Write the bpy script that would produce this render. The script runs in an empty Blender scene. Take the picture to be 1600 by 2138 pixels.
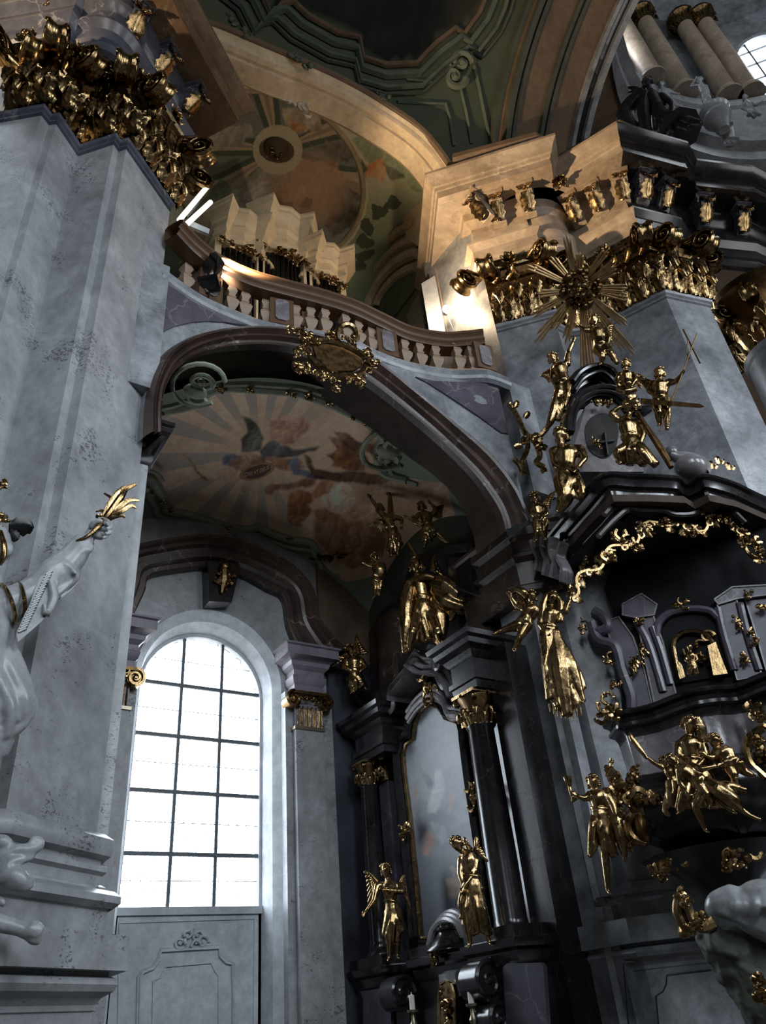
import bpy, bmesh, math, random
import numpy as np
from mathutils import Vector, Matrix
random.seed(7); np.random.seed(7)
SC = bpy.context.scene
COL = SC.collection

# ------------------------------------------------------------------ camera
FPX = 1604.0
_up = np.array([560 - 800., 1069. + 1317., FPX]); _up /= np.linalg.norm(_up)
_fh = np.array([0, 0, 1.]) - _up * _up[2]; _fh /= np.linalg.norm(_fh)
_rt = np.cross(_fh, _up); _rt = _rt if _rt[0] > 0 else -_rt
HEAD = math.radians(35.0); CH, SH = math.cos(HEAD), math.sin(HEAD)
EYE = np.array([0., 0., 1.6])
def _w(c):                      # camera-space vector -> world (x along the nave, y into the chapel, z up)
    a, b, u = c.dot(_rt), c.dot(_fh), c.dot(_up)
    return np.array([a * CH + b * SH, b * CH - a * SH, u])
CR, CU, CF = _w(np.array([1., 0, 0])), _w(np.array([0, 1., 0])), _w(np.array([0, 0, 1.]))
cam_d = bpy.data.cameras.new('camera'); cam = bpy.data.objects.new('camera', cam_d); COL.objects.link(cam)
cam_d.sensor_fit = 'AUTO'; cam_d.sensor_width = 36.0; cam_d.lens = FPX * 36.0 / 2138.0
cam_d.clip_start = 0.05; cam_d.clip_end = 300
m3 = Matrix((CR, CU, -CF)).transposed()
cam.matrix_world = Matrix.Translation(EYE) @ m3.to_4x4()
SC.camera = cam

# ------------------------------------------------------------------ daylight and exposure
world = bpy.data.worlds.new('overcast_sky'); SC.world = world; world.use_nodes = True
_bg = world.node_tree.nodes['Background']
_wt = world.node_tree; _tc = _wt.nodes.new('ShaderNodeTexCoord'); _sx = _wt.nodes.new('ShaderNodeSeparateXYZ'); _rp = _wt.nodes.new('ShaderNodeValToRGB')
_wt.links.new(_tc.outputs['Generated'], _sx.inputs[0]); _wt.links.new(_sx.outputs['Z'], _rp.inputs[0]); _wt.links.new(_rp.outputs[0], _bg.inputs[0])
_rp.color_ramp.elements[0].position = 0.0; _rp.color_ramp.elements[0].color = (.2, .2, .2, 1)      # streets and roofs below the horizon
_rp.color_ramp.elements[1].position = 0.03; _rp.color_ramp.elements[1].color = (0.82, 0.91, 1.0, 1)    # overcast sky
_bg.inputs[1].default_value = 17.0
SC.view_settings.view_transform = 'Standard'; SC.view_settings.look = 'None'
SC.view_settings.exposure = 0.0; SC.view_settings.gamma = 1.0; SC.view_settings.use_curve_mapping = False
SC.cycles.max_bounces = 6; SC.cycles.diffuse_bounces = 3; SC.cycles.glossy_bounces = 3
SC.cycles.transparent_max_bounces = 8; SC.cycles.sample_clamp_indirect = 6.0
SC.cycles.use_denoising = True; SC.cycles.use_adaptive_sampling = True; SC.cycles.adaptive_threshold = 0.02
NAVE_WINDOWS = []               # daylight openings of the nave wall behind the visitor: (x0, x1, z0, z1)
def portal(name, loc, normal, sx, sz):
    ld = bpy.data.lights.new(name, 'AREA'); ld.shape = 'RECTANGLE'; ld.size = sx; ld.size_y = sz
    ld.cycles.is_portal = True
    o = bpy.data.objects.new(name, ld); COL.objects.link(o); o.location = loc
    o.rotation_euler = Vector(normal).to_track_quat('-Z', 'Y').to_euler()
    return o

# ------------------------------------------------------------------ pixel -> place helpers (frame 1600 x 2138)
def ray(x, y):
    return _w(np.array([x - 800., 1069. - y, FPX]))
def AX(x, y, X): r = ray(x, y); return EYE + r * (X / r[0])
def AY(x, y, Y): r = ray(x, y); return EYE + r * (Y / r[1])
def AZ(x, y, Z): r = ray(x, y); return EYE + r * ((Z - 1.6) / r[2])
def AD(x, y, D): r = ray(x, y); return EYE + r * (D / math.hypot(r[0], r[1]))
def AP(x, y, p, n):
    r = ray(x, y); p = np.array(p); n = np.array(n)
    return EYE + r * ((p - EYE).dot(n) / r.dot(n))
def V(*a): return np.array(a, float)
def nrm(a): a = np.array(a, float); return a / max(np.linalg.norm(a), 1e-9)
def lerp(a, b, t): return a + (b - a) * t

# ------------------------------------------------------------------ materials
def lin(c):
    return tuple(((v / 255.) / 12.92 if v <= 10 else (((v / 255.) + 0.055) / 1.055) ** 2.4) for v in c)
MATS = {}
class NT:
    def __init__(s, name):
        s.m = bpy.data.materials.new(name); s.m.use_nodes = True; MATS[name] = s.m
        s.t = s.m.node_tree; s.b = s.t.nodes['Principled BSDF']; s.tc = s.t.nodes.new('ShaderNodeTexCoord')
    def n(s, ty, **kw):
        o = s.t.nodes.new(ty)
        for k, v in kw.items():
            if k.startswith('i_'): o.inputs[k[2:].replace('_', ' ')].default_value = v
            else: setattr(o, k, v)
        return o
    def l(s, a, b): s.t.links.new(a, b)
    def mapping(s, scale=(1, 1, 1), rot=(0, 0, 0), coord='Object'):
        mp = s.n('ShaderNodeMapping'); s.l(s.tc.outputs[coord], mp.inputs[0])
        mp.inputs['Scale'].default_value = scale; mp.inputs['Rotation'].default_value = rot; return mp.outputs[0]
    def noise(s, vec, scale, detail=4, rough=.6, dist=0):
        o = s.n('ShaderNodeTexNoise'); s.l(vec, o.inputs['Vector']); o.inputs['Scale'].default_value = scale
        o.inputs['Detail'].default_value = detail; o.inputs['Roughness'].default_value = rough; o.inputs['Distortion'].default_value = dist
        return o.outputs[0]
    def ramp(s, fac, stops):
        o = s.n('ShaderNodeValToRGB'); s.l(fac, o.inputs[0]); e = o.color_ramp.elements
        while len(e) < len(stops): e.new(0.5)
        for i, (p, c) in enumerate(stops): e[i].position = p; e[i].color = (*c, 1) if len(c) == 3 else c
        return o.outputs[0]
    def mix(s, f, a, b, mode='MIX'):
        o = s.n('ShaderNodeMix', data_type='RGBA', blend_type=mode)
        if isinstance(f, (int, float)): o.inputs[0].default_value = f
        else: s.l(f, o.inputs[0])
        for i, c in ((6, a), (7, b)):
            if isinstance(c, tuple): o.inputs[i].default_value = (*c, 1)
            else: s.l(c, o.inputs[i])
        return o.outputs[2]
    def bump(s, h, st=.3, d=.02):
        o = s.n('ShaderNodeBump'); s.l(h, o.inputs['Height']); o.inputs['Strength'].default_value = st; o.inputs['Distance'].default_value = d
        s.l(o.outputs[0], s.b.inputs['Normal'])
    def fin(s, col=None, rough=None, metal=0, spec=None):
        if col is not None:
            if isinstance(col, tuple): s.b.inputs['Base Color'].default_value = (*col, 1)
            else: s.l(col, s.b.inputs['Base Color'])
        if rough is not None:
            if isinstance(rough, (int, float)): s.b.inputs['Roughness'].default_value = rough
            else: s.l(rough, s.b.inputs['Roughness'])
        s.b.inputs['Metallic'].default_value = metal
        if spec is not None: s.b.inputs['Specular IOR Level'].default_value = spec
        return s.m
def stone(name, a, b, pit=.0, vein=.0, rough=.4, scale=1.0, veinc=(.7, .68, .66), pitc=(.02, .02, .025), bump=.15, pits=9, blotch=0):
    t = NT(name); v = t.mapping((scale,) * 3)
    n1 = t.noise(v, .9, 8, .62, .4)
    c = t.ramp(n1, [(.32, a), (.68, b)])
    n2 = t.noise(v, 5, 5, .7)
    c = t.mix(t.ramp(n2, [(.35, (.72,) * 3), (.65, (1.12,) * 3)]), (0, 0, 0), c, 'MIX') if False else t.mix(.55, c, t.ramp(n2, [(.3, (.55,) * 3), (.7, (1.3,) * 3)]), 'MULTIPLY')
    if blotch: c = t.mix(blotch, c, t.ramp(t.noise(v, 3.2, 8, .7, 1.4), [(.3, (.45,) * 3), (.6, (1.25,) * 3)]), 'MULTIPLY')
    if pit:
        n3 = t.noise(t.mapping((scale * 1.0, scale * 1.0, scale * 1.9)), pits, 3, .55, .8)
        n4 = t.noise(v, 1.3, 3)
        mul = t.n('ShaderNodeMath', operation='MULTIPLY'); t.l(n3, mul.inputs[0]); t.l(n4, mul.inputs[1])
        f = t.ramp(mul.outputs[0], [(.34, (0, 0, 0)), (.38, (pit,) * 3)])
        c = t.mix(f, c, pitc)
    if vein:
        vo = t.n('ShaderNodeTexVoronoi', feature='DISTANCE_TO_EDGE'); vv = t.mapping((scale, scale, scale * .8), (.5, .3, .2))
        dn = t.n('ShaderNodeTexNoise'); t.l(vv, dn.inputs['Vector']); dn.inputs['Scale'].default_value = 2.5; dn.inputs['Detail'].default_value = 5
        mx = t.n('ShaderNodeMix', data_type='VECTOR'); mx.inputs[0].default_value = .35; t.l(vv, mx.inputs[4]); t.l(dn.outputs[1], mx.inputs[5])
        t.l(mx.outputs[1], vo.inputs['Vector']); vo.inputs['Scale'].default_value = 2.2
        f = t.ramp(vo.outputs['Distance'], [(.0, (vein,) * 3), (.012, (vein * .35,) * 3), (.03, (0, 0, 0))])
        m2 = t.n('ShaderNodeMix', data_type='RGBA', blend_type='MULTIPLY'); m2.inputs[0].default_value = 1
        t.l(f, m2.inputs[6]); t.l(t.ramp(t.noise(v, 1.7, 3), [(.45, (0, 0, 0)), (.6, (1, 1, 1))]), m2.inputs[7])
        c = t.mix(m2.outputs[2], c, veinc)
    t.bump(n2, bump, .02)
    return t.fin(c, rough)
stone('stone_pier', lin((122, 124, 127)), lin((166, 168, 170)), pit=.7, rough=.42, pits=20)
stone('stone_smooth', lin((88, 91, 97)), lin((158, 160, 164)), pit=.3, rough=.36, pits=16, blotch=.5)
stone('stone_warm', lin((128, 112, 96)), lin((172, 154, 134)), pit=.25, rough=.4, vein=.25)
stone('stone_umber', lin((88, 70, 54)), lin((128, 104, 82)), rough=.35, vein=.5, veinc=lin((170, 150, 130)))
stone('stone_lilac', lin((104, 98, 108)), lin((140, 134, 142)), pit=.5, rough=.4)
stone('marble_brown', lin((44, 34, 31)), lin((80, 62, 54)), vein=.6, rough=.36, veinc=lin((176, 160, 148)), scale=1.3)
stone('marble_purple', lin((62, 58, 68)), lin((92, 86, 98)), vein=.2, rough=.3)
stone('marble_black', lin((20, 19, 21)), lin((44, 41, 43)), vein=.25, rough=.2, veinc=lin((110, 102, 98)), scale=2.2, bump=.05)
stone('marble_blue', lin((66, 68, 80)), lin((100, 102, 114)), vein=.3, rough=.25)
stone('marble_grey', lin((92, 88, 90)), lin((140, 136, 138)), vein=.4, rough=.2, scale=2)
stone('plaster_white', lin((176, 180, 186)), lin((200, 204, 208)), rough=.7, bump=.05)
stone('plaster_cream', lin((178, 158, 130)), lin((212, 194, 166)), rough=.6, bump=.05)
stone('plaster_green', lin((66, 76, 66)), lin((92, 100, 86)), rough=.7, bump=.05)
stone('stucco_green', lin((128, 136, 120)), lin((158, 162, 144)), rough=.6, bump=.05)
stone('soffit_brown', lin((46, 38, 34)), lin((76, 62, 54)), rough=.65, vein=.3, veinc=lin((90, 80, 74)))
MATS['soffit_brown'].node_tree.nodes['Principled BSDF'].inputs['Specular IOR Level'].default_value = .15
stone('plaster_dark', lin((54, 60, 54)), lin((78, 80, 68)), rough=.7, bump=.05)
stone('plaster_brown', lin((84, 68, 54)), lin((112, 92, 72)), rough=.7, bump=.05)
stone('plaster_grey', lin((160, 164, 168)), lin((184, 188, 192)), rough=.7, bump=.08)
stone('marble_white', lin((134, 136, 140)), lin((166, 168, 170)), rough=.32, scale=2, bump=.08)
stone('floor_stone', lin((52, 48, 45)), lin((84, 78, 72)), rough=.3, vein=.3)
def gold(name, a, b, rough=.27, fold=0):
    t = NT(name); v = t.mapping((1, 1, 1)); n = t.noise(v, 14, 4, .6); c = t.ramp(t.noise(v, 5, 3, .5), [(.2, a), (.8, b)])
    r = t.ramp(n, [(.3, (rough - .08,) * 3), (.7, (rough + .14,) * 3)])
    h = t.noise(t.mapping((1, 1, .35)), 22 if not fold else fold, 4, .6, .6)
    t.bump(h, .3 if fold else .14, .03); return t.fin(c, r, 1.0)
gold('gold', lin((118, 93, 60)), lin((186, 157, 114)), rough=.2)
gold('gold_cloth', lin((114, 89, 58)), lin((184, 155, 112)), rough=.2, fold=13)
gold('gold_dark', lin((78, 58, 38)), lin((120, 94, 62)), rough=.34)
gold('gold_ray', lin((170, 138, 92)), lin((214, 184, 138)), rough=.42)
def plain(name, c, rough=.5, metal=0):
    t = NT(name); n = t.noise(t.mapping(), 6, 3); k = t.mix(.25, c, t.ramp(n, [(.3, (.6,) * 3), (.7, (1.3,) * 3)]), 'MULTIPLY')
    return t.fin(k, rough, metal)
plain('black_paint', lin((18, 18, 20)), .35)
plain('iron', lin((70, 78, 84)), .5)
plain('wood_rail', lin((96, 72, 54)), .35)
plain('wood_stone', lin((150, 128, 108)), .5)
plain('pipe_metal', lin((52, 54, 58)), .3, .85)
plain('wax', lin((220, 214, 204)), .5)
plain('brass_grey', lin((150, 140, 120)), .35, .9)
stone('nave_plaster', lin((96, 94, 90)), lin((120, 117, 112)), rough=.7)
plain('cream_wood', lin((226, 206, 172)), .4)
plain('cord', lin((24, 22, 20)), .8)
def vcol(name, rough=.75, spec=.2):
    t = NT(name); a = t.n('ShaderNodeVertexColor'); a.layer_name = 'paint'
    n = t.noise(t.mapping(), 8, 5); c = t.mix(.35, a.outputs[0], t.ramp(n, [(.3, (.7,) * 3), (.7, (1.2,) * 3)]), 'MULTIPLY')
    return t.fin(c, rough, 0, spec)
vcol('fresco'); vcol('oil_painting', .42, .4)
def glass(name):
    t = NT(name); out = t.t.nodes['Material Output']
    tr = t.n('ShaderNodeBsdfTransparent'); tr.inputs[0].default_value = (.97, .98, .99, 1)
    gl = t.n('ShaderNodeBsdfGlossy'); gl.inputs['Roughness'].default_value = .1
    mx = t.n('ShaderNodeMixShader'); mx.inputs[0].default_value = .04
    t.l(tr.outputs[0], mx.inputs[1]); t.l(gl.outputs[0], mx.inputs[2]); t.l(mx.outputs[0], out.inputs[0])
glass('glass')
def emit(name, c, s):
    t = NT(name); t.b.inputs['Emission Color'].default_value = (*c, 1); t.b.inputs['Emission Strength'].default_value = s; t.fin(c, .5)
emit('bulb_glow', (1, .86, .62), 60)

# ------------------------------------------------------------------ mesh building
ORG = {}; WM = {}
def org_of(o): return ORG.get(o.name, np.zeros(3))
def tag(o, label=None, cat=None, group=None, kind=None):
    if label: o['label'] = label
    if cat: o['category'] = cat
    if group: o['group'] = group
    if kind: o['kind'] = kind
    return o
def thing(name, loc, label, cat, group=None, kind=None):
    o = bpy.data.objects.new(name, None); COL.objects.link(o); o.location = loc; o.empty_display_size = .1
    ORG[o.name] = np.array(loc, float); return tag(o, label, cat, group, kind)
def inst(me, name, M, parent):
    """one more object on shared mesh data; M is a world matrix"""
    o = bpy.data.objects.new(name, me); COL.objects.link(o); o.parent = parent
    og = org_of(parent); ORG[o.name] = og; WM[o.name] = M
    o.matrix_local = (WM[parent.name].inverted() if parent.name in WM else Matrix.Translation(-og)) @ M
    return o
def frame(o, x, y, z):
    M = Matrix((x, y, z)).transposed().to_4x4(); M.translation = Vector(o); return M
def perp(d):
    d = nrm(d); a = V(0, 0, 1) if abs(d[2]) < .9 else V(1, 0, 0)
    u = nrm(np.cross(a, d)); return u, np.cross(d, u)
class MB:
    def __init__(s): s.v = []; s.f = []
    def add(s, vs, fs):
        k = len(s.v); s.v.extend([tuple(p) for p in vs]); s.f.extend([tuple(i + k for i in f) for f in fs]); return s
    def grid(s, P, close_u=False, close_v=False):
        P = np.asarray(P); n, m = P.shape[:2]; fs = []
        for i in range(n if close_u else n - 1):
            for j in range(m if close_v else m - 1):
                i2, j2 = (i + 1) % n, (j + 1) % m
                fs.append((i * m + j, i2 * m + j, i2 * m + j2, i * m + j2))
        return s.add(P.reshape(-1, 3), fs)
    def box(s, c, d, x=(1, 0, 0), y=(0, 1, 0), z=(0, 0, 1)):
        c, x, y, z = map(lambda q: np.array(q, float), (c, x, y, z)); a, b, e = d[0] / 2, d[1] / 2, d[2] / 2
        vs = [c + x * i * a + y * j * b + z * k * e for k in (-1, 1) for j in (-1, 1) for i in (-1, 1)]
        return s.add(vs, [(0, 2, 3, 1), (4, 5, 7, 6), (0, 1, 5, 4), (2, 6, 7, 3), (0, 4, 6, 2), (1, 3, 7, 5)])
    def prism(s, poly, vec):
        poly = [np.array(p, float) for p in poly]; vec = np.array(vec, float); n = len(poly)
        vs = poly + [p + vec for p in poly]
        return s.add(vs, [tuple(range(n))[::-1], tuple(range(n, 2 * n))] + [(i, (i + 1) % n, (i + 1) % n + n, i + n) for i in range(n)])
    def tube(s, pts, rad, n=8, flat=None, cap=True):
        pts = [np.array(p, float) for p in pts]; N = len(pts)
        if isinstance(rad, (int, float)): rad = [rad] * N
        rows = []; u = None
        for i, p in enumerate(pts):
            d = nrm(pts[min(i + 1, N - 1)] - pts[max(i - 1, 0)])
            if u is None: u, w = perp(d) if flat is None else (nrm(np.array(flat) - d * np.dot(flat, d)), None)
            u = nrm(u - d * u.dot(d)); w = np.cross(d, u)
            k = .35 if flat is not None else 1
            rows.append([p + (u * k * math.cos(t) + w * math.sin(t)) * rad[i] for t in np.linspace(0, 2 * math.pi, n, endpoint=False)])
        k = len(s.v); s.grid(rows, close_v=True)
        if cap: s.f.append(tuple(k + i for i in range(n))[::-1]); s.f.append(tuple(k + (N - 1) * n + i for i in range(n)))
        return s
    def ell(s, c, r, x=(1, 0, 0), y=(0, 1, 0), z=(0, 0, 1), n=8, m=6):
        c = np.array(c, float); r = (r, r, r) if isinstance(r, (int, float)) else r; x, y, z = map(np.array, (x, y, z)); rows = []
        for i in range(1, m):
            a = math.pi * i / m
            rows.append([c + x * (r[0] * math.sin(a) * math.cos(t)) + y * (r[1] * math.sin(a) * math.sin(t)) + z * (r[2] * math.cos(a)) for t in np.linspace(0, 2 * math.pi, n, endpoint=False)])
        k = len(s.v); s.grid(rows, close_v=True)
        s.v.append(tuple(c + z * r[2])); s.v.append(tuple(c - z * r[2])); t, b = len(s.v) - 2, len(s.v) - 1; L = k + (m - 2) * n
        for i in range(n):
            j = (i + 1) % n; s.f.append((t, k + i, k + j)); s.f.append((b, L + j, L + i))
        return s
    def lathe(s, prof, o=(0, 0, 0), n=16, x=(1, 0, 0), y=(0, 1, 0), z=(0, 0, 1), sq=False, a0=0, a1=2 * math.pi):
        o, x, y, z = map(lambda q: np.array(q, float), (o, x, y, z)); full = abs(a1 - a0 - 2 * math.pi) < 1e-6
        ts = np.linspace(a0, a1, n, endpoint=not full); rows = []
        for r, h in prof:
            rows.append([o + z * h + (x * math.cos(t) + y * math.sin(t)) * r for t in ts])
        k = len(s.v); s.grid(rows, close_v=full)
        if full:
            s.f.append(tuple(k + i for i in range(n))[::-1]); e = k + (len(prof) - 1) * n; s.f.append(tuple(e + i for i in range(n)))
        return s
    def sweep(s, path, N, B, prof, closed=False, cap=True):
        """path 3d points, N and B per-point frames, prof (a, b): a along N, b along B"""
        rows = [[np.array(p) + np.array(n) * a + np.array(b) * c for a, c in prof] for p, n, b in zip(path, N, B)]
        k = len(s.v); s.grid(rows, close_u=closed)
        if cap and not closed:
            m = len(prof); s.f.append(tuple(k + i for i in range(m))); e = k + (len(path) - 1) * m; s.f.append(tuple(e + i for i in range(m))[::-1])
        return s
    def plan(s, path, prof, closed=False, side=1, n0=None, n1=None):
        """profile (offset, z) along a plan polyline; offset goes to the right of travel when side is 1"""
        P = [np.array(p[:2], float) for p in path]; n = len(P); pts = []; Ns = []
        for i in range(n):
            a = P[i] - P[i - 1] if (i > 0 or closed) else None; b = P[(i + 1) % n] - P[i] if (i < n - 1 or closed) else None
            ns = []
            for d in (a, b):
                if d is not None: d = d / max(np.linalg.norm(d), 1e-9); ns.append(np.array([d[1], -d[0]]) * side)
            m = sum(ns); m = m / max(np.linalg.norm(m), 1e-6); k = 1 / max(m.dot(ns[0]), .42); Ns.append(m * k)
        if n0 is not None: Ns[0] = np.array(n0)
        if n1 is not None: Ns[-1] = np.array(n1)
        rows = [[(p[0] + q[0] * o, p[1] + q[1] * o, z) for o, z in prof] for p, q in zip(P, Ns)]
        return s.grid(rows, close_u=closed)
    @staticmethod
    def miter(a, b, c):
        n = [];
        for p, q in ((a, b), (b, c)): d = np.array(q, float) - np.array(p, float); d /= np.linalg.norm(d); n.append(np.array([d[1], -d[0]]))
        m = n[0] + n[1]; m /= np.linalg.norm(m); return m / m.dot(n[0])
    def build(s, name, mat, parent=None, smooth=False, angle=None, label=None, cat=None, group=None, kind=None, world=False):
        arr = np.array(s.v, float)
        if parent is not None: og = org_of(parent)
        elif world: og = np.zeros(3)
        else: lo, hi = arr.min(0), arr.max(0); og = V((lo[0] + hi[0]) / 2, (lo[1] + hi[1]) / 2, lo[2])
        me = bpy.data.meshes.new(name); me.from_pydata((arr - og).tolist(), [], s.f); me.materials.append(MATS[mat])
        o = bpy.data.objects.new(name, me); COL.objects.link(o)
        if parent is not None: o.parent = parent
        else: o.location = og
        ORG[o.name] = og
        bm = bmesh.new(); bm.from_mesh(me); bmesh.ops.recalc_face_normals(bm, faces=bm.faces)
        if smooth:
            for f in bm.faces: f.smooth = True
            th = math.radians(angle or 40)
            for e in bm.edges:
                if len(e.link_faces) == 2 and e.calc_face_angle(0) > th: e.smooth = False
        bm.to_mesh(me); bm.free()
        return tag(o, label, cat, group, kind)
def cr(pts, n=8, closed=False):
    """Catmull-Rom through points"""
    P = [np.array(p, float) for p in pts]; N = len(P); out = []
    for i in range(N if closed else N - 1):
        p0 = P[(i - 1) % N] if closed or i > 0 else 2 * P[0] - P[1]; p1 = P[i]; p2 = P[(i + 1) % N]
        p3 = P[(i + 2) % N] if closed or i < N - 2 else 2 * P[-1] - P[-2]
        for k in range(n):
            t = k / n
            out.append(.5 * ((2 * p1) + (-p0 + p2) * t + (2 * p0 - 5 * p1 + 4 * p2 - p3) * t * t + (-p0 + 3 * p1 - 3 * p2 + p3) * t ** 3))
    if not closed: out.append(P[-1])
    return out
def smooth_mod(o, it=3):
    m = o.modifiers.new('smooth', 'SMOOTH'); m.factor = .5; m.iterations = it

# ------------------------------------------------------------------ ornament pieces
def scroll(mb, c, u, w, r, th, turns=1.4, a0=0., n=5, sgn=1, grow=.16, steps=22, depth=None):
    """a flat volute: spiral tube in the plane (u, w)"""
    pts = []; rad = []; c = np.array(c, float); u = np.array(u); w = np.array(w)
    for i in range(steps):
        t = i / (steps - 1); a = a0 + sgn * t * turns * 2 * math.pi; k = r * (1 - t * (1 - grow))
        pts.append(c + u * math.cos(a) * k + w * math.sin(a) * k); rad.append(th * (1 - .45 * t))
    mb.tube(pts, rad, n); mb.ell(c, th * 1.2, n=6, m=4); return mb
def cscroll(mb, a, b, bulge, nrmv, th, curl=.25, n=5):
    """C-scroll between two points with curled ends"""
    a, b = np.array(a, float), np.array(b, float); L = np.linalg.norm(b - a); d = (b - a) / L; s = nrm(np.cross(nrmv, d)) * bulge
    mid = [lerp(a, b, t) + s * L * math.sin(math.pi * t) for t in np.linspace(0, 1, 9)]
    def cu(p, sg):
        r = L * curl * .5; q = []
        for k in range(1, 9):
            an = k / 8 * 1.5 * math.pi; rr = r * (1 - .08 * k)
            q.append(p + d * sg * (math.sin(an) * rr) + s / max(abs(bulge), 1e-6) * (-(1 - math.cos(an)) * rr) * np.sign(bulge))
        return q
    pts = cu(a, -1)[::-1] + mid + cu(b, 1); N = len(pts)
    mb.tube(pts, [th * (.35 + .65 * math.sin(math.pi * (i + .5) / N)) for i in range(N)], n); return mb
def leafpts(L, W, curl, nl=8, nw=4, lobes=4, cup=.25, lobe=.22):
    rows = []
    for i in range(nl + 1):
        t = i / nl; w = W * (math.sin(math.pi * min(1, .18 + t * .82)) ** .7) * (1 - lobe * abs(math.sin(t * lobes * math.pi))) * (1 if t < .97 else .25)
        an = curl * max(0, t - .35) ** 1.6 * 2.2; y = L * t * math.cos(an * .6); z = L * (.05 * math.sin(math.pi * t)) + L * .38 * math.sin(an) * max(0, t - .3)
        y -= L * .22 * max(0, an - .9)
        rows.append([(w * s, y, z + cup * W * (abs(s) ** 2) * -1 + (.04 if lobe < .3 else .1) * W * math.cos(s * 9)) for s in np.linspace(-1, 1, nw + 1)])
    return rows
def leafmesh(name, L, W, curl, mat, th=.0, **k):
    P = np.array(leafpts(L, W, curl, **k)); mb = MB(); mb.grid(P); Q = P.copy(); Q[:, :, 2] -= W * .22; mb.grid(Q[:, ::-1])
    me = bpy.data.meshes.new(name); me.from_pydata(mb.v, [], mb.f); me.materials.append(MATS[mat])
    for p in me.polygons: p.use_smooth = True
    return me
def putleaf(mb, o, d, nn, L, W, curl, **k):
    d = nrm(d); nn = nrm(np.array(nn) - d * np.dot(nn, d)); x = np.cross(d, nn); P = np.array(leafpts(L, W, curl, **k))
    Q = np.array(o) + P[..., 0:1] * x + P[..., 1:2] * d + P[..., 2:3] * nn
    mb.grid(Q); mb.grid((Q - nn * W * .2)[:, ::-1]); return mb
def rocaille(mb, c, u, w, nn, sx, sy, seed=0, k=10, th=None):
    """cluster of C-scrolls, leaves and beads in the plane (u, w), proud along nn"""
    R = random.Random(seed); th = th or .05 * max(sx, sy); c = np.array(c, float); u, w, nn = map(lambda q: np.array(q, float), (u, w, nn))
    for i in range(k):
        a = R.uniform(0, 2 * math.pi); rr = R.uniform(.1, .8); p = c + u * sx * rr * math.cos(a) + w * sy * rr * math.sin(a) + nn * R.uniform(0, th * 1.5)
        b = R.uniform(0, 2 * math.pi); L = R.uniform(.35, .75) * (sx + sy) / 2; q = p + (u * math.cos(b) + w * math.sin(b)) * L
        ty = R.random()
        if ty < .45: cscroll(mb, p, q, R.choice((-.35, .35, .25)), nn, th * R.uniform(.7, 1.3))
        elif ty < .85: putleaf(mb, p, (q - p) + nn * .2 * L, nn, L * .8, L * .26, R.uniform(.8, 1.6), nl=6, nw=4)
        else: mb.ell(p + nn * th, th * R.uniform(1.2, 2.0), n=6, m=5)
    return mb
# ================================================================== the nave shell
mb = MB(); mb.add([(-14, -10, 0), (34, -10, 0), (34, 15, 0), (-14, 15, 0)], [(0, 1, 2, 3)])
fl = mb.build('floor', 'floor_stone', kind='structure', world=True)
# opposite nave wall with tall windows (daylight for the whole nave)
def wall_with_holes(x0, x1, z0, z1, holes, Y, th, mb):
    xs = sorted({x0, x1, *[h[0] for h in holes], *[h[1] for h in holes]}); zs = sorted({z0, z1, *[h[2] for h in holes], *[h[3] for h in holes]})
    for a, b in zip(xs[:-1], xs[1:]):
        for c, d in zip(zs[:-1], zs[1:]):
            mx, mz = (a + b) / 2, (c + d) / 2
            if any(h[0] < mx < h[1] and h[2] < mz < h[3] for h in holes): continue
            mb.box(((a + b) / 2, Y, (c + d) / 2), (b - a, th, d - c))
NAVE_WINDOWS = [(-7.7, -4.3, 9.5, 17.5), (1.3, 4.7, 9.5, 17.5), (10.3, 13.7, 9.5, 17.5), (17.5, 22.5, 8.5, 17.5)]
mb = MB(); wall_with_holes(-14, 34, 0, 34, NAVE_WINDOWS, -9.5, .6, mb); mb.build('wall_opposite', 'nave_plaster', kind='structure', world=True)
for i, (a, b, c, d) in enumerate(NAVE_WINDOWS): portal('nave_daylight', ((a + b) / 2, -9.1, (c + d) / 2), (0, 1, 0), b - a, d - c)
mb = MB(); mb.box((-13.7, 0, 13), (.6, 32, 26)); mb.build('wall_west', 'nave_plaster', kind='structure', world=True)
mb = MB(); mb.box((33.7, 0, 17), (.6, 32, 34)); mb.build('wall_east', 'nave_plaster', kind='structure', world=True)
mb = MB(); mb.box((-7.5, 9.6, 13), (11.4, .5, 26)); mb.build('wall_nave_left', 'nave_plaster', kind='structure', world=True)
mb = MB(); mb.box((22.5, 9.2, 16), (17, .5, 32)); mb.build('wall_nave_right', 'plaster_brown', kind='structure', world=True)

# ================================================================== piers
LP = [(-3.4, 10.0), (-.78, 7.99), (-.25, 7.56), (-.12, 7.66), (-.03, 7.59), (.38, 7.96), (.81, 7.5), (.91, 7.58), (1.0, 7.48), (1.96, 8.23), (1.98, 9.6)]
LPE = [(-3.4, 10.0), (-1.0, 8.1), (-.25, 7.5), (-.1, 7.62)] + [(.02 + .82 * t, 7.62 - .36 * math.sin(math.pi * (.12 + .76 * t))) for t in np.linspace(0, 1, 9)] + [(.92, 7.56), (2.02, 8.4), (1.0, 9.9)]
RP = [(8.75, 9.6), (8.81, 7.79), (9.62, 6.9), (9.85, 7.12), (10.3, 7.15), (10.72, 6.85), (11.35, 5.41), (12.39, 5.14), (13.2, 6.2), (13.4, 9.2)]
RPE = [(10.05, 9.95), (8.81, 7.79), (9.62, 6.9), (9.82, 7.08)] + [(9.92 + .66 * t, 7.05 - .3 * t - .16 * math.sin(math.pi * t)) for t in np.linspace(0, 1, 8)] + [(10.75, 6.85), (11.35, 5.41), (12.39, 5.14), (13.0, 5.35), (14.6, 4.7), (17, 4.5)]
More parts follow.
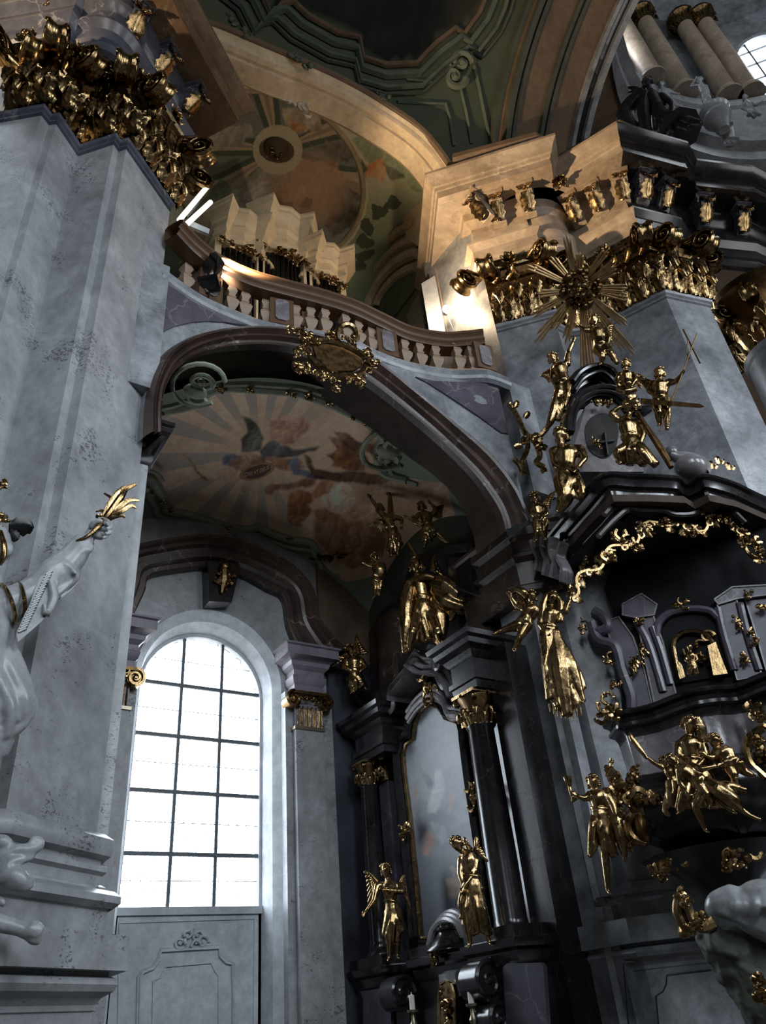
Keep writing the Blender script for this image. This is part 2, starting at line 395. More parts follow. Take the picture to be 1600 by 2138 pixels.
ZA, ZC, ZE = 13.6, 15.35, 18.0
CAPLEAF = [leafmesh('acanthus_leaf', .8, .23, 1.6, 'gold', lobes=5, nl=12, nw=6, lobe=.42), leafmesh('acanthus_leaf', 1.2, .25, 1.6, 'gold', lobes=6, nl=14, nw=6, lobe=.42), leafmesh('acanthus_leaf', .42, .1, 1.1, 'gold')]
def volute_mesh(r=.21, w=.26, mat='gold'):
    mb = MB()
    mb.lathe([(r * .8, -w / 2), (r, -w * .42), (r * .82, -w * .2), (r * .74, 0), (r * .82, w * .2), (r, w * .42), (r * .8, w / 2)], n=18)
    for s in (-1, 1): scroll(mb, (0, 0, s * w * .52), (1, 0, 0), (0, 1, 0), r * .9, r * .12, 1.7, steps=26)
    # strap running back from the roll
    P = [(-r * .1, r * .95, 0), (-r * .9, r * 1.0, 0), (-r * 1.9, r * 1.25, 0), (-r * 2.6, r * 1.2, 0)]
    for k in np.linspace(-.4, .4, 5): mb.tube([np.array(p) + V(0, 0, k * w) for p in P], [.05 * r / .21] * 4, 6)
    me = bpy.data.meshes.new('volute'); me.from_pydata([tuple(p) for p in mb.v], [], mb.f); me.materials.append(MATS[mat])
    for p in me.polygons: p.use_smooth = True
    return me
VOL = volute_mesh(.27, .3)
def rosette_mesh(r=.2, mat='gold', n=7):
    mb = MB(); mb.ell((0, 0, .3 * r), (.32 * r, .32 * r, .35 * r), n=8, m=6)
    for i in range(n):
        a = 2 * math.pi * i / n; d = V(math.cos(a), math.sin(a), .15); putleaf(mb, d * .15 * r, d, (0, 0, 1), r, .3 * r, .9, nl=5, nw=4, lobes=2)
        d = V(math.cos(a + .4), math.sin(a + .4), .6); putleaf(mb, d * .1 * r, d, (0, 0, 1), .7 * r, .24 * r, 1.1, nl=5, nw=4, lobes=2)
    me = bpy.data.meshes.new('rosette'); me.from_pydata([tuple(p) for p in mb.v], [], mb.f); me.materials.append(MATS[mat])
    for p in me.polygons: p.use_smooth = True
    return me
ROS = rosette_mesh()
def seg_iter(path, step):
    for a, b in zip(path[:-1], path[1:]):
        a, b = np.array(a), np.array(b); L = np.linalg.norm(b - a); d = (b - a) / max(L, 1e-6); n = V(d[1], -d[0], 0)
        k = max(1, int(round(L / step)))
        for i in range(k):
            p = a + (b - a) * ((i + .5) / k); yield V(p[0], p[1], 0), V(d[0], d[1], 0), n
def capital(path, i0, i1, corners, parent, zb=ZA, zt=ZC):
    h = zt - zb; sub = path[i0:i1 + 1]
    mb = MB(); mb.plan(sub, [(0, zb), (.05, zb + .08), (.05, zb + .55 * h), (.1, zb + .72 * h), (.2, zb + .82 * h), (.0, zb + .83 * h), (0, zb)])
    cp = mb.build('capital', 'gold_dark', parent)
    mb = MB(); mb.plan(sub, [(.0, zb + .9 * h), (.16, zb + .9 * h), (.18, zb + .93 * h), (.24, zb + .95 * h), (.26, zt), (.0, zt)]); mb.build('abacus', 'gold', cp)
    mb = MB(); mb.plan(sub, [(-.02, zb + .66 * h), (.16, zb + .68 * h), (.2, zb + .71 * h), (.16, zb + .74 * h), (-.02, zb + .76 * h)]); mb.build('egg_moulding', 'gold', cp)
    R = random.Random(3)
    for row, (me, z, off) in enumerate(((CAPLEAF[1], .04, .06), (CAPLEAF[0], .0, .13))):
        for j, (p, d, n) in enumerate(seg_iter(sub, .42)):
            p = p + d * (.21 if row else 0)
            o = p + n * off + V(0, 0, zb + z * h); t = nrm(n * .16 + V(0, 0, 1)); nn = nrm(n - t * n.dot(t)); x = np.cross(t, nn)
            inst(me, 'acanthus_leaf', frame(o, x, t, nn) @ Matrix.Scale(R.uniform(.85, 1.1), 4), cp)
    for j, (p, d, n) in enumerate(seg_iter(sub, .3)):
        o = p + n * .16 + V(0, 0, zb + .68 * h); t = nrm(n * .5 + d * R.choice((-1, 1)) * .6 + V(0, 0, .5)); nn = nrm(n - t * n.dot(t))
        inst(CAPLEAF[2], 'small_leaf', frame(o, np.cross(t, nn), t, nn), cp)
    for j, (p, d, n) in enumerate(seg_iter(sub, .4)):
        mb = MB(); rocaille(mb, p + n * .17 + V(0, 0, zb + .45 * h), d, (0, 0, 1), n, .17, .3, 200 + j, 11, .024); mb.build('gilt_scrollwork', 'gold', cp, smooth=True)
    for p, d, n in seg_iter(sub, 1.2):
        inst(ROS, 'rosette', frame(p + n * .38 + V(0, 0, zb + .9 * h), d, nrm(np.cross(n, d)), n), cp)
    for c, m in corners:
        c = np.array(c); m = nrm(V(m[0], m[1], 0)); t = np.cross(V(0, 0, 1), m)
        for s in (-1, 1):
            mm = nrm(m + t * s * .35); tt = np.cross(V(0, 0, 1), mm)
            inst(VOL, 'volute', frame(V(c[0], c[1], zb + .76 * h) + mm * .44 + t * s * .15, mm, V(0, 0, 1), np.cross(mm, V(0, 0, 1))), cp)
    return cp
ENT = [(.0, 15.35), (.1, 15.38), (.1, 15.62), (.15, 15.66), (.15, 15.95), (.2, 16.02), (.26, 16.1), (.26, 16.16), (.04, 16.17), (.04, 16.85), (.1, 16.9), (.14, 16.98), (.2, 17.02), (.2, 17.26), (.24, 17.28)]
COR = [(.24, 17.28), (.82, 17.28), (.82, 17.5), (.85, 17.52), (.87, 17.6), (.91, 17.62), (.94, 17.72), (1.01, 17.85), (1.07, 17.92), (1.07, 18.0), (0, 18.0), (0, 17.3)]
def bracket_mesh(stone_mat):
    """scrolled console: back at x=0, projects along +x, hangs down -z"""
    P = [(0, 0), (.52, 0), (.52, -.07), (.47, -.1), (.5, -.2), (.44, -.3), (.34, -.3), (.28, -.36), (.2, -.5), (.1, -.6), (0, -.62)]
    mb = MB(); mb.prism([(x, -.15, z) for x, z in P], (0, .3, 0)); mb.box((.28, 0, .03), (.62, .42, .08))
    for s in (-1, 1): scroll(mb, (.36, s * .155, -.17), (1, 0, 0), (0, 0, 1), .12, .018, 1.5)
    a = bpy.data.meshes.new('bracket'); a.from_pydata([tuple(p) for p in mb.v], [], mb.f); a.materials.append(MATS[stone_mat]); return a
def bracket_leaf():
    mb = MB(); putleaf(mb, (.52, 0, -.3), (-.34, 0, -.36), (.6, 0, -.6), .6, .18, 1.0)
    for s in (-1, 1): putleaf(mb, (.55, s * .05, -.08), (.05, s * .3, -.3), (1, 0, 0), .26, .09, 1.2, nl=5)
    rocaille(mb, (.54, 0, -.22), (0, 1, 0), (.4, 0, -.8), (.8, 0, -.4), .12, .18, 4, 12, .028)
    a = bpy.data.meshes.new('gilt_leaf'); a.from_pydata([tuple(p) for p in mb.v], [], mb.f); a.materials.append(MATS['gold'])
    for p in a.polygons: p.use_smooth = True
    return a
BRW, BRB, BRL = bracket_mesh('stone_warm'), bracket_mesh('marble_blue'), bracket_leaf()
def put_bracket(c, n, me, parent):
    n = nrm(V(n[0], n[1], 0)); y = np.cross(V(0, 0, 1), n); M = frame((c[0], c[1], 17.26), n, y, (0, 0, 1))
    b = inst(me, 'bracket', M, parent); inst(BRL, 'gilt_leaf', M, b)

# ---- left pier
lp = thing('pier', (0, 8.6, 0), 'tall stepped grey stone pier filling the left edge, with dark gilded capital', 'pier')
mb = MB(); mb.plan(LP + [(-3.4, 10.0)], [(0, 3.2), (0, 17.9)]); mb.build('shaft', 'stone_pier', lp)
mb = MB(); mb.plan(LP[1:10], [(0, ZA - .16), (.04, ZA - .14), (.04, ZA - .1), (.02, ZA - .09), (.07, ZA - .05), (.09, ZA), (.07, ZA + .04), (0, ZA + .05)]); mb.build('astragal', 'marble_blue', lp)
LB = [(-3.4, 9.6), (-.9, 7.75), (.4, 7.4), (1.0, 7.42), (1.98, 8.2), (2.0, 9.6)]
mb = MB(); mb.plan(LB, [(-.1, 3.42), (.05, 3.4), (.13, 3.34), (.15, 3.26), (.12, 3.19), (.04, 3.16), (.04, 3.12), (.1, 3.1), (.1, 3.05), (.06, 3.02), (.05, 2.95), (.1, 2.92), (.1, 2.89), (.18, 2.88), (.24, 2.83), (.24, 2.77), (.18, 2.73)], ); mb.build('base_moulding', 'stone_pier', lp, smooth=True)
mb = MB(); mb.plan(LB, [(.14, 2.74), (.14, 2.5), (.34, 2.5), (.34, 2.22), (.2, 2.22), (.2, 2.19), (.26, 2.17), (.28, 2.12), (.25, 2.07), (.16, 2.03), (.12, 1.98), (.12, 1.94), (.1, 1.93), (.1, 0)]); mb.build('plinth', 'stone_pier', lp)
c1 = capital(LP, 1, 9, [((-.14, 7.6), (.2, -1)), ((.95, 7.5), (.15, -1)), ((1.96, 8.25), (1, -.25)), ((-.78, 7.99), (-.3, -1))], lp)
mb = MB(); mb.plan(LPE, ENT); e1 = mb.build('entablature', 'marble_blue', lp, smooth=True, angle=30)
mb = MB(); mb.plan(LPE, COR); mb.build('cornice', 'stone_umber', e1, smooth=True, angle=30)
for (px, py), n in (((300, 25), (.2, -1)), ((365, 120), (.6, -.8)), ((425, 205), (.7, -.7)), ((95, 15), (-.5, -.9))):
    p = AZ(px, py, 16.95); n = nrm(V(n[0], n[1], 0)); put_bracket(p - n * .55, n, BRB, e1)

# ---- right pier
rp = thing('pier', (10.8, 7.4, 0), 'smooth grey stone pier behind the pulpit, with gold capital and warmly lit cornice', 'pier')
mb = MB(); mb.plan(RP + [(8.75, 9.6)], [(0, 0), (0, 17.9)]); mb.build('shaft', 'stone_smooth', rp)
mb = MB(); mb.plan(RP[1:9], [(0, ZA - .16), (.04, ZA - .14), (.04, ZA - .1), (.02, ZA - .09), (.07, ZA - .05), (.09, ZA), (.07, ZA + .04), (0, ZA + .05)]); mb.build('astragal', 'stone_smooth', rp)
c2 = capital(RP, 1, 8, [((8.81, 7.79), (-1, -.3)), ((9.62, 6.9), (.1, -1)), ((10.72, 6.8), (-1, -.2)), ((11.35, 5.41), (-.4, -1)), ((12.39, 5.14), (.5, -.9))], rp)
RA = [(10.05, 9.95), (8.81, 7.79), (9.62, 6.9), (10.3, 7.5)]; RBp = [(11.2, 7.3), (10.72, 6.85), (11.35, 5.41), (12.39, 5.14), (13.0, 5.35)]
RARC = [(10.35 + .78 * math.cos(t), 7.32 + .78 * math.sin(t)) for t in np.linspace(math.pi * .95, math.pi * 1.62, 12)]
mb = MB(); mb.plan(RA, ENT); mb.plan(RBp[:3], ENT, n1=MB.miter(*RBp[1:4])); mb.plan(RARC, [(o * .5, z) for o, z in ENT]); e2 = mb.build('entablature', 'stone_warm', rp, smooth=True, angle=30)
mb = MB(); mb.plan(RA, COR); mb.plan(RBp[:3], COR, n1=MB.miter(*RBp[1:4])); mb.plan(RARC, [(o * .5, z) for o, z in COR]); mb.build('cornice', 'stone_warm', e2, smooth=True, angle=30)
mb = MB(); mb.plan(RBp[2:4] + [(13.0, 5.35), (14.6, 4.7), (17, 4.5)], ENT, n0=MB.miter(*RBp[1:4])); e3 = mb.build('dark_entablature', 'marble_black', rp, smooth=True, angle=30)
mb = MB(); mb.plan(RBp[2:4] + [(13.0, 5.35), (14.6, 4.7), (17, 4.5)], COR, n0=MB.miter(*RBp[1:4])); mb.build('cornice', 'marble_black', e3, smooth=True, angle=30)
for (px, py), n, e, me in (((985, 425), (-1, 0), e2, BRW), ((1035, 420), (-.74, -.67), e2, BRW), ((1098, 400), (-.74, -.67), e2, BRW), ((1190, 425), (-.9, -.38), e2, BRW), ((1238, 402), (-.9, -.38), e2, BRW), ((1298, 375), (-.7, -.7), e2, BRW),
                        ((1358, 375), (-.25, -.97), e3, BRB), ((1405, 395), (-.1, -1), e3, BRB), ((1480, 425), (-.4, -.9), e3, BRB), ((1560, 445), (-.4, -.9), e3, BRB)):
    p = AZ(px, py, 16.95); n = nrm(V(n[0], n[1], 0)); put_bracket(p - n * .5, n, me, e)
p = AZ(1168, 378, 17.15); inst(ROS, 'rosette', frame(p, (1, 0, 0), (0, -1, 0), (0, 0, -1)), e2)
# round column beyond the pier
cl = thing('column', (14.6, 6.6, 0), 'round dark grey column at the right edge with shadowed scrolled capital', 'column')
cc = AD(1615, 700, 16.2); cc = V(cc[0], cc[1], 0)
mb = MB(); mb.lathe([(.95, 0), (.95, 2.2), (.85, 2.4), (.85, 9), (.8, 13.4), (.86, 13.45), (.86, 13.6)], cc, 32); mb.build('shaft', 'stone_smooth', cl, smooth=True)
mb = MB(); mb.lathe([(.75, 13.6), (.8, 14.6), (1.05, 15.1), (1.15, 15.15), (1.15, 15.35)], cc, 24); cp = mb.build('capital', 'gold_dark', cl, smooth=True)
for k in range(16):
    a = 2 * math.pi * k / 16; n = V(math.cos(a), math.sin(a), 0); t = nrm(n * .15 + V(0, 0, 1)); nn = nrm(n - t * n.dot(t))
    inst(CAPLEAF[k % 2], 'acanthus_leaf', frame(cc + n * .8 + V(0, 0, 13.65), np.cross(t, nn), t, nn), cp)
for k in range(8):
    a = math.pi * k / 4 + .3; n = V(math.cos(a), math.sin(a), 0)
    inst(VOL, 'volute', frame(cc + n * 1.05 + V(0, 0, 14.85), n, V(0, 0, 1), np.cross(n, V(0, 0, 1))), cp)

# ================================================================== gallery front between the piers
_gx = [1.4, 1.9, 2.6, 3.3, 4.1, 4.87, 5.9, 6.9, 7.8, 8.3, 9.2]; _gy = [7.95, 8.0, 8.25, 8.31, 8.14, 7.95, 7.96, 7.84, 7.5, 7.45, 7.6]
def YG(X): return float(np.interp(X, _gx, _gy))
def YGs(X): return sum(YG(X + d) * w for d, w in ((-.4, .15), (-.2, .2), (0, .3), (.2, .2), (.4, .15)))
def PG(x, y, off=0.):
    """pixel -> point on the curved gallery front (off metres proud of it)"""
    Y = 8.
    for _ in range(12): p = AY(x, y, Y); Y = YGs(p[0]) - off
    return AY(x, y, Y)
def gn(X): d = (YGs(X + .05) - YGs(X - .05)) / .1; return nrm(V(d, -1, 0))
AO = cr([PG(*q) for q in [(298, 915), (301, 850), (313, 790), (342, 738), (400, 705), (490, 690), (600, 693), (690, 712), (775, 752), (860, 818), (950, 888), (1020, 948), (1068, 1010), (1095, 1065), (1104, 1092)]], 5)
AI = cr([PG(*q) for q in [(330, 915), (330, 862), (340, 812), (366, 772), (415, 742), (500, 728), (600, 732), (690, 760), (770, 806), (850, 868), (930, 938), (990, 1000), (1030, 1058), (1044, 1092), (1048, 1112)]], 5)
ga = thing('wall_gallery_front', (5.2, 8.4, 9), 'curved grey stone gallery front over the chapel arch with dark violet panels', 'wall', kind='structure')
# spandrel wall: from arch edge up to the floor line
TOPZ = 11.62
rows = []
for p in AO:
    n = gn(p[0]); zt = max(TOPZ, p[2] + .02); rows.append([p, V(p[0], p[1], lerp(p[2], zt, .5)), V(p[0], p[1], zt), V(p[0], p[1], zt) - n * .7, V(p[0], p[1], p[2]) - n * .7])
mb = MB(); mb.grid(rows, close_v=True); mb.build('spandrel', 'stone_smooth', ga)
mb = MB(); mb.box((1.75, 8.3, 10.4), (.5, .7, 2.6)); mb.box((8.75, 7.85, 10.4), (.55, .7, 2.6)); mb.build('spandrel_end', 'stone_smooth', ga)
# archivolt mouldings
n_ = len(AO); prof = [(.0, .0, 0), (.06, .1, 0), (.1, .12, 0), (.2, .18, 0), (.28, .16, 0), (.34, .2, 0), (.44, .1, 0), (.52, .12, 0), (.58, .16, 0), (.7, .18, 0), (.78, .1, 0), (.86, .08, 0), (.94, .12, 0), (1., .1, 0), (1., -.05, 0), (.92, -.5, .05), (.9, -.8, .05)]
rows = []
for a, b in zip(AO, AI):
    n = gn(a[0]); rows.append([lerp(a, b, t) + n * o for t, o, _ in prof])
mb = MB(); mb.grid([r[:15] for r in rows]); mb.build('archivolt', 'marble_brown', ga, smooth=True, angle=25)
mb = MB(); mb.grid([r[14:] for r in rows]); mb.build('arch_soffit', 'soffit_brown', ga, smooth=True, angle=25)
# two violet marble panels
def panel_on(pts, off, th, name, mat, par):
    P = [PG(x, y, off + .004) for x, y in pts]; mb = MB(); nn = gn(np.mean([p[0] for p in P])); mb.prism(P, -nn * th); return mb.build(name, mat, par)
panel_on([(334, 574), (365, 600), (400, 628), (440, 650), (480, 664), (528, 679), (500, 678), (470, 672), (435, 670), (400, 672), (365, 680), (338, 694), (326, 690), (329, 640)], .03, .05, 'violet_panel', 'marble_purple', ga)
panel_on([(868, 786), (905, 795), (950, 797), (1012, 796), (1022, 806), (1042, 812), (1050, 850), (1062, 905), (1048, 903), (1036, 895), (1005, 872), (970, 848), (930, 822), (895, 800)], .03, .05, 'violet_panel', 'marble_purple', ga)
# string moulding under the balustrade
RB = cr([AZ(x, y, TOPZ) for x, y in [(336, 562), (380, 595), (430, 626), (490, 653), (560, 678), (640, 692), (720, 705), (790, 738), (860, 762), (940, 776), (1014, 776), (1060, 792)]], 5)
RR = cr([AZ(x, y, 12.72) for x, y in [(362, 470), (400, 510), (450, 548), (520, 580), (590, 600), (660, 618), (730, 640), (790, 668), (850, 695), (920, 708), (970, 706), (1008, 702)]], 5)
mb = MB(); mb.plan([p[:2] for p in RB], [(-.5, TOPZ - .28), (.0, TOPZ - .28), (.06, TOPZ - .22), (.08, TOPZ - .16), (.05, TOPZ - .14), (.05, TOPZ), (.0, TOPZ + .04), (-.5, TOPZ + .04)]); mb.build('string_course', 'stone_smooth', ga)
mb = MB(); mb.add([(1.6, 7.6, 11.5), (9.2, 7.6, 11.5), (9.2, 14.6, 11.5), (1.6, 14.6, 11.5), (1.6, 7.9, 11.6), (9.2, 7.9, 11.6), (9.2, 14.6, 11.6), (1.6, 14.6, 11.6)], [(0, 1, 2, 3), (4, 5, 6, 7)])
fg = mb.build('floor_gallery', 'wood_stone', kind='structure', world=True); fg.location.y = .75
# balustrade
bl = thing('balustrade', (5.2, 8.0, TOPZ), 'curving brown balustrade of the organ gallery with square vase balusters', 'balustrade')
mb = MB(); mb.plan([p[:2] for p in RR], [(-.17, 12.42), (.1, 12.42), (.13, 12.48), (.16, 12.5), (.16, 12.54), (.12, 12.57), (.14, 12.62), (.2, 12.66), (.2, 12.72), (.12, 12.77), (-.12, 12.77), (-.18, 12.72), (-.17, 12.42)]); mb.build('handrail', 'wood_rail', bl, smooth=True)
mb = MB(); mb.plan([p[:2] for p in RB], [(-.36, TOPZ + .03), (-.04, TOPZ + .03), (-.04, TOPZ + .12), (-.08, TOPZ + .15), (-.32, TOPZ + .15), (-.36, TOPZ + .03)]); mb.build('bottom_rail', 'wood_stone', bl)
BH = 12.44 - TOPZ - .14
def baluster_mesh():
    mb = MB(); w = [(.11, 0), (.11, .05), (.07, .07), (.05, .1), (.075, .14), (.115, .22), (.13, .3), (.1, .38), (.06, .42), (.08, .44), (.08, .47), (.06, .49), (.07, .54), (.1, .6), (.085, .66), (.06, .7), (.11, .72), (.11, BH)]
    w = [(r * 1.25, z * BH / .74 if z < BH else z) for r, z in w]; w[-1] = (w[-1][0], BH)
    mb.lathe(w, n=4, a0=math.pi / 4, a1=math.pi / 4 + 2 * math.pi)
    a = bpy.data.meshes.new('baluster'); a.from_pydata([tuple(p) for p in mb.v], [], mb.f); a.materials.append(MATS['wood_stone']); return a
BALM = baluster_mesh()
def bal_pos(px, py=None):
    # where a pixel column meets the plan curve midway between rail and floor
    best = None
    for a, b in zip(RB, RR[:len(RB)]): pass
    for p in RB:
        q = p - V(0, 0, 0) - gn(p[0]) * .2; z = TOPZ + .5
        r = V(q[0], q[1], z) - EYE; c = (r.dot(CR) / r.dot(CF)) * FPX + 800
        if best is None or abs(c - px) < best[0]: best = (abs(c - px), q)
    return best[1]
for px in (391, 478, 515, 556, 612, 643, 680, 714, 746, 776, 841, 877, 915, 954, 987):
    q = bal_pos(px); n = gn(q[0]); inst(BALM, 'baluster', frame((q[0], q[1], TOPZ + .15), np.cross(V(0, 0, 1), n) * -1, -n, (0, 0, 1)), bl)
for px in (436, 584, 808, 1006):
    q = bal_pos(px); n = gn(q[0]); t = np.cross(V(0, 0, 1), n); mb = MB(); mb.box((q[0], q[1], TOPZ + .15 + BH / 2), (.42, .3, BH), t, n)
    pe = mb.build('pedestal', 'wood_rail', bl)
    mb = MB(); W, Hh, c = .12, BH * .38, .05; pl = [(-W, -Hh + c), (-W + c, -Hh), (W - c, -Hh), (W, -Hh + c), (W, Hh - c), (W - c, Hh), (-W + c, Hh), (-W, Hh - c)]
    o = V(q[0], q[1], TOPZ + .15 + BH / 2) + n * .15; mb.prism([o + t * a + V(0, 0, b) for a, b in pl], n * .025); mb.build('panel', 'marble_grey', pe)
stone('corner_dark', lin((40, 42, 50)), lin((64, 66, 76)), rough=.4)
# ================================================================== chapel behind the arch
from mathutils.geometry import tessellate_polygon
def holed(mb, outer, holes, th):
    """planar wall with holes, extruded by th"""
    loops = [outer] + holes; P = [np.array(p, float) for l in loops for p in l]; th = np.array(th, float)
    tri = tessellate_polygon([[Vector(p) for p in l] for l in loops]); n = len(P)
    fs = [tuple(t) for t in tri] + [tuple(i + n for i in t[::-1]) for t in tri]; k = 0
    for l in loops:
        m = len(l); fs += [(k + i, k + (i + 1) % m, k + (i + 1) % m + n, k + i + n) for i in range(m)]; k += m
    return mb.add(P + [p + th for p in P], fs)
WX, WR, WS, WZ = 5.005, 1.215, 3.55, 7.28        # window centre, half width, sill, spring
def arch_outline(cx, r, z0, zs, Y, n=20, ry=None):
    ry = ry or r
    return [V(cx + r, Y, z0)] + [V(cx + r * math.cos(a), Y, zs + ry * math.sin(a)) for a in np.linspace(0, math.pi, n)] + [V(cx - r, Y, z0)]
hole = arch_outline(WX, 1.46, .0, 7.42, 13.4, 24)
mb = MB(); holed(mb, [(1.6, 13.4, 0), (1.6, 13.4, 12.2), (9.3, 13.4, 12.2), (9.3, 13.4, 0)], [hole[::-1]], (0, .12, 0))
ww = mb.build('wall_window', 'stone_pier', kind='structure', world=True)
mb = MB(); gl = arch_outline(WX, WR, .0, WZ, 13.96, 24); mid = arch_outline(WX, 1.36, .0, 7.38, 13.52, 24)
mb.grid([hole, mid]); mid2 = arch_outline(WX, 1.33, .0, 7.36, 13.56, 24); mb.grid([mid, mid2]); mb.grid([mid2, arch_outline(WX, 1.27, .0, 7.3, 13.9, 24)]); mb.grid([arch_outline(WX, 1.27, .0, 7.3, 13.9, 24), arch_outline(WX, 1.22, .0, 7.28, 13.9, 24)])
mb.grid([arch_outline(WX, 1.22, .0, 7.28, 13.9, 24), arch_outline(WX, 1.22, .0, 7.28, 14.1, 24)]); mb.build('reveal', 'plaster_white', ww, smooth=True, angle=30)
# outer wall around the window opening (keeps daylight to the window)
mb = MB(); holed(mb, [(-1, 14.1, 0), (-1, 14.1, 24), (12, 14.1, 24), (12, 14.1, 0)], [arch_outline(WX, 1.5, 3.5, 7.6, 14.1, 24)[::-1]], (0, .3, 0)); mb.build('wall_outer', 'plaster_grey', kind='structure', world=True)
portal('window_daylight', (WX, 14.06, 6.0), (0, -1, 0), 2.5, 5.1)
# window: iron bars, panes, honeycomb leading
w1 = thing('window_1', (WX, 13.97, WS), 'tall round-headed leaded window glowing white, dark iron bars', 'window', kind='structure')
ZS = [3.55, 4.39, 5.43, 6.44, 7.44]; XS = [WX - WR, WX - WR / 3, WX + WR / 3, WX + WR]
def topz(x): return WZ + math.sqrt(max(0, WR ** 2 - (x - WX) ** 2))
for x in XS[1:3]:
    mb = MB(); mb.box((x, 13.96, (WS + topz(x)) / 2), (.06, .05, topz(x) - WS)); mb.build('upright_bar', 'iron', w1)
for z in ZS[1:]:
    hw = WR if z < WZ else math.sqrt(WR ** 2 - (z - WZ) ** 2); mb = MB(); mb.box((WX, 13.955, z), (2 * hw, .05, .065)); mb.build('cross_bar', 'iron', w1)
for z0, z1 in zip(ZS, ZS[1:] + [8.3]):
    zm = (z0 + z1) / 2 if z1 < 8 else 7.95; hw = WR if zm < WZ else math.sqrt(WR ** 2 - (zm - WZ) ** 2); mb = MB(); mb.box((WX, 13.97, zm), (2 * hw, .012, .012)); mb.build('tie_wire', 'iron', w1)
for i in range(3):
    for j in range(5):
        a, b, z0 = XS[i], XS[i + 1], ZS[j]; mb = MB()
        if j < 3 : poly = [(a, z0), (b, z0), (b, ZS[j + 1]), (a, ZS[j + 1])]
        elif j == 3: poly = [(a, z0), (b, z0), (b, min(ZS[4], topz(b))), (a, min(ZS[4], topz(a)))]
        else: poly = [(a, max(min(ZS[4], topz(a)), 7.3)), (b, max(min(ZS[4], topz(b)), 7.3))] + [(x, topz(x)) for x in np.linspace(b, a, 9)]
        mb.prism([(x, 13.985, z) for x, z in poly], (0, .006, 0)); mb.build('pane', 'glass', w1)
mb = MB(); hx = .098; segs = set()
for r in range(60):
    for c in range(30):
        x = WX - WR + (c + .5 * (r % 2)) * hx * math.sqrt(3) ; z = WS + r * hx * 1.5
        for k in range(3):
            a = math.pi / 6 + k * math.pi / 3; b = a + math.pi / 3
            p, q = (x + hx * math.cos(a), z + hx * math.sin(a)), (x + hx * math.cos(b), z + hx * math.sin(b))
            if all(abs(t[0] - WX) < WR and WS < t[1] < topz(t[0]) for t in (p, q)):
                d = nrm(V(q[0] - p[0], 0, q[1] - p[1])); s = V(-d[2], 0, d[0]) * .005
                P, Q = V(p[0], 13.982, p[1]), V(q[0], 13.982, q[1]); mb.add([P - s, Q - s, Q + s, P + s], [(0, 1, 2, 3)])
ho = mb.build('honeycomb_leading', 'iron', w1); ho['kind'] = 'stuff'
# painted parapet wall below the sill
mb = MB(); mb.box((WX, 14.0, WS / 2), (2.56, .2, WS)); mb.box((WX, 13.93, WS - .05), (2.54, .16, .12)); par = mb.build('parapet', 'plaster_grey', ww)
def line_mould(pts, Y, prof, name, mat, par, closed=False):
    P = [AY(x, y, Y) for x, y in pts]; N = []; n = len(P)
    for i in range(n):
        d = nrm(P[min(i + 1, n - 1)] - P[max(i - 1, 0)]); N.append(nrm(np.cross(d, V(0, -1, 0))))
    mb = MB(); mb.sweep(P, N, [V(0, -1, 0)] * n, prof); return mb.build(name, mat, par)
fp = [(-.03, 0), (-.03, .03), (-.01, .02), (.01, .045), (.03, .05), (.04, .02), (.04, 0)]
line_mould([(246, 2200), (249, 1927), (531, 1918), (529, 2200)], 13.9, [(-.012, 0), (-.012, .02), (.012, .02), (.012, 0)], 'outer_fillet', 'plaster_grey', ww)
line_mould([(286, 2200), (290, 2040), (297, 2029), (318, 2020), (330, 2003), (335, 1984), (396, 1980), (456, 1977), (460, 1996), (472, 2008), (486, 2013), (488, 2060), (488, 2200)], 13.9, fp, 'panel_frame', 'plaster_grey', ww)
line_mould([(318, 2200), (320, 2048), (335, 2040), (346, 2018), (392, 2014), (440, 2010), (448, 2026), (456, 2038), (456, 2200)], 13.9, [(-.012, 0), (-.012, .025), (.012, .025), (.012, 0)], 'panel_fillet', 'plaster_grey', ww)
mb = MB(); c = AY(400, 1962, 13.87); rocaille(mb, c, (1, 0, 0), (0, 0, 1), (0, -1, 0), .26, .12, 5, 12, .022)
for s in (-1, 1): scroll(mb, c + V(s * .2, 0, -.04), (1, 0, 0), (0, 0, 1), .1, .026, 1.3, sgn=s); scroll(mb, c + V(s * .08, 0, .06), (1, 0, 0), (0, 0, 1), .08, .026, 1.2, sgn=-s)
mb.build('stucco_crest', 'plaster_grey', ww, smooth=True)

mb = MB(); mb.box((8.12, 13.36, 4.1), (1.25, .14, 8.2)); mb.build('corner_strip', 'corner_dark', ww)  # dark slab covering the wall's right corner
mb = MB(); mb.box((8.1, 13.37, 9.9), (1.5, .1, 3.4)); mb.build('pendentive_field', 'plaster_brown', ww)
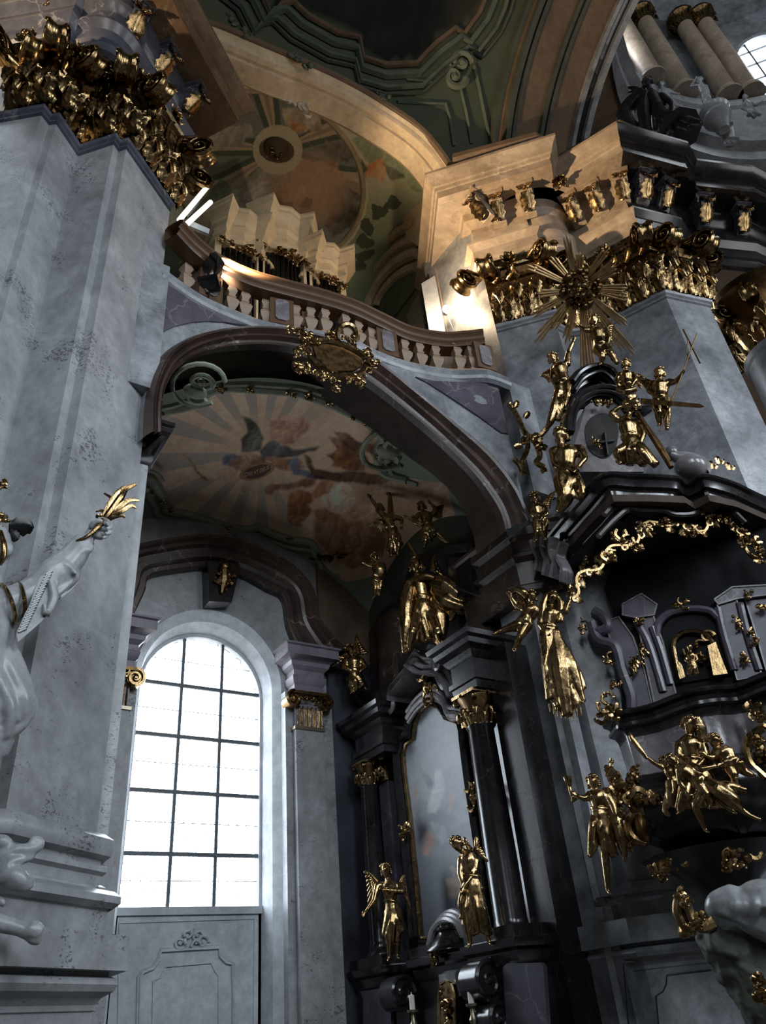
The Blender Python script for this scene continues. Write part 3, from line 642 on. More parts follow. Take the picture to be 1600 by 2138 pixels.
# pilasters with ionic gilt capitals
def ionic(sgn):
    X = lambda x: WX + sgn * (x - WX)
    p = thing('pilaster', (X(6.9), 13.25, 0), ('speckled grey stone pilaster with gilded scroll capital right of the window' if sgn > 0 else 'mostly hidden pilaster left of the window, gilt scroll peeking past the big pier'), 'pilaster')
    def bx(x0, x1, y0, y1, z0, z1, mb): mb.box(((X(x0) + X(x1)) / 2, (y0 + y1) / 2, (z0 + z1) / 2), (abs(x1 - x0), y1 - y0, z1 - z0)); return mb
    mb = MB(); bx(6.6, 7.2, 13.06, 13.4, 0, 6.52, mb); bx(6.46, 7.5, 13.22, 13.4, 0, 7.3, mb); mb.build('shaft', 'stone_pier', p)
    mb = MB(); bx(6.57, 7.23, 13.03, 13.4, 6.5, 6.56, mb); mb.build('necking', 'brass_grey', p)
    mb = MB(); bx(6.62, 7.18, 13.1, 13.4, 6.56, 7.02, mb); k = mb.build('capital', 'stone_lilac', p)
    for i in range(6):
        x = 6.66 + i * .096; mb = MB(); mb.tube([(X(x), 13.09, 6.58), (X(x), 13.09, 6.92), (X(x + .02), 13.09, 6.97), (X(x + .045), 13.09, 6.97), (X(x + .06), 13.09, 6.92), (X(x + .06), 13.09, 6.58)], .017, 5); mb.build('gilt_flute', 'gold', k)
    for s in (6.56, 7.24):
        mb = MB(); scroll(mb, (X(s), 13.0, 7.08), (1, 0, 0), (0, 0, 1), .17, .042, 1.7, a0=math.pi / 2, sgn=1 if (s < 6.9) == (sgn > 0) else -1); mb.tube([(X(s), 13.02, 7.08), (X(s), 13.3, 7.08)], .15, 12); mb.build('volute', 'gold', k, smooth=True)
    mb = MB(); rocaille(mb, (X(6.9), 13.02, 7.12), (1, 0, 0), (0, 0, 1), (0, -1, 0), .2, .08, 3, 12, .02); mb.build('gilt_flower', 'gold', k, smooth=True)
    mb = MB(); bx(6.5, 7.3, 12.98, 13.4, 7.2, 7.26, mb); mb.build('abacus', 'gold_dark', k)
    mb = MB(); pa = [(6.58, 13.4), (6.58, 13.04), (7.22, 13.04), (7.22, 13.4)]; pa = [(X(a), b) for a, b in pa]; pa = pa if sgn > 0 else pa[::-1]
    mb.plan(pa, [(0, 7.26), (0, 7.4), (.03, 7.44), (.06, 7.56), (.02, 7.6), (.02, 7.7), (.1, 7.78), (.12, 7.86), (.2, 7.92), (.26, 7.94), (.26, 8.12), (.3, 8.14), (.3, 8.18), (-.05, 8.18)]); mb.build('entablature', 'stone_lilac', p, smooth=True, angle=30)
    return p
ionic(1); ionic(-1)
# brown archivolt over the window
OI = [(276, 1290), (303, 1234), (313, 1203), (386, 1189), (437, 1186), (502, 1200), (561, 1231), (592, 1248), (602, 1306), (626, 1365)]
OO = [(225, 1275), (240, 1190), (262, 1150), (337, 1131), (420, 1121), (475, 1128), (544, 1152), (606, 1182), (650, 1232), (662, 1290), (690, 1330), (722, 1362)]
def resamp(P, n):
    P = np.array(P, float); d = np.r_[0, np.cumsum(np.linalg.norm(np.diff(P, axis=0), axis=1))]; t = np.linspace(0, d[-1], n); return np.stack([np.interp(t, d, P[:, k]) for k in range(P.shape[1])], 1)
a_, b_ = resamp(cr(OO, 5), 40), resamp(cr(OI, 5), 40)
rows = []
for p, q in zip(a_, b_):
    P, Q = AY(*p, 13.1), AY(*q, 13.25); rows.append([lerp(P, Q, t) + V(0, -o, 0) for t, o in ((0, -.3), (0, .12), (.1, .14), (.18, .08), (.3, .1), (.38, .04), (.5, .03), (.55, .1), (.72, .12), (.8, .02), (.95, .04), (1, .02), (1, -.15))])
mb = MB(); mb.grid(rows); mb.build('trim_1', 'marble_brown', kind='structure', smooth=True, angle=25, world=True)
ks = thing('keystone', AY(462, 1258, 13.2), 'dark tapered keystone with small gilded figure above the window arch', 'keystone')
mb = MB(); mb.prism([AY(x, y, 13.05) for x, y in [(434, 1170), (502, 1178), (492, 1225), (484, 1258), (437, 1255), (436, 1215)]], (0, .35, 0)); mb.build('block', 'marble_black', ks)
mb = MB(); c = AY(469, 1215, 13.02); mb.ell(AY(469, 1185, 12.98), .12, n=10, m=8); rocaille(mb, c, (1, 0, 0), (0, 0, 1), (0, -1, 0), .2, .3, 8, 16, .03); mb.tube([AY(469, 1190, 12.98), c, AY(463, 1240, 13.0)], [.09, .11, .04], 8)
mb.build('gilt_figure', 'gold', ks, smooth=True)

# side walls of the chapel
mb = MB(); mb.box((8.9, 11.4, 6), (.5, 5.4, 12.2)); mb.build('wall_chapel_right', 'plaster_dark', kind='structure', world=True)
mb = MB(); mb.box((1.75, 11.6, 6), (.3, 4.6, 12.2)); mb.build('wall_chapel_left', 'plaster_dark', kind='structure', world=True)
# left jamb and imposts of the arch
jb = thing('jamb', (2.1, 8.7, 0), 'narrow rough stone jamb beside the big left pier under dark impost', 'jamb')
mb = MB(); mb.box((1.98, 8.75, 4.3), (.26, .7, 8.6)); mb.build('jamb_shaft', 'stone_pier', jb)
mb = MB(); mb.plan([(1.7, 8.42), (2.1, 8.42), (2.1, 9.2)], [(0, 8.1), (.02, 8.14), (.06, 8.24), (.06, 8.3), (.03, 8.32), (.03, 8.42), (.12, 8.5), (.16, 8.6), (.22, 8.64), (.22, 8.72), (.26, 8.74), (.26, 8.8), (-.2, 8.8)]); mb.build('impost', 'marble_black', jb, smooth=True, angle=30)
ri = thing('impost_pier', (8.5, 8.1, 0), 'dark brown stepped impost block carrying the right end of the arch', 'impost')
pa = [(8.3, 9.6), (8.3, 8.1), (8.6, 7.8), (9.0, 7.4)]
mb = MB(); mb.plan(pa, [(-.2, 8.62), (.18, 8.62), (.18, 8.56), (.14, 8.5), (.14, 8.36), (.06, 8.28), (.04, 8.1), (.1, 8.05), (.1, 7.98), (.02, 7.9), (.0, 7.5), (.04, 7.46), (.04, 7.36), (-.02, 7.3), (-.3, 7.3)]); mb.build('block', 'marble_brown', ri, smooth=True, angle=30)
mb = MB(); mb.box((8.66, 8.5, 3.65), (.3, .9, 7.3)); mb.box((8.62, 8.0, 3.65), (.2, .2, 7.3)); mb.build('jamb_shaft', 'stone_smooth', ri)

# ---- chapel vault with its fresco
class Canvas:
    """colours for the vertices of a painted surface, laid out in the painting's own outline"""
    def __init__(s, x, y, seed=0):
        s.x, s.y = x, y; s.c = np.zeros((len(x), 3)); R = np.random.RandomState(seed)
        s.wx = sum(np.sin(x * f * a + y * f * b + p) / k for f, a, b, p, k in [(.11 * 2 ** (i % 4), R.uniform(-1, 1), R.uniform(-1, 1), R.uniform(0, 6), 1 + i % 4) for i in range(10)])
        s.wy = sum(np.sin(x * f * a + y * f * b + p) / k for f, a, b, p, k in [(.11 * 2 ** (i % 4), R.uniform(-1, 1), R.uniform(-1, 1), R.uniform(0, 6), 1 + i % 4) for i in range(10)])
        s.cl = sum(np.sin(x * f * a + y * f * b + p) / k for f, a, b, p, k in [(.02 * 1.8 ** (i % 5), R.uniform(-1, 1), R.uniform(-1, 1), R.uniform(0, 6), 1.5 ** (i % 5)) for i in range(15)])
    def put(s, m, col, a=1.): m = np.clip(m, 0, 1)[:, None] * a; s.c = s.c * (1 - m) + np.array(lin(col)) * m
    def poly(s, pts, col, a=1., w=1.5, shade=17):
        P = pts; n = len(P); acc = np.zeros(len(s.x)); k_ = 6
        for q in range(k_):
            x, y = s.x + s.wx * w + 1.8 * math.cos(q * 1.047) * min(w, 1.2), s.y + s.wy * w + 1.8 * math.sin(q * 1.047) * min(w, 1.2); ins_ = np.zeros(len(x), bool)
            for i in range(n):
                (x1, y1), (x2, y2) = P[i], P[(i + 1) % n]
                if y1 == y2: continue
                t = (y1 > y) != (y2 > y); ins_ ^= t & (x < (x2 - x1) * (y - y1) / (y2 - y1) + x1)
            acc += ins_
        inside = acc / k_
        if shade:
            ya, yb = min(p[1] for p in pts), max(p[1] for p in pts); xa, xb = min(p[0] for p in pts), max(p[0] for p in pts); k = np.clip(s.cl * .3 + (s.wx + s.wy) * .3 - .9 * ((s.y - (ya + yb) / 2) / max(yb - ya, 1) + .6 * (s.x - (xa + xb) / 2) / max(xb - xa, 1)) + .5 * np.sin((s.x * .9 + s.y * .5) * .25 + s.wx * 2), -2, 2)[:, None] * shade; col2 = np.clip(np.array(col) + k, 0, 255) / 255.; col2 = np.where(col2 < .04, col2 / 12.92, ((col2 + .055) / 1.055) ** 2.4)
            m = inside[:, None] * a; s.c = s.c * (1 - m) + col2 * m
        else: s.put(inside, col, a)
        return inside
    def ell(s, cx, cy, rx, ry, rot=0, w=1.0):
        x, y = s.x + s.wx * w - cx, s.y + s.wy * w - cy; c, n = math.cos(rot), math.sin(rot)
        return np.sqrt(((x * c + y * n) / rx) ** 2 + ((-x * n + y * c) / ry) ** 2)
def sst(a, b, x): t = np.clip((x - a) / (b - a), 0, 1); return t * t * (3 - 2 * t)
def project(P):
    d = P - EYE; z = d @ CF; return 800 + FPX * (d @ CR) / z, 1069 - FPX * (d @ CU) / z
def painted(name, P, paint, mat='fresco', parent=None, kind=None, world=True, gain=1., **kw):
    """grid surface P (n, m, 3) carrying vertex colours"""
    mb = MB(); mb.grid(P); o = mb.build(name, mat, parent, smooth=True, kind=kind, world=world, **kw)
    x, y = project(np.asarray(P).reshape(-1, 3)); cv = Canvas(x, y, 3); paint(cv); cv.c = np.clip(cv.c * gain, 0, .85)
    at = o.data.color_attributes.new('paint', 'FLOAT_COLOR', 'POINT'); at.data.foreach_set('color', np.c_[cv.c, np.ones(len(x))].astype(np.float32).ravel()); return o
def cvault(X, Y): u, v = (X - 5.15) / 3.5, (Y - 11.2) / 2.9; return 11.42 - 1.0 * u * u - .6 * v * v - 1.1 * u * u * v * v
def PC(x, y, off=0.):
    Z = 11.
    for _ in range(30): p = AZ(x, y, Z); Z = .6 * Z + .4 * (cvault(p[0], p[1]) - off)
    return AZ(x, y, cvault(*AZ(x, y, Z)[:2]) - off)
def paint_chapel(c):
    x, y = c.x, c.y
    c.put(np.ones(len(x)), (74, 80, 70))
    inner = c.poly([(300, 985), (318, 1000), (342, 1040), (352, 1062), (400, 1074), (470, 1096), (560, 1108), (605, 1124), (648, 1132), (660, 1165), (720, 1215), (800, 1200), (960, 1110), (930, 1010), (850, 1000), (800, 985), (788, 945), (800, 915), (768, 880), (745, 868), (690, 842), (640, 822), (560, 812), (470, 806), (440, 812), (410, 836), (380, 850), (330, 858), (290, 870)], (128, 112, 98), w=.6)
    d = np.hypot(x - 545, (y - 945) * 1.15); an = np.arctan2(y - 945, x - 545)
    ins = inner
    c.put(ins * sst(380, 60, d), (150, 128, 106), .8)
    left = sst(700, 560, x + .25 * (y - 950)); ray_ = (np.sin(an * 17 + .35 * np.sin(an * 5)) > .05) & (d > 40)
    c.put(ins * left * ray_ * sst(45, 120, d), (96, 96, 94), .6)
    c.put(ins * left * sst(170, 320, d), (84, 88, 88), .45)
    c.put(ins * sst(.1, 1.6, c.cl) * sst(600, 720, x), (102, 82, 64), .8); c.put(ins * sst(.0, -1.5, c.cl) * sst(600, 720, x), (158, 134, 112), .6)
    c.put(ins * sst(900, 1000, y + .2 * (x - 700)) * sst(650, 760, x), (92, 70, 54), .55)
    for p, k in [
        ([(503, 870), (520, 872), (536, 888), (551, 915), (547, 939), (522, 948), (506, 944), (504, 915), (516, 898), (511, 880)], (50, 52, 46)),
        ([(465, 955), (474, 945), (492, 944), (500, 952), (506, 962), (500, 972), (480, 972), (466, 968)], (66, 70, 84)),
        ([(478, 958), (510, 945), (545, 950), (560, 962), (552, 985), (520, 990), (490, 980)], (104, 78, 62)),
        ([(545, 940), (562, 920), (590, 918), (612, 935), (640, 938), (668, 930), (660, 940), (628, 950), (600, 952), (566, 960), (548, 958)], (54, 56, 56)),
        ([(556, 952), (590, 955), (625, 958), (640, 978), (600, 985), (570, 970)], (112, 78, 58)),
        ([(600, 960), (622, 950), (626, 980), (650, 985), (680, 998), (650, 1000), (612, 990)], (74, 78, 92)),
        ([(558, 880), (590, 872), (640, 872), (652, 895), (630, 905), (612, 925), (590, 930), (565, 915)], (138, 108, 90)),
        ([(552, 1020), (560, 1012), (610, 1010), (640, 998), (664, 1000), (660, 1012), (612, 1022), (572, 1025), (562, 1036), (553, 1034)], (92, 64, 46)),
        ([(632, 948), (645, 955), (655, 975), (690, 985), (740, 985), (790, 990), (830, 1000), (800, 1012), (740, 1010), (690, 1006), (655, 995), (640, 975)], (70, 52, 42)),
        ([(690, 910), (720, 918), (745, 935), (770, 960), (760, 985), (725, 985), (700, 965), (680, 950), (705, 940)], (94, 66, 46)),
        ([(700, 940), (716, 946), (700, 960), (735, 958), (720, 975), (690, 972)], (128, 96, 66)),
        ([(600, 1035), (620, 1022), (650, 1025), (656, 1045), (630, 1062), (602, 1060)], (122, 86, 58)),
        ([(600, 1050), (640, 1045), (650, 1070), (630, 1100), (608, 1098), (598, 1075)], (110, 76, 52)),
        ([(672, 1040), (690, 1020), (715, 1005), (735, 1020), (745, 1048), (730, 1070), (712, 1076), (690, 1066), (676, 1055)], (150, 130, 112)),
        ([(690, 1030), (712, 1014), (722, 1040), (706, 1060)], (170, 150, 132)),
        ([(672, 1000), (700, 1012), (690, 1030), (660, 1045), (650, 1035)], (120, 84, 60)),
        ([(650, 1070), (680, 1062), (720, 1082), (730, 1110), (712, 1118), (690, 1092), (660, 1085)], (104, 72, 52)),
        ([(655, 1085), (720, 1090), (770, 1080), (810, 1110), (800, 1160), (740, 1190), (690, 1160), (660, 1125)], (104, 78, 58)),
        ([(720, 1070), (760, 1050), (790, 1060), (780, 1085), (740, 1090)], (134, 104, 80)),
        ([(700, 900), (730, 905), (760, 925), (790, 930), (785, 950), (750, 940), (715, 925)], (80, 60, 48)),
        ([(382, 948), (388, 946), (432, 998), (438, 1003), (428, 1002)], (96, 66, 50)),
        ([(425, 980), (470, 978), (500, 985), (512, 1000), (512, 1030), (506, 1034), (498, 1008), (470, 1002), (432, 998)], (140, 114, 94))]:
        c.poly(p, k, .92, 1.2)
    e = c.ell(537, 984, 36, 15, -.3, .3); c.put(ins * (e < 1), (70, 50, 42)); c.put(ins * (np.abs(e - .95) < .12), (112, 84, 62))
nx, ny = 520, 390
xs, ys = np.linspace(1.7, 9.2, nx), np.linspace(8.55, 13.55, ny); XX, YY = np.meshgrid(xs, ys, indexing='ij')
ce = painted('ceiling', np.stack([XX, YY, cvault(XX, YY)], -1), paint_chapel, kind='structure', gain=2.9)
# stucco frame of the fresco
FR = [[(296, 990), (318, 1002), (342, 1042), (352, 1064), (400, 1076), (470, 1098), (520, 1106)], [(520, 1106), (540, 1100), (560, 1110), (605, 1126), (650, 1134), (664, 1168)], [(290, 868), (335, 858), (380, 850), (410, 838), (440, 814), (470, 806)], [(470, 806), (560, 812), (620, 818), (640, 824)], [(640, 824), (690, 842), (745, 868), (772, 884), (802, 912)], [(802, 912), (789, 945), (800, 985), (850, 1002)]]
for q in FR:
    C = cr([PC(x, y, .02) for x, y in q], 6)
    mb = MB(); mb.tube(C, .1, 8); mb.build('stucco_moulding', 'stucco_green', ce, smooth=True)
    C2 = [p + nrm((p - PC(560, 960)) * V(1, 1, 0)) * .2 for p in C]; C2 = [V(p[0], p[1], cvault(p[0], p[1]) - .02) for p in C2]; mb = MB(); mb.tube(C2, .06, 6); mb.build('stucco_fillet', 'stucco_green', ce, smooth=True)
for q in [(335, 858), (405, 838), (455, 812), (520, 810), (610, 818), (648, 826), (690, 842), (742, 868), (350, 1062), (475, 1098), (600, 1124), (772, 884), (792, 950), (345, 1045)]:
    mb = MB(); p = PC(*q, .1); rocaille(mb, p, (1, 0, 0), (0, 1, 0), (0, 0, -1), .15, .1, int(q[0]), 6, .025); mb.build('gilt_leafwork', 'gold', ce, smooth=True)
for cx, cy, r in ((415, 805, .38), (820, 935, .55), (300, 1010, .36)):      # scrolled cartouches
    p = PC(cx, cy, .06); mb = MB(); s = 1 if cx > 500 else -1
    scroll(mb, p + V(0, -.2 * r, 0), (1, 0, 0), (0, 1, 0), .5 * r, .13 * r, 1.3, sgn=s); scroll(mb, p + V(.1 * r, .55 * r, -.03), (1, 0, 0), (0, 1, 0), .4 * r, .12 * r, 1.2, sgn=-s)
    mb.tube([p + V(r * math.cos(t), 1.25 * r * math.sin(t), 0) for t in np.linspace(.6, 5.7, 18)], .1 * r, 7); mb.ell(p + V(0, .15, 0), (.5 * r, .35 * r, .1), n=10, m=6)
    mb.build('cartouche_scroll', 'stucco_green', ce, smooth=True)
for q, k in (((690, 1160), 14), ((905, 925), 16)):
    mb = MB(); rocaille(mb, PC(*q, .08), nrm(V(1, -.3, 0)), nrm(V(.3, 1, 0)), (0, 0, -1), .45, .16, k, 18, .03); mb.build('gilt_garland', 'gold_dark', ce, smooth=True)
# lettering on the painted ribbon
cu = bpy.data.curves.new('inscription', 'FONT'); cu.body = 'QVIS VT DEUS'; cu.size = 1; cu.align_x = 'CENTER'; cu.resolution_u = 3
to = bpy.data.objects.new('inscription_src', cu); COL.objects.link(to); dg = bpy.context.evaluated_depsgraph_get(); me = bpy.data.meshes.new_from_object(to.evaluated_get(dg)); bpy.data.objects.remove(to)
W = max(v.co.x for v in me.vertices) - min(v.co.x for v in me.vertices); vs = []
for v in me.vertices:
    t = v.co.x / W * 54; h = v.co.y * 12; a = -.30; bend = -(t / 27) ** 2 * 3.5 + 4.5
    vs.append(PC(536 + t * math.cos(a) + h * math.sin(-a) * .2, 986 + t * math.sin(a) - h + 0 - bend * -.8, .012))
mb = MB(); mb.add(vs, [tuple(p.vertices) for p in me.polygons]); mb.build('inscription', 'cream_wood', ce)

# ================================================================== gallery room over the chapel
def gvault(X, Y): u, v = (X - 5.2) / 3.9, (Y - 10.8) / 3.2; return 21.9 - .5 * u * u - 1.0 * v * v - .5 * u * u * v * v
def PGV(x, y, off=0.):
    Z = 20.
    for _ in range(30): p = AZ(x, y, Z); Z = .6 * Z + .4 * (gvault(p[0], p[1]) - off)
    return AZ(x, y, gvault(*AZ(x, y, Z)[:2]) - off)
def paint_gallery(c):
    x, y = c.x, c.y
    c.put(np.ones(len(x)), (104, 112, 94))
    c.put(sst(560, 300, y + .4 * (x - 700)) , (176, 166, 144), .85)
    c.poly([(640, 150), (720, 200), (790, 270), (850, 330), (900, 360), (900, 300), (800, 220), (700, 160)], (190, 176, 150), .6)
    c.poly([(735, 290), (760, 330), (795, 345), (830, 360), (860, 395), (900, 420), (900, 330), (840, 300), (780, 270)], (112, 122, 98), .8)
    e = c.ell(562, 372, 202, 168, .55, .5)
    c.put(e < 1.07, (168, 152, 128)); c.put(e < 1.0, (104, 106, 98))
    ins = (e < .985).astype(float); dx, dy = x - 580, y - 313; an = np.arctan2(dy, dx); d = np.hypot(dx, dy)
    for a0 in (.45, 1.25 + .1, 2.55, 3.35 - .1, 4.5, 5.9):
        dd = np.abs((an - a0 + math.pi) % (2 * math.pi) - math.pi); w = .12 + .1 * sst(120, 220, d)
        c.put(ins * (dd < w + 12 / np.maximum(d, 8)), (70, 76, 66)); c.put(ins * (dd < w), (150, 134, 116)); c.put(ins * (dd < w * .35), (126, 110, 96))
    for p, k in [([(430, 290), (470, 262), (520, 262), (535, 290), (500, 305), (440, 310)], (128, 122, 112)), ([(585, 230), (650, 228), (680, 260), (640, 285), (600, 275)], (146, 132, 120)),
                 ([(485, 385), (530, 345), (575, 350), (590, 380), (560, 430), (520, 450), (490, 425)], (132, 126, 118)), ([(620, 330), (690, 335), (725, 370), (710, 420), (660, 440), (600, 420), (600, 390)], (140, 112, 94)),
                 ([(400, 400), (460, 370), (490, 400), (480, 450), (430, 460), (400, 440)], (104, 110, 96)), ([(700, 380), (750, 400), (750, 450), (700, 500), (670, 460)], (70, 66, 60)), ([(590, 240), (620, 250), (640, 275), (610, 275)], (170, 130, 96)), ([(640, 300), (720, 290), (740, 330), (700, 335)], (112, 104, 96))]:
        c.poly(p, k, .9, 3)
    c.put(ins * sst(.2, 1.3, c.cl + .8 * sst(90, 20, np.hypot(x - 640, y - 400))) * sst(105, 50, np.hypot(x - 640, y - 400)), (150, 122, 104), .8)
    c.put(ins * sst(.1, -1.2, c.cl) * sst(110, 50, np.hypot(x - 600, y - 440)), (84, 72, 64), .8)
    for cx, cy, r_, k in ((585, 418, 13, (150, 118, 96)), (605, 432, 11, (128, 100, 84)), (622, 412, 10, (158, 128, 106)), (598, 402, 9, (140, 112, 94)), (640, 430, 12, (120, 92, 76)), (570, 440, 12, (132, 104, 88)), (612, 452, 13, (112, 88, 74)), (635, 395, 12, (164, 138, 116)), (655, 380, 14, (150, 124, 104)), (560, 415, 9, (146, 116, 98))): c.put(ins * (c.ell(cx, cy, r_, r_ * .8, cx * .1, 2.5) < 1), k, .85)
    c.put(ins * (d < 52), (168, 150, 130)); c.put(ins * (c.ell(578, 313, 37, 27, .2, .3) < 1), (84, 66, 54)); e2 = c.ell(578, 313, 20, 15, .2, 1.5); c.put(ins * (np.abs(e2 - 1) < .25), (142, 122, 98)); c.put(ins * (d < 7), (26, 24, 22))
    for p, k in [([(770, 335), (795, 330), (815, 350), (800, 385), (775, 370), (760, 355)], (170, 112, 78)), ([(800, 340), (830, 352), (850, 372), (820, 378)], (72, 74, 64)), ([(750, 330), (770, 345), (765, 370), (748, 350)], (60, 72, 60))]: c.poly(p, k, .9, 2)
    for cx, cy in ((790, 440), (770, 470), (765, 500), (760, 530), (745, 555), (815, 425)):
        c.put((c.ell(cx, cy, 16, 14, 0, 3) < 1), (52, 56, 48), .9)
nx, ny = 380, 300
XX, YY = np.meshgrid(np.linspace(.8, 10.2, nx), np.linspace(7.85, 14.1, ny), indexing='ij')
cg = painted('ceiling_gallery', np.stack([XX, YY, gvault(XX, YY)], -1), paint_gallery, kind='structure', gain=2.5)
el = [PGV(562 + 206 * math.cos(t) * math.cos(.55) - 172 * math.sin(t) * math.sin(.55), 372 + 206 * math.cos(t) * math.sin(.55) + 172 * math.sin(t) * math.cos(.55), .03) for t in np.linspace(0, 2 * math.pi, 60)]
mb = MB(); mb.tube(el, .07, 6); mb.build('oval_moulding', 'plaster_cream', cg, smooth=True)
mb = MB(); p_ = PGV(578, 313, .1); mb.lathe([(.03, -.16), (.12, -.1), (.2, -.04), (.3, 0), (.34, .05)], p_, 20); ro_ = mb.build('roundel', 'plaster_brown', cg, smooth=True); mb = MB(); rocaille(mb, p_ - V(0, 0, .08), (1, 0, 0), (0, 1, 0), (0, 0, -1), .2, .2, 8, 16, .025); mb.build('gilt_rosette', 'gold', ro_, smooth=True)
mb = MB(); mb.box((9.6, 11.3, 17), (.3, 6, 11)); mb.build('wall_gallery_right', 'plaster_green', kind='structure', world=True)
mb = MB(); mb.box((1.0, 11.6, 17), (.3, 5, 11)); mb.build('wall_gallery_left', 'plaster_green', kind='structure', world=True)
mb = MB(); mb.box((5.2, 14.0, 17), (9, .1, 11)); mb.build('wall_gallery_back', 'plaster_green', kind='structure', world=True)
# arched doorway surround on the gallery's right wall
da = thing('door_1', AX(800, 560, 9.3) * V(1, 1, 0) + V(0, 0, 11.6), 'stepped cream arch surround with green tympanum on gallery side wall', 'doorway', kind='structure')
O1 = [(708, 640), (716, 605), (745, 545), (790, 485), (838, 448), (868, 436)]
for k, (s, o) in enumerate(((0, 0), (.16, .08), (.32, .02), (.46, .1), (.6, .0))):
    P = cr([AX(lerp(x, 860 + (x - 800) * .2, s), lerp(y, 640, s), 9.42 - o * 1.2) for x, y in O1], 6); mb = MB(); mb.tube(P, .15, 8); mb.build('arch_moulding', 'plaster_cream', da, smooth=True)
P = cr([AX(lerp(x, 860 + (x - 800) * .2, .12), lerp(y, 640, .12), 9.42) for x, y in O1], 6); Q = cr([AX(lerp(x, 860 + (x - 800) * .2, .6), lerp(y, 640, .6), 9.42) for x, y in O1], 6)
mb = MB(); mb.grid([P, Q]); mb.build('arch_band', 'plaster_cream', da)
mb = MB(); mb.prism([AX(lerp(x, 860 + (x - 800) * .2, .62), lerp(y, 640, .62), 9.4) for x, y in O1] + [AX(900, 560, 9.4), AX(800, 690, 9.4)], (.08, 0, 0)); mb.build('tympanum', 'plaster_green', da)
mb = MB(); P = [AX(838, 448, 9.3), AX(884, 420, 9.1), AX(884, 520, 9.1), AX(850, 500, 9.3)]; mb.prism(P, (.3, 0, 0)); mb.build('corner_block', 'plaster_cream', da)
mb = MB(); mb.prism([AX(850, 660, 9.3), AX(905, 570, 9.3), AX(912, 570, 9.3), AX(858, 665, 9.3)], (.1, 0, 0)); mb.build('sill_edge', 'plaster_cream', da)

# ---- lunette arch of the gallery bay, nave vault
LX = [1.2, 1.75, 2.2, 3.5, 5.19, 6.51, 7.59, 8.2, 8.6]; LZ = [18.0, 18.5, 19.02, 19.4, 19.85, 19.9, 19.66, 18.95, 18.0]
def larch(X): return float(np.interp(X, LX, LZ))
La = cr([V(a, 7.7, b) for a, b in zip(LX, LZ)], 6)
rows = []
for p in La:
    d = nrm(V(0, 0, 1) * 2 + V(p[0] - 5.2, 0, 0) * .5)
    rows.append([p + d * a + V(0, b, 0) for a, b in ((.25, .05), (.2, -.08), (.1, -.1), (.05, -.02), (0, 0), (-.05, .05), (-.08, .16), (-.06, .24), (-.14, .26), (-.16, .7), (-.1, .75), (.3, .95), (1.2, 1.0))])
mb = MB(); mb.grid(rows); lu = mb.build('trim_2', 'plaster_cream', kind='structure', smooth=True, angle=25, world=True)
mb = MB(); mb.tube([p + V(0, -.1, .22) for p in La], .09, 6); mb.build('outer_moulding', 'plaster_brown', lu, smooth=True)
for px, py, sd in ((630, 228, 1), (500, 60, 2), (628, 133, 3), (795, 205, 4)):
    mb = MB(); p = AY(px, py, 7.55); rocaille(mb, p, (1, 0, 0), (0, 0, 1), (0, -1, 0), .3, .2, sd, 10, .04); mb.build('stucco_crest', 'plaster_cream' if sd == 1 else 'plaster_green', lu, smooth=True)
A_, B_ = 8.05, 8.0
def nvault(t, k=1.): return A_ * k * math.cos(t), 18 + B_ * k * math.sin(t)
def PN(x, y, off=0.):
    k = 1 - off / 8; r = ray(x, y); a = (r[1] / A_) ** 2 + (r[2] / B_) ** 2; b = 2 * (r[2] * (1.6 - 18) / B_ ** 2); c = ((1.6 - 18) / B_) ** 2 - k * k
    t = (-b + math.sqrt(max(b * b - 4 * a * c, 0))) / (2 * a); return EYE + r * t
rows = []
for X in np.linspace(-13.9, 12.4, 150):
    z0 = larch(X) + .1 if 1.2 < X < 8.6 else 18.0; t0 = math.asin((z0 - 18) / B_)
    rows.append([V(X, *nvault(t)) for t in np.linspace(t0, math.pi, 70)])
def paint_nave(c):
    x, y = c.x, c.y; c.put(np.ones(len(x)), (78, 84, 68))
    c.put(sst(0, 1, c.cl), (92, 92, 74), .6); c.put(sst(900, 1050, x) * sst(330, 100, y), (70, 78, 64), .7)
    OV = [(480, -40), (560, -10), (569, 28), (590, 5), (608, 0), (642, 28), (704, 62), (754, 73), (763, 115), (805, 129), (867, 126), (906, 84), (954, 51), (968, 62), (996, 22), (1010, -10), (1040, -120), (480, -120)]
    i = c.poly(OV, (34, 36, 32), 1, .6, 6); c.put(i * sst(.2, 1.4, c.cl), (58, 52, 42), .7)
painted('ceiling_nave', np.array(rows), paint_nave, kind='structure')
cn = bpy.data.objects['ceiling_nave']
FN = [(478, -60), (545, -14), (566, 34), (590, 8), (612, 3), (642, 32), (704, 67), (750, 78), (758, 120), (805, 135), (870, 132), (910, 90), (952, 58), (970, 70), (1002, 26), (1016, -12), (1040, -120)]
for k, (dx, r) in enumerate(((0, .08), (22, .1), (48, .07), (62, .05))):
    P = [];
    for x, y in FN: d = nrm(V(x - 790, (y + 180), 0)); P.append(PN(x + d[0] * dx, y + d[1] * dx, .06))
    mb = MB(); mb.tube(P, r, 5); mb.build('fresco_frame', ('plaster_brown', 'plaster_green', 'plaster_green', 'plaster_dark')[k], cn)
for q in ([(935, 125), (960, 175), (975, 240), (985, 300)], [(985, 115), (1000, 180), (1012, 240), (1022, 285)], [(830, 212), (900, 215), (930, 216)], [(930, 216), (940, 250), (948, 305)], [(850, 165), (905, 172), (935, 150)]):
    mb = MB(); mb.tube([PN(x, y, .03) for x, y in q], .045, 5); mb.build('panel_moulding', 'plaster_green', cn)
mb = MB(); 
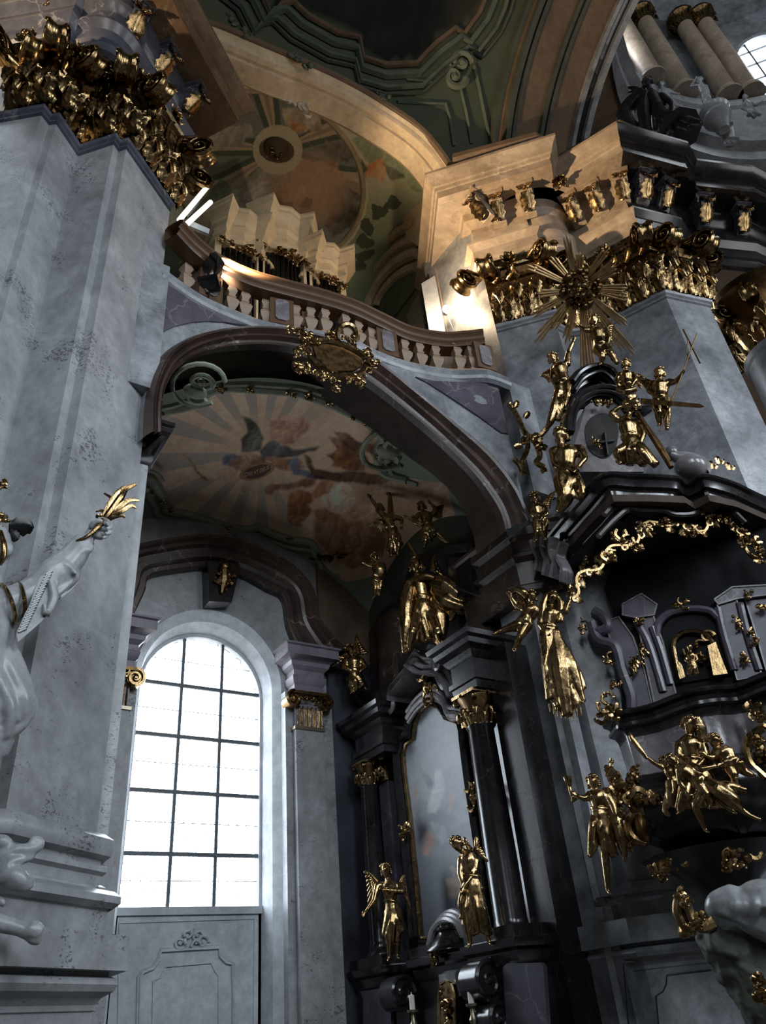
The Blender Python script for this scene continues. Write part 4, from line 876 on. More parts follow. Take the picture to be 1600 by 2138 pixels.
for c, s in (((950, 160), 1), ((965, 130), -1)): scroll(mb, PN(*c, .1), nrm(V(1, -.5, -.2)), nrm(V(.2, .4, -.6)), .3, .1, 1.2, sgn=s)
mb.build('volute_console', 'plaster_green', cn, smooth=True)
# blocks standing on the cornice where the vault begins
mb = MB(); mb.plan([(10.0, 9.3), (8.6, 7.3), (9.7, 6.2), (10.2, 6.2)], [(0, 17.9), (.25, 17.95), (.3, 18.1), (.25, 18.5), (.35, 18.6), (.35, 18.75), (0, 18.8), (-.6, 18.8)]); mb.plan([(10.6, 6.3), (11.3, 4.9), (12.5, 4.7)], [(0, 17.9), (.2, 17.95), (.25, 18.1), (.2, 18.5), (.28, 18.75), (0, 18.8), (-.6, 18.8)])
mb.build('trim_3', 'plaster_brown', kind='structure', world=True)
# transverse arch of the nave
def band(x0, x1, k, name, mat, par=None, **kw):
    rows = [[V(x0, *nvault(t, 1.0)), V(x0, *nvault(t, k)), V(x1, *nvault(t, k)), V(x1, *nvault(t, 1.0))] for t in np.linspace(0, math.pi, 60)]; mb = MB(); mb.grid(rows); return mb.build(name, mat, par, world=True, **kw)
ta = band(10.0, 12.5, .955, 'trim_4', 'plaster_brown', kind='structure')
for a, b, k in ((9.85, 10.0, .965), (10.05, 10.2, .935), (10.3, 10.42, .945), (11.2, 11.3, .94), (11.4, 11.5, .945)): band(a, b, k, 'rib', 'plaster_dark', ta)
band(12.3, 12.42, .935, 'rib', 'stone_smooth', ta); band(12.46, 12.62, .94, 'rib', 'marble_black', ta); band(12.62, 12.8, .925, 'rib', 'stone_smooth', ta)

mb = MB(); rows = [[V(12.75, *nvault(t, .93)), V(12.75, 26 * math.cos(t) , 18 + 30 * math.sin(t))] for t in np.linspace(0, math.pi, 60)]; mb.grid(rows); mb.build('wall_crossing', 'plaster_brown', kind='structure', world=True)
# ================================================================== crossing drum far to the right
DC, DR = V(21.5, -1., 0), 9.0
def PDm(x, y, off=0.):
    r = ray(x, y); d = r[:2]; R = DR - off; a = d.dot(d); b = -2 * d.dot(DC[:2]); c = DC[:2].dot(DC[:2]) - R * R; t = (-b + math.sqrt(max(0, b * b - 4 * a * c))) / (2 * a); return EYE + r * t
ts = np.linspace(0, 2 * math.pi, 73)
mb = MB(); mb.grid([[DC + V(DR * math.cos(t), DR * math.sin(t), z) for z in (29, 33, 37, 41, 45)] for t in ts])
mb2 = MB(); mb2.grid([[DC + V(DR * math.cos(t), DR * math.sin(t), 29.2), DC + V(16 * math.cos(t), 16 * math.sin(t), 27)] for t in ts]); mb2.build('ceiling_crossing', 'plaster_brown', kind='structure', world=True)
dr = mb.build('wall_drum', 'stone_smooth', kind='structure', smooth=True, world=True)
mb = MB(); mb.grid([[DC + V(DR * math.cos(t) * math.cos(e), DR * math.sin(t) * math.cos(e), 44.5 + 7 * math.sin(e)) for e in np.linspace(0, math.pi / 2, 10)] for t in ts]); mb.build('ceiling_dome', 'plaster_green', kind='structure', smooth=True, world=True)
zl = PDm(1530, 305, .5)[2]; ze = PDm(1420, 72)[2]; zp = PDm(1500, 238)[2]
def ring(prof, name, mat, t0=-.5, t1=2.2):
    mb = MB(); mb.grid([[DC + V((DR - o) * math.cos(t), (DR - o) * math.sin(t), z) for o, z in prof] for t in np.linspace(t0, t1, 60)]); return mb.build(name, mat, dr, smooth=True, angle=30)
ring([(0, zl - 1.2), (.5, zl - 1.0), (.6, zl - .6), (1.0, zl - .4), (1.0, zl - .1), (.9, zl), (0, zl)], 'ledge', 'marble_white', 0, 6.28)
ring([(0, zl), (.45, zl), (.45, zp - .5), (.6, zp - .4), (.7, zp - .1), (.55, zp), (0, zp)], 'pedestal_wall', 'marble_white')
ring([(0, ze), (.7, ze), (.75, ze + .5), (.6, ze + .55), (.6, ze + 1.3), (.9, ze + 1.4), (1.4, ze + 1.7), (1.5, ze + 2.1), (0, ze + 2.2)], 'entablature', 'stone_smooth')
def drumcol(base, top, k):
    b = PDm(*base, .75); c = V(b[0], b[1], 0); n = nrm(DC * V(1, 1, 0) - c); zt = ze - .9; o = thing('column', V(c[0], c[1], zp), ('pale column by the statue farthest left under the dome', 'pale column left of the raised-arm statue under the dome', 'pale column right of the raised-arm statue under the dome', 'dim column beside the bright dome window')[k], 'column', 'columns of the dome drum')
    mb = MB(); mb.lathe([(.62, zp), (.62, zp + .15), (.52, zp + .25), (.55, zp + .35), (.47, zp + .45), (.46, lerp(zp, zt, .4)), (.4, zt)], c, 20); mb.build('shaft', 'stone_warm', o, smooth=True)
    mb = MB(); mb.lathe([(.42, zt), (.46, zt + .5), (.7, zt + .75), (.7, zt + .9)], c, 16); cp = mb.build('capital', 'gold_dark', o, smooth=True)
    for i in range(10):
        a = 2 * math.pi * i / 10; q = V(math.cos(a), math.sin(a), 0); t = nrm(q * .2 + V(0, 0, 1)); nn = nrm(q - t * q.dot(t)); inst(CAPLEAF[i % 2], 'acanthus_leaf', frame(c + q * .42 + V(0, 0, zt), np.cross(t, nn), t, nn) @ Matrix.Scale(.9, 4), cp)
for k, (b, t) in enumerate((((1395, 225), (1325, 110)), ((1457, 238), (1367, 98)), ((1551, 246), (1452, 105)), ((1598, 240), (1490, 110)))): drumcol(b, t, k)
# drum windows (daylight)
def drum_window(tc, z0, z1, wa, name, i):
    w = thing(name, DC + V((DR - .3) * math.cos(tc), (DR - .3) * math.sin(tc), z0), 'large round-headed dome window blown out with daylight', 'window', kind='structure')
    pts = [(math.cos(a) * wa, (math.sin(a) + 1) / 2) for a in np.linspace(0, 2 * math.pi, 28, endpoint=False)]
    P = [DC + V((DR - .25) * math.cos(tc + a), (DR - .25) * math.sin(tc + a), lerp(z0, z1, h)) for a, h in pts]
    mb = MB(); mb.add(P, [tuple(range(len(P)))]); mb.build('pane', 'sky_glow', w)
    mb = MB(); mb.tube([p - nrm((p - DC) * V(1, 1, 0)) * .1 for p in P + P[:1]], .16, 6); mb.build('frame', 'marble_white', w)
    mb = MB(); c = DC + V((DR - .4) * math.cos(tc), (DR - .4) * math.sin(tc), 0); t = V(-math.sin(tc), math.cos(tc), 0)
    for a in (-.35, .35): mb.box(c + t * a * wa * DR + V(0, 0, (z0 + z1) / 2), (.07, .07, (z1 - z0) * .9), t, np.cross(V(0, 0, 1), t))
    for h in (.3, .55, .78): mb.box(c + V(0, 0, lerp(z0, z1, h)), (wa * DR * 1.8, .07, .07), t, np.cross(V(0, 0, 1), t))
    mb.build('bars', 'iron', w)
emit('sky_glow', (.86, .93, 1.0), 9.0)
wp = PDm(1612, 150); tw = math.atan2(wp[1] - DC[1], wp[0] - DC[0]); z1 = PDm(1600, 84)[2]; z0 = PDm(1600, 214)[2]; wl = PDm(1524, 120); wa = abs(math.atan2(wl[1] - DC[1], wl[0] - DC[0]) - tw)
wa *= 1.25; drum_window(tw, z0, z1, wa, 'window_2', 0)
for k in (1, 2, 3, 4, 5): drum_window(tw - k * math.pi / 3, z0, z1, wa, 'window_%d' % (k + 2), k)
# ================================================================== side altar on the chapel's right wall
AXF = 7.95
al = thing('altar', (8.3, 10.9, 0), 'tall black marble side altar with columns and framed pale painting', 'altar')
BX = V(-1, 0, 0)
def pax(pts, X): return [AX(x, y, X) for x, y in pts]
# retable body
mb = MB(); mb.box((8.52, 11.0, 3.4), (.3, 4.5, 6.8)); mb.build('retable_wall', 'marble_black', al)
mb = MB(); mb.prism(pax([(775, 1470), (770, 1320), (800, 1270), (835, 1250), (860, 1160), (985, 1130), (1000, 1260), (1040, 1350), (1060, 1500)], 8.42), (.3, 0, 0)); mb.build('upper_storey', 'marble_black', al)
mb = MB(); mb.prism(pax([(793, 1480), (790, 1290), (822, 1270), (838, 1470)], 8.3), (.15, 0, 0)); mb.build('upper_pilaster', 'marble_brown', al)
mb = MB(); mb.prism(pax([(985, 1262), (1000, 1258), (1022, 1500), (1000, 1500)], 8.3), (.15, 0, 0)); mb.build('upper_pilaster', 'marble_brown', al)
for pts in ([(925, 1140), (985, 1133), (990, 1150), (930, 1158)], [(935, 1165), (982, 1160), (990, 1240), (940, 1248)]):
    mb = MB(); mb.prism(pax(pts, 8.15), (.3, 0, 0)); mb.build('upper_block', 'marble_black', al)
# entablatures: small plan sweeps over the columns
def ent_block(yc, xf, w, dep, z0, prof, name, mat):
    mb = MB(); mb.plan([(8.6, yc + w), (xf, yc + w), (xf, yc - w), (8.6, yc - w)], [(o, z0 + z) for o, z in prof]); return mb.build(name, mat, al, smooth=True, angle=30)
EP = [(-.3, 0), (0, 0), (.02, .12), (.05, .14), (.05, .22), (.0, .24), (.0, .5), (.06, .56), (.08, .62), (.18, .68), (.2, .76), (.26, .8), (.28, .88), (-.3, .88)]
YL, YR = 12.55, 9.22
def pz(x, y, X=AXF): return AX(x, y, X)[2]
zct_R, zct_L = pz(1000, 1448), pz(770, 1592)
ent_block(YR, 7.72, .3, .6, zct_R, EP, 'entablature', 'marble_black'); ent_block(YL - .1, 7.85, .5, .6, zct_L, EP, 'entablature', 'marble_black')
# columns
def roundcap(c, r, zb, zt, parent, mat='gold'):
    h = zt - zb; mb = MB(); mb.lathe([(r, zb), (r * 1.05, zb + .5 * h), (r * 1.5, zb + .86 * h), (r * 1.5, zb + .88 * h)], c, 16); cp = mb.build('capital', 'gold_dark', parent, smooth=True)
    sc = h / 1.5
    for row, (k, z) in enumerate(((8, .0), (8, .0))):
        for i in range(k):
            a = 2 * math.pi * (i + .5 * row) / k; n = V(math.cos(a), math.sin(a), 0); t = nrm(n * .22 + V(0, 0, 1)); nn = nrm(n - t * n.dot(t))
            inst(CAPLEAF[1 - row], 'acanthus_leaf', frame(c + n * r * (1.02 + .14 * row) + V(0, 0, zb + z * h * .6), np.cross(t, nn), t, nn) @ Matrix.Scale(h * (.62 if row else .66), 4), cp)
    for i in range(4):
        a = math.pi / 4 + i * math.pi / 2; n = V(math.cos(a), math.sin(a), 0)
        inst(VOL, 'volute', frame(c + n * r * 1.55 + V(0, 0, zb + .8 * h), n, V(0, 0, 1), np.cross(n, V(0, 0, 1))) @ Matrix.Scale(sc * .62, 4), cp)
        a = i * math.pi / 2; n = V(math.cos(a), math.sin(a), 0); inst(ROS, 'rosette', frame(c + n * r * 1.5 + V(0, 0, zb + .9 * h), V(-n[1], n[0], 0), V(0, 0, 1), n) @ Matrix.Scale(sc * .6, 4), cp)
    mb = MB(); mb.box(c + V(0, 0, zt - .03 * h), (r * 2.7, r * 2.7, .1 * h)); mb.build('abacus', mat, cp)
def altcol(c, r, z0, z1, zt):
    mb = MB(); mb.lathe([(r * 1.5, z0), (r * 1.5, z0 + .08), (r * 1.35, z0 + .1), (r * 1.45, z0 + .15), (r * 1.35, z0 + .2), (r * 1.15, z0 + .24), (r * 1.2, z0 + .28), (r * 1.05, z0 + .33), (r, z0 + .4), (r, lerp(z0, z1, .4)), (r * .88, z1 - .05), (r * .96, z1 - .03), (r * .96, z1)], c, 28)
    o = mb.build('column', 'marble_black', al, smooth=True, angle=50); roundcap(c, r * .9, z1, zt, o)
zbR, zbL = pz(1072, 1990), pz(793, 2018)
cR = AX(1040, 1750, AXF); cL = AX(783, 1830, AXF)
altcol(V(cR[0], cR[1], 0), .235, zbR, pz(1003, 1518), zct_R); altcol(V(cL[0], cL[1], 0), .175, zbL, pz(768, 1642), zct_L)
cP = AX(816, 1800, 8.2); mb = MB(); mb.box((8.3, cP[1], (zbL + pz(806, 1632, 8.2)) / 2), (.25, .3, pz(806, 1632, 8.2) - zbL)); mb.build('pilaster', 'marble_purple', al)
z1 = pz(806, 1632, 8.2); mb = MB(); mb.box((8.28, cP[1], z1 + .25), (.28, .32, .5)); cp = mb.build('capital', 'gold_dark', al)
for i in range(4):
    for row in range(2):
        n = V(-1, 0, 0); t = nrm(n * .22 + V(0, 0, 1)); nn = nrm(n - t * n.dot(t)); inst(CAPLEAF[row], 'acanthus_leaf', frame(V(8.13, cP[1] - .15 + i * .1 + .05 * row, z1 + .0), np.cross(t, nn), t, nn) @ Matrix.Scale(.34, 4), cp)
for s in (-1, 1): inst(VOL, 'volute', frame(V(8.08, cP[1] + s * .17, z1 + .42), V(-.7, s * .7, 0), V(0, 0, 1), np.cross(V(-.7, s * .7, 0), V(0, 0, 1))) @ Matrix.Scale(.3, 4), cp)
inst(ROS, 'rosette', frame(V(8.1, cP[1], z1 + .5), V(0, 1, 0), V(0, 0, 1), V(-1, 0, 0)) @ Matrix.Scale(.35, 4), cp)
# dark pilaster mass right of the right column
mb = MB(); mb.box((8.3, 8.72, 3.3), (.5, .5, 6.6)); mb.build('side_pilaster', 'marble_black', al)
# painting and frame
Lb = [(1474, 901), (1480, 890), (1495, 877), (1520, 870), (1546, 867), (1550, 860), (1556, 852), (1579, 846), (1619, 849), (1703, 860), (1872, 877), (1955, 884)]
Rb = [(1474, 903), (1480, 916), (1495, 927), (1503, 931), (1506, 940), (1513, 960), (1530, 963), (1560, 966), (1630, 975), (1742, 992), (1850, 1008), (1955, 1024)]
yl = np.linspace(1474.2, 1955, 150); PXp = 8.28
rows = [[AX(lerp(np.interp(y, *zip(*Lb)), np.interp(y, *zip(*Rb)), t), y, PXp) for t in np.linspace(0, 1, 50)] for y in yl]
def paint_alt(c):
    x, y = c.x, c.y; c.put(np.ones(len(x)), (150, 154, 160)); c.put(sst(1560, 1760, y), (104, 108, 116), .8); c.put(sst(1720, 1900, y), (48, 52, 60), .92); c.put(sst(.3, 1.6, c.cl), (172, 172, 172), .35); c.put(sst(-.2, -1.6, c.cl), (70, 74, 84), .45)
    for p, k, a in [([(872, 1590), (880, 1610), (896, 1625), (898, 1650), (885, 1640), (876, 1620)], (120, 122, 128), .8), ([(905, 1610), (918, 1608), (925, 1640), (928, 1665), (915, 1700), (900, 1695), (902, 1650)], (176, 176, 178), .7), ([(898, 1720), (915, 1715), (930, 1725), (932, 1755), (918, 1765), (905, 1745)], (160, 162, 168), .6),
                    ([(878, 1745), (898, 1735), (905, 1755), (895, 1785), (880, 1790), (884, 1765)], (156, 118, 98), .9), ([(866, 1680), (880, 1670), (885, 1700), (875, 1730), (864, 1715)], (110, 108, 108), .8), ([(940, 1650), (955, 1665), (950, 1690), (942, 1700)], (160, 132, 118), .6),
                    ([(935, 1840), (958, 1830), (966, 1860), (950, 1880), (935, 1870)], (140, 112, 92), .7), ([(942, 1805), (955, 1815), (952, 1835), (943, 1830)], (150, 126, 108), .6), ([(862, 1655), (870, 1650), (872, 1668), (864, 1672)], (150, 116, 84), .8)]: c.poly(p, k, a, 2.0)
pt = painted('painting', np.array(rows), paint_alt, 'oil_painting', al, world=False)
fo = [(x, y) for y, x in Lb[::-1]] + [(x, y) for y, x in Rb]
def axmould(pts, X, prof, name, mat, par, closed=False):
    P = pax(pts, X); n = len(P); N = []
    for i in range(n):
        a = P[i - 1] if (i or closed) else P[i]; b = P[(i + 1) % n] if (i < n - 1 or closed) else P[i]
        N.append(nrm(np.cross(nrm(b - a), BX)))
    mb = MB(); mb.sweep(P, N, [BX] * n, prof, closed); return mb.build(name, mat, par, smooth=True, angle=30)
c_ = np.mean(pax(fo, PXp), axis=0)
sg = 1
t0 = pax(fo, PXp); d = nrm(t0[3] - t0[2]); Nn = np.cross(d, BX); sg = 1 if Nn.dot(t0[2] - c_) > 0 else -1
axmould(fo + fo[:1], PXp, [(0, 0), (sg * .0, .05), (sg * .03, .07), (sg * .05, .05)], 'gilt_fillet', 'gold', al)
axmould(fo + fo[:1], PXp, [(sg * .05, 0), (sg * .05, .1), (sg * .08, .13), (sg * .12, .1), (sg * .14, .12), (sg * .19, .16), (sg * .23, .12), (sg * .25, 0)], 'frame', 'marble_black', al)
mb = MB(); P = cr(pax([(852, 1500), (872, 1472), (900, 1452), (925, 1462), (938, 1490), (955, 1492), (975, 1500)], 8.12), 6)
for r_, dz in ((.07, 0), (.05, .12), (.04, -.08)): mb.tube([p + V(0, 0, dz) for p in P], r_, 8)
mb.build('hood_moulding', 'marble_grey', al, smooth=True)
for c, s_, sd in (((850, 1735), .17, 3), ((991, 1665), .2, 5), ((893, 1437), .3, 6)):
    mb = MB(); p = AX(*c, 8.08); rocaille(mb, p, (0, 1, 0), (0, 0, 1), BX, s_ * .7, s_ * 1.2, sd, 14, .03); mb.ell(p - V(.03, 0, 0), (.06, s_ * .3, s_ * .4), n=8, m=6); mb.build('gilt_mount', 'gold', al, smooth=True)
# broken pediment: grey scrolled mouldings
def pedi(pts, X, prof_r, name):
    P = cr(pax(pts, X), 7); n = len(P); N = []
    for i in range(n): d = nrm(P[min(i + 1, n - 1)] - P[max(i - 1, 0)]); N.append(nrm(np.cross(d, BX)))
    mb = MB(); mb.sweep(P, N, [BX] * n, prof_r); return mb, P
pr = [(-.16, -.3), (-.16, .08), (-.12, .1), (-.1, .02), (-.05, .0), (-.02, .1), (.04, .14), (.07, .08), (.09, .2), (.14, .24), (.16, .2), (.16, -.3)]
mb, P = pedi([(822, 1462), (826, 1445), (840, 1428), (856, 1408), (868, 1385), (880, 1366)], 8.05, pr, ''); scroll(mb, P[0] + V(-.1, .0, -.1), (0, 1, 0), (0, 0, 1), .16, .06, 1.5, sgn=-1); mb.build('pediment_scroll', 'marble_grey', al, smooth=True, angle=30)
mb, P = pedi([(868, 1378), (890, 1392), (918, 1392), (938, 1398), (952, 1418), (966, 1448)], 8.0, pr, ''); scroll(mb, AX(912, 1388, 7.8), (0, 1, 0), (0, 0, 1), .14, .05, 1.5); mb.build('pediment_scroll', 'marble_grey', al, smooth=True, angle=30)
mb = MB(); mb.prism(pax([(882, 1370), (895, 1345), (925, 1350), (940, 1345), (950, 1400), (920, 1395)], 8.2), (.2, 0, 0)); mb.prism(pax([(900, 1400), (950, 1420), (985, 1500), (950, 1490), (930, 1460)], 8.3), (.1, 0, 0)); mb.build('pediment_field', 'marble_grey', al)
mb = MB()
for k in range(5): scroll(mb, AX(757 + k * 2, 1462 + k * 2, 8.2), (0, 1, 0), (0, 0, 1), .22 - k * .03, .04, 1.2)
mb.prism(pax([(735, 1450), (790, 1440), (795, 1480), (740, 1490)], 8.25), (.2, 0, 0)); mb.build('side_scroll', 'marble_black', al, smooth=True)
# pedestal zone
zl = pz(760, 2038)
mb = MB(); mb.plan([(8.6, 13.3), (7.7, 13.2), (7.7, 12.25), (8.1, 12.1), (8.1, 11.6), (7.8, 11.5), (7.8, 9.9), (7.55, 9.75), (7.55, 8.75), (8.6, 8.7)], [(-.2, 0), (-.02, 0), (-.02, zl - .25), (.02, zl - .2), (.04, zl - .08), (.1, zl - .04), (.12, zl + .02), (.12, zl + .06), (.06, zl + .08), (.06, zl + .22), (-.3, zl + .22)])
mb.build('pedestal', 'marble_black', al, smooth=True, angle=30)
for pts, X in (([(752, 2070), (805, 2062), (815, 2062), (820, 2250), (760, 2250), (758, 2085)], 7.66), ([(1050, 2020), (1058, 2012), (1130, 2010), (1135, 2020), (1150, 2250), (1065, 2250)], 7.5)):
    mb = MB(); mb.prism(pax(pts, X), (.06, 0, 0)); mb.build('panel', 'marble_purple', al)
for (x, y), r, X in (((832, 2075), .24, 7.62), ((1008, 2050), .26, 7.5), ((1030, 2130), .2, 7.5)):
    p = AX(x, y, X); mb = MB(); mb.tube([p + V(0, -.2, 0), p + V(0, .2, 0)], r, 18); scroll(mb, p + V(-.05, -.2, 0), (1, 0, 0), (0, 0, 1), r, .04, 1.6); mb.box(p + V(.2, 0, -.2), (.3, .36, .8)); mb.build('console_scroll', 'marble_black', al, smooth=True, angle=50)
# black urn-shaped tabernacle crest in front of the picture
p = AX(937, 1985, 7.7); mb = MB(); zt = AX(942, 1922, 7.7)[2]; h = zt - p[2]
mb.lathe([(.34, 0), (.34, .06 * h), (.28, .2 * h), (.26, .3 * h), (.18, .45 * h), (.13, .62 * h), (.12, .68 * h), (.15, .72 * h), (.15, .8 * h), (.1, .84 * h), (.1, .95 * h), (.06, h)], V(p[0], p[1], p[2]), 20)
for k in range(10):
    a = 2 * math.pi * k / 10; n = V(math.cos(a), math.sin(a), 0); putleaf(mb, V(p[0], p[1], p[2] + .62 * h) + n * .13, n * .35 + V(0, 0, -1), n, .45 * h, .07, .9)
mb.build('tabernacle_crest', 'marble_black', al, smooth=True, angle=50)
mb = MB(); P = cr(pax([(908, 1960), (918, 1925), (940, 1905), (965, 1915), (985, 1955)], 7.95), 6)
for k in range(3): mb.tube([q + V(-.06 * k, 0, -.05 * k) for q in P], .055, 8)
mb.build('crest_arch', 'marble_grey', al, smooth=True)
mb = MB(); mb.prism(pax([(916, 2035), (950, 2030), (955, 2080), (920, 2090)], 7.72), (.1, 0, 0)); mb.build('grey_field', 'marble_grey', al)
mb = MB(); P = pax([(917, 2200), (917, 2075), (921, 2055), (931, 2047), (943, 2055), (949, 2075), (952, 2200)], 7.62); mb.prism(P, (.08, 0, 0)); td = mb.build('tabernacle_door', 'gold', al)
mb = MB(); mb.tube(P, .025, 6); rocaille(mb, AX(934, 2100, 7.6), (0, 1, 0), (0, 0, 1), BX, .1, .35, 9, 22, .022); mb.build('gilt_relief', 'gold', td, smooth=True)
mb = MB(); rocaille(mb, AX(908, 2005, 7.6), (0, 1, 0), (0, 0, 1), BX, .14, .09, 12, 14, .025); mb.build('gilt_cherub', 'gold', al, smooth=True)
# candles
for (x, y0, y1), lab in (((860, 2078, 2108), 'white candle on brass holder left of the gilt tabernacle door'), ((983, 2063, 2095), 'white candle on brass holder right of the gilt tabernacle door')):
    a, b = AX(x, y0, 7.3), AX(x + 2, y1, 7.3); c = thing('candlestick', V(b[0], b[1], 1.0), lab, 'candle')
    mb = MB(); mb.lathe([(.04, b[2]), (.04, a[2]), (.01, a[2] + .01), (.006, a[2] + .04)], V(b[0], b[1], 0), 12); mb.build('candle', 'wax', c, smooth=True)
    mb = MB(); z = b[2]; mb.lathe([(.16, 1.0), (.16, 1.04), (.06, 1.1), (.04, 1.2), (.06, 1.3), (.03, 1.36), (.035, z - .25), (.06, z - .18), (.03, z - .12), (.03, z - .06), (.08, z - .03), (.085, z)], V(b[0], b[1], 0), 14); mb.build('holder', 'brass_grey', c, smooth=True)
mb = MB(); mb.box((7.3, 10.9, .5), (.9, 3.2, 1.0)); mb.build('altar_table', 'marble_black', al)
# ================================================================== pulpit on the right pier
pu = thing('pulpit', (9.2, 6.2, 0), 'dark marble pulpit with swelling parapet and heavy canopy on the right pier', 'pulpit')
# base of the pier under the pulpit
mb = MB(); PB = [(8.75, 9.2), (8.78, 7.75), (9.7, 6.75), (10.4, 6.6), (11.3, 5.4), (12.6, 5.1)]
mb.plan(PB, [(-.1, 2.95), (.05, 2.93), (.1, 2.86), (.1, 2.78), (.14, 2.76), (.14, 2.5), (.36, 2.5), (.36, 2.22), (.2, 2.22), (.2, 2.19), (.27, 2.17), (.29, 2.12), (.26, 2.07), (.16, 2.03), (.12, 1.98), (.12, 1.94), (.1, 1.93), (.1, 0)]); mb.build('base', 'stone_smooth', rp)
def pierpt(x, y, off=.14):       # on the pier's front die
    n = nrm(V(-.74, -.67, 0)); return AP(x, y, V(8.78, 7.75, 0) + n * off, n)
mb = MB(); P = [pierpt(x, y, .12) for x, y in [(1386, 2250), (1370, 2080), (1385, 2070), (1392, 2055), (1393, 2036), (1510, 2022), (1520, 2040), (1550, 2052), (1600, 2200)]]
mb.tube(P, .012, 4); P = [pierpt(x, y, .12) for x, y in [(1318, 2200), (1302, 2010), (1490, 1985)]]; mb.tube(P, .012, 4); mb.build('inlay_line', 'black_paint', rp)
mb = MB(); mb.prism([pierpt(x, y, .105) for x, y in [(1384, 2250), (1368, 2082), (1385, 2070), (1394, 2050), (1395, 2038), (1508, 2025), (1550, 2054), (1600, 2200)]], nrm(V(-.74, -.67, 0)) * .02); mb.build('base_panel', 'stone_smooth', rp)
# slim strips on the pier's chapel side
for x0, y0, x1, y1 in ((1168, 1500, 1300, 2138), (1195, 1500, 1330, 2138)):
    a, b = AD(x0, y0, 11.75), AD(x1, y1, 11.75); mb = MB(); c = (a + b) / 2; mb.box((c[0], c[1], 4.2), (.09, .09, 5.6), nrm(V(.67, -.74, 0)), nrm(V(.74, .67, 0))); mb.build('edge_strip', 'stone_smooth', rp)

# ---- canopy
CZ = 8.0
CPX = [(1112, 1155), (1150, 1105), (1205, 1040), (1256, 986), (1330, 986), (1415, 990), (1436, 1004), (1468, 986), (1528, 1000), (1575, 1022), (1640, 1052)]
cpt = [AZ(x, y, CZ) for x, y in CPX]; cpath = [p[:2] for p in cpt]
fine = [q[:2] for q in cr([V(p[0], p[1], 0) for p in cpath], 4)]
mb = MB(); mb.plan(fine, [(-.9, CZ + .02), (-.02, CZ), (.0, CZ - .03), (-.02, CZ - .06), (-.07, CZ - .08), (-.09, CZ - .12), (-.11, CZ - .18), (-.17, CZ - .2), (-.19, CZ - .23), (-.2, CZ - .36), (-.17, CZ - .38), (-.17, CZ - .41), (-.23, CZ - .43), (-.26, CZ - .49), (-.3, CZ - .5), (-.55, CZ - .5)])
cn_ = mb.build('canopy', 'marble_black', pu, smooth=True, angle=28)
poly = [V(p[0], p[1], CZ - .48) for p in cpt] + [V(11.4, 5.6, CZ - .48), V(9.2, 7.6, CZ - .48)]; ctr = sum(poly) / len(poly); poly = [ctr + (p - ctr) * .93 for p in poly]
mb = MB(); mb.prism(poly, (0, 0, .12)); mb.build('canopy_ceiling', 'soffit_brown', cn_)
fn = nrm(np.cross(cpt[8] - cpt[3], V(0, 0, 1))); fn = fn if fn.dot(EYE - cpt[3]) > 0 else -fn; fp0 = cpt[3] - fn * .3
sn = nrm(np.cross(cpt[3] - cpt[0], V(0, 0, 1))); sn = sn if sn.dot(EYE - cpt[0]) > 0 else -sn; sp0 = cpt[2] - sn * .28
tf = nrm(np.cross(V(0, 0, 1), fn)); tsd = nrm(np.cross(V(0, 0, 1), sn))
for i, (x, y, a, b) in enumerate(((1196, 1228, .12, .2), (1228, 1188, .16, .16))):
    mb = MB(); rocaille(mb, AP(x, y, sp0, sn), tsd, (0, 0, 1), sn, a, b, i, 16, .026); mb.build('gilt_lambrequin', 'gold', cn_, smooth=True)
for i, (x, y, a, b) in enumerate(((1262, 1160, .2, .14), (1300, 1128, .2, .2), (1342, 1100, .16, .14), (1300, 1060, .22, .1), (1350, 1052, .18, .08), (1392, 1088, .16, .08), (1445, 1108, .18, .1), (1478, 1080, .14, .09), (1515, 1085, .18, .12), (1545, 1115, .1, .16), (1330, 1145, .1, .08), (1585, 1150, .1, .25))):
    mb = MB(); rocaille(mb, AP(x, y, fp0, fn), tf, (0, 0, 1), fn, a, b, 20 + i, 18, .026); mb.build('gilt_lambrequin', 'gold', cn_, smooth=True)
for q in ([(1196, 1250), (1204, 1222), (1226, 1192), (1262, 1166), (1300, 1140), (1335, 1115), (1375, 1092), (1410, 1092), (1445, 1112), (1478, 1090), (1512, 1078), (1540, 1102), (1556, 1140), (1590, 1170)],):
    for k_ in range(len(q) - 1):
        a_, b_ = AP(*q[k_], fp0, fn), AP(*q[k_ + 1], fp0, fn); mb = MB(); cscroll(mb, a_, b_, .22 * (1 if k_ % 2 else -1), fn, .03, .3); putleaf(mb, lerp(a_, b_, .5), V(0, 0, -1) + tf * .3 * (-1) ** k_, fn, .24, .07, 1.1); mb.build('gilt_swag', 'gold', cn_, smooth=True)
# raised frame on the canopy frieze
mb = MB()
for q in ([(1262, 1075), (1290, 1046), (1320, 1062), (1380, 1066), (1412, 1075), (1450, 1072), (1480, 1050), (1520, 1060), (1556, 1092)], [(1250, 1120), (1278, 1090), (1310, 1062)]): mb.tube(cr([AP(x, y, fp0 + fn * .12, fn) for x, y in q], 5), .045, 7)
mb.build('frieze_moulding', 'marble_black', cn_, smooth=True)
# fluted marble drapes at the canopy's left corner
for pts in ([(1122, 1112), (1116, 1140), (1124, 1168), (1122, 1190)], [(1136, 1108), (1132, 1140), (1142, 1170), (1138, 1200)], [(1152, 1120), (1150, 1150), (1158, 1175), (1154, 1205)], [(1172, 1132), (1164, 1160), (1176, 1186), (1176, 1215)]):
    mb = MB(); 
    for k in range(3): mb.tube(cr([AP(x + k * 6, y + k * 2, sp0 + sn * (.3 - .04 * k), sn) for x, y in pts], 5), [.05] * 11 + [.07] * 5, 7)
    mb.build('marble_drape', 'marble_grey', cn_, smooth=True)
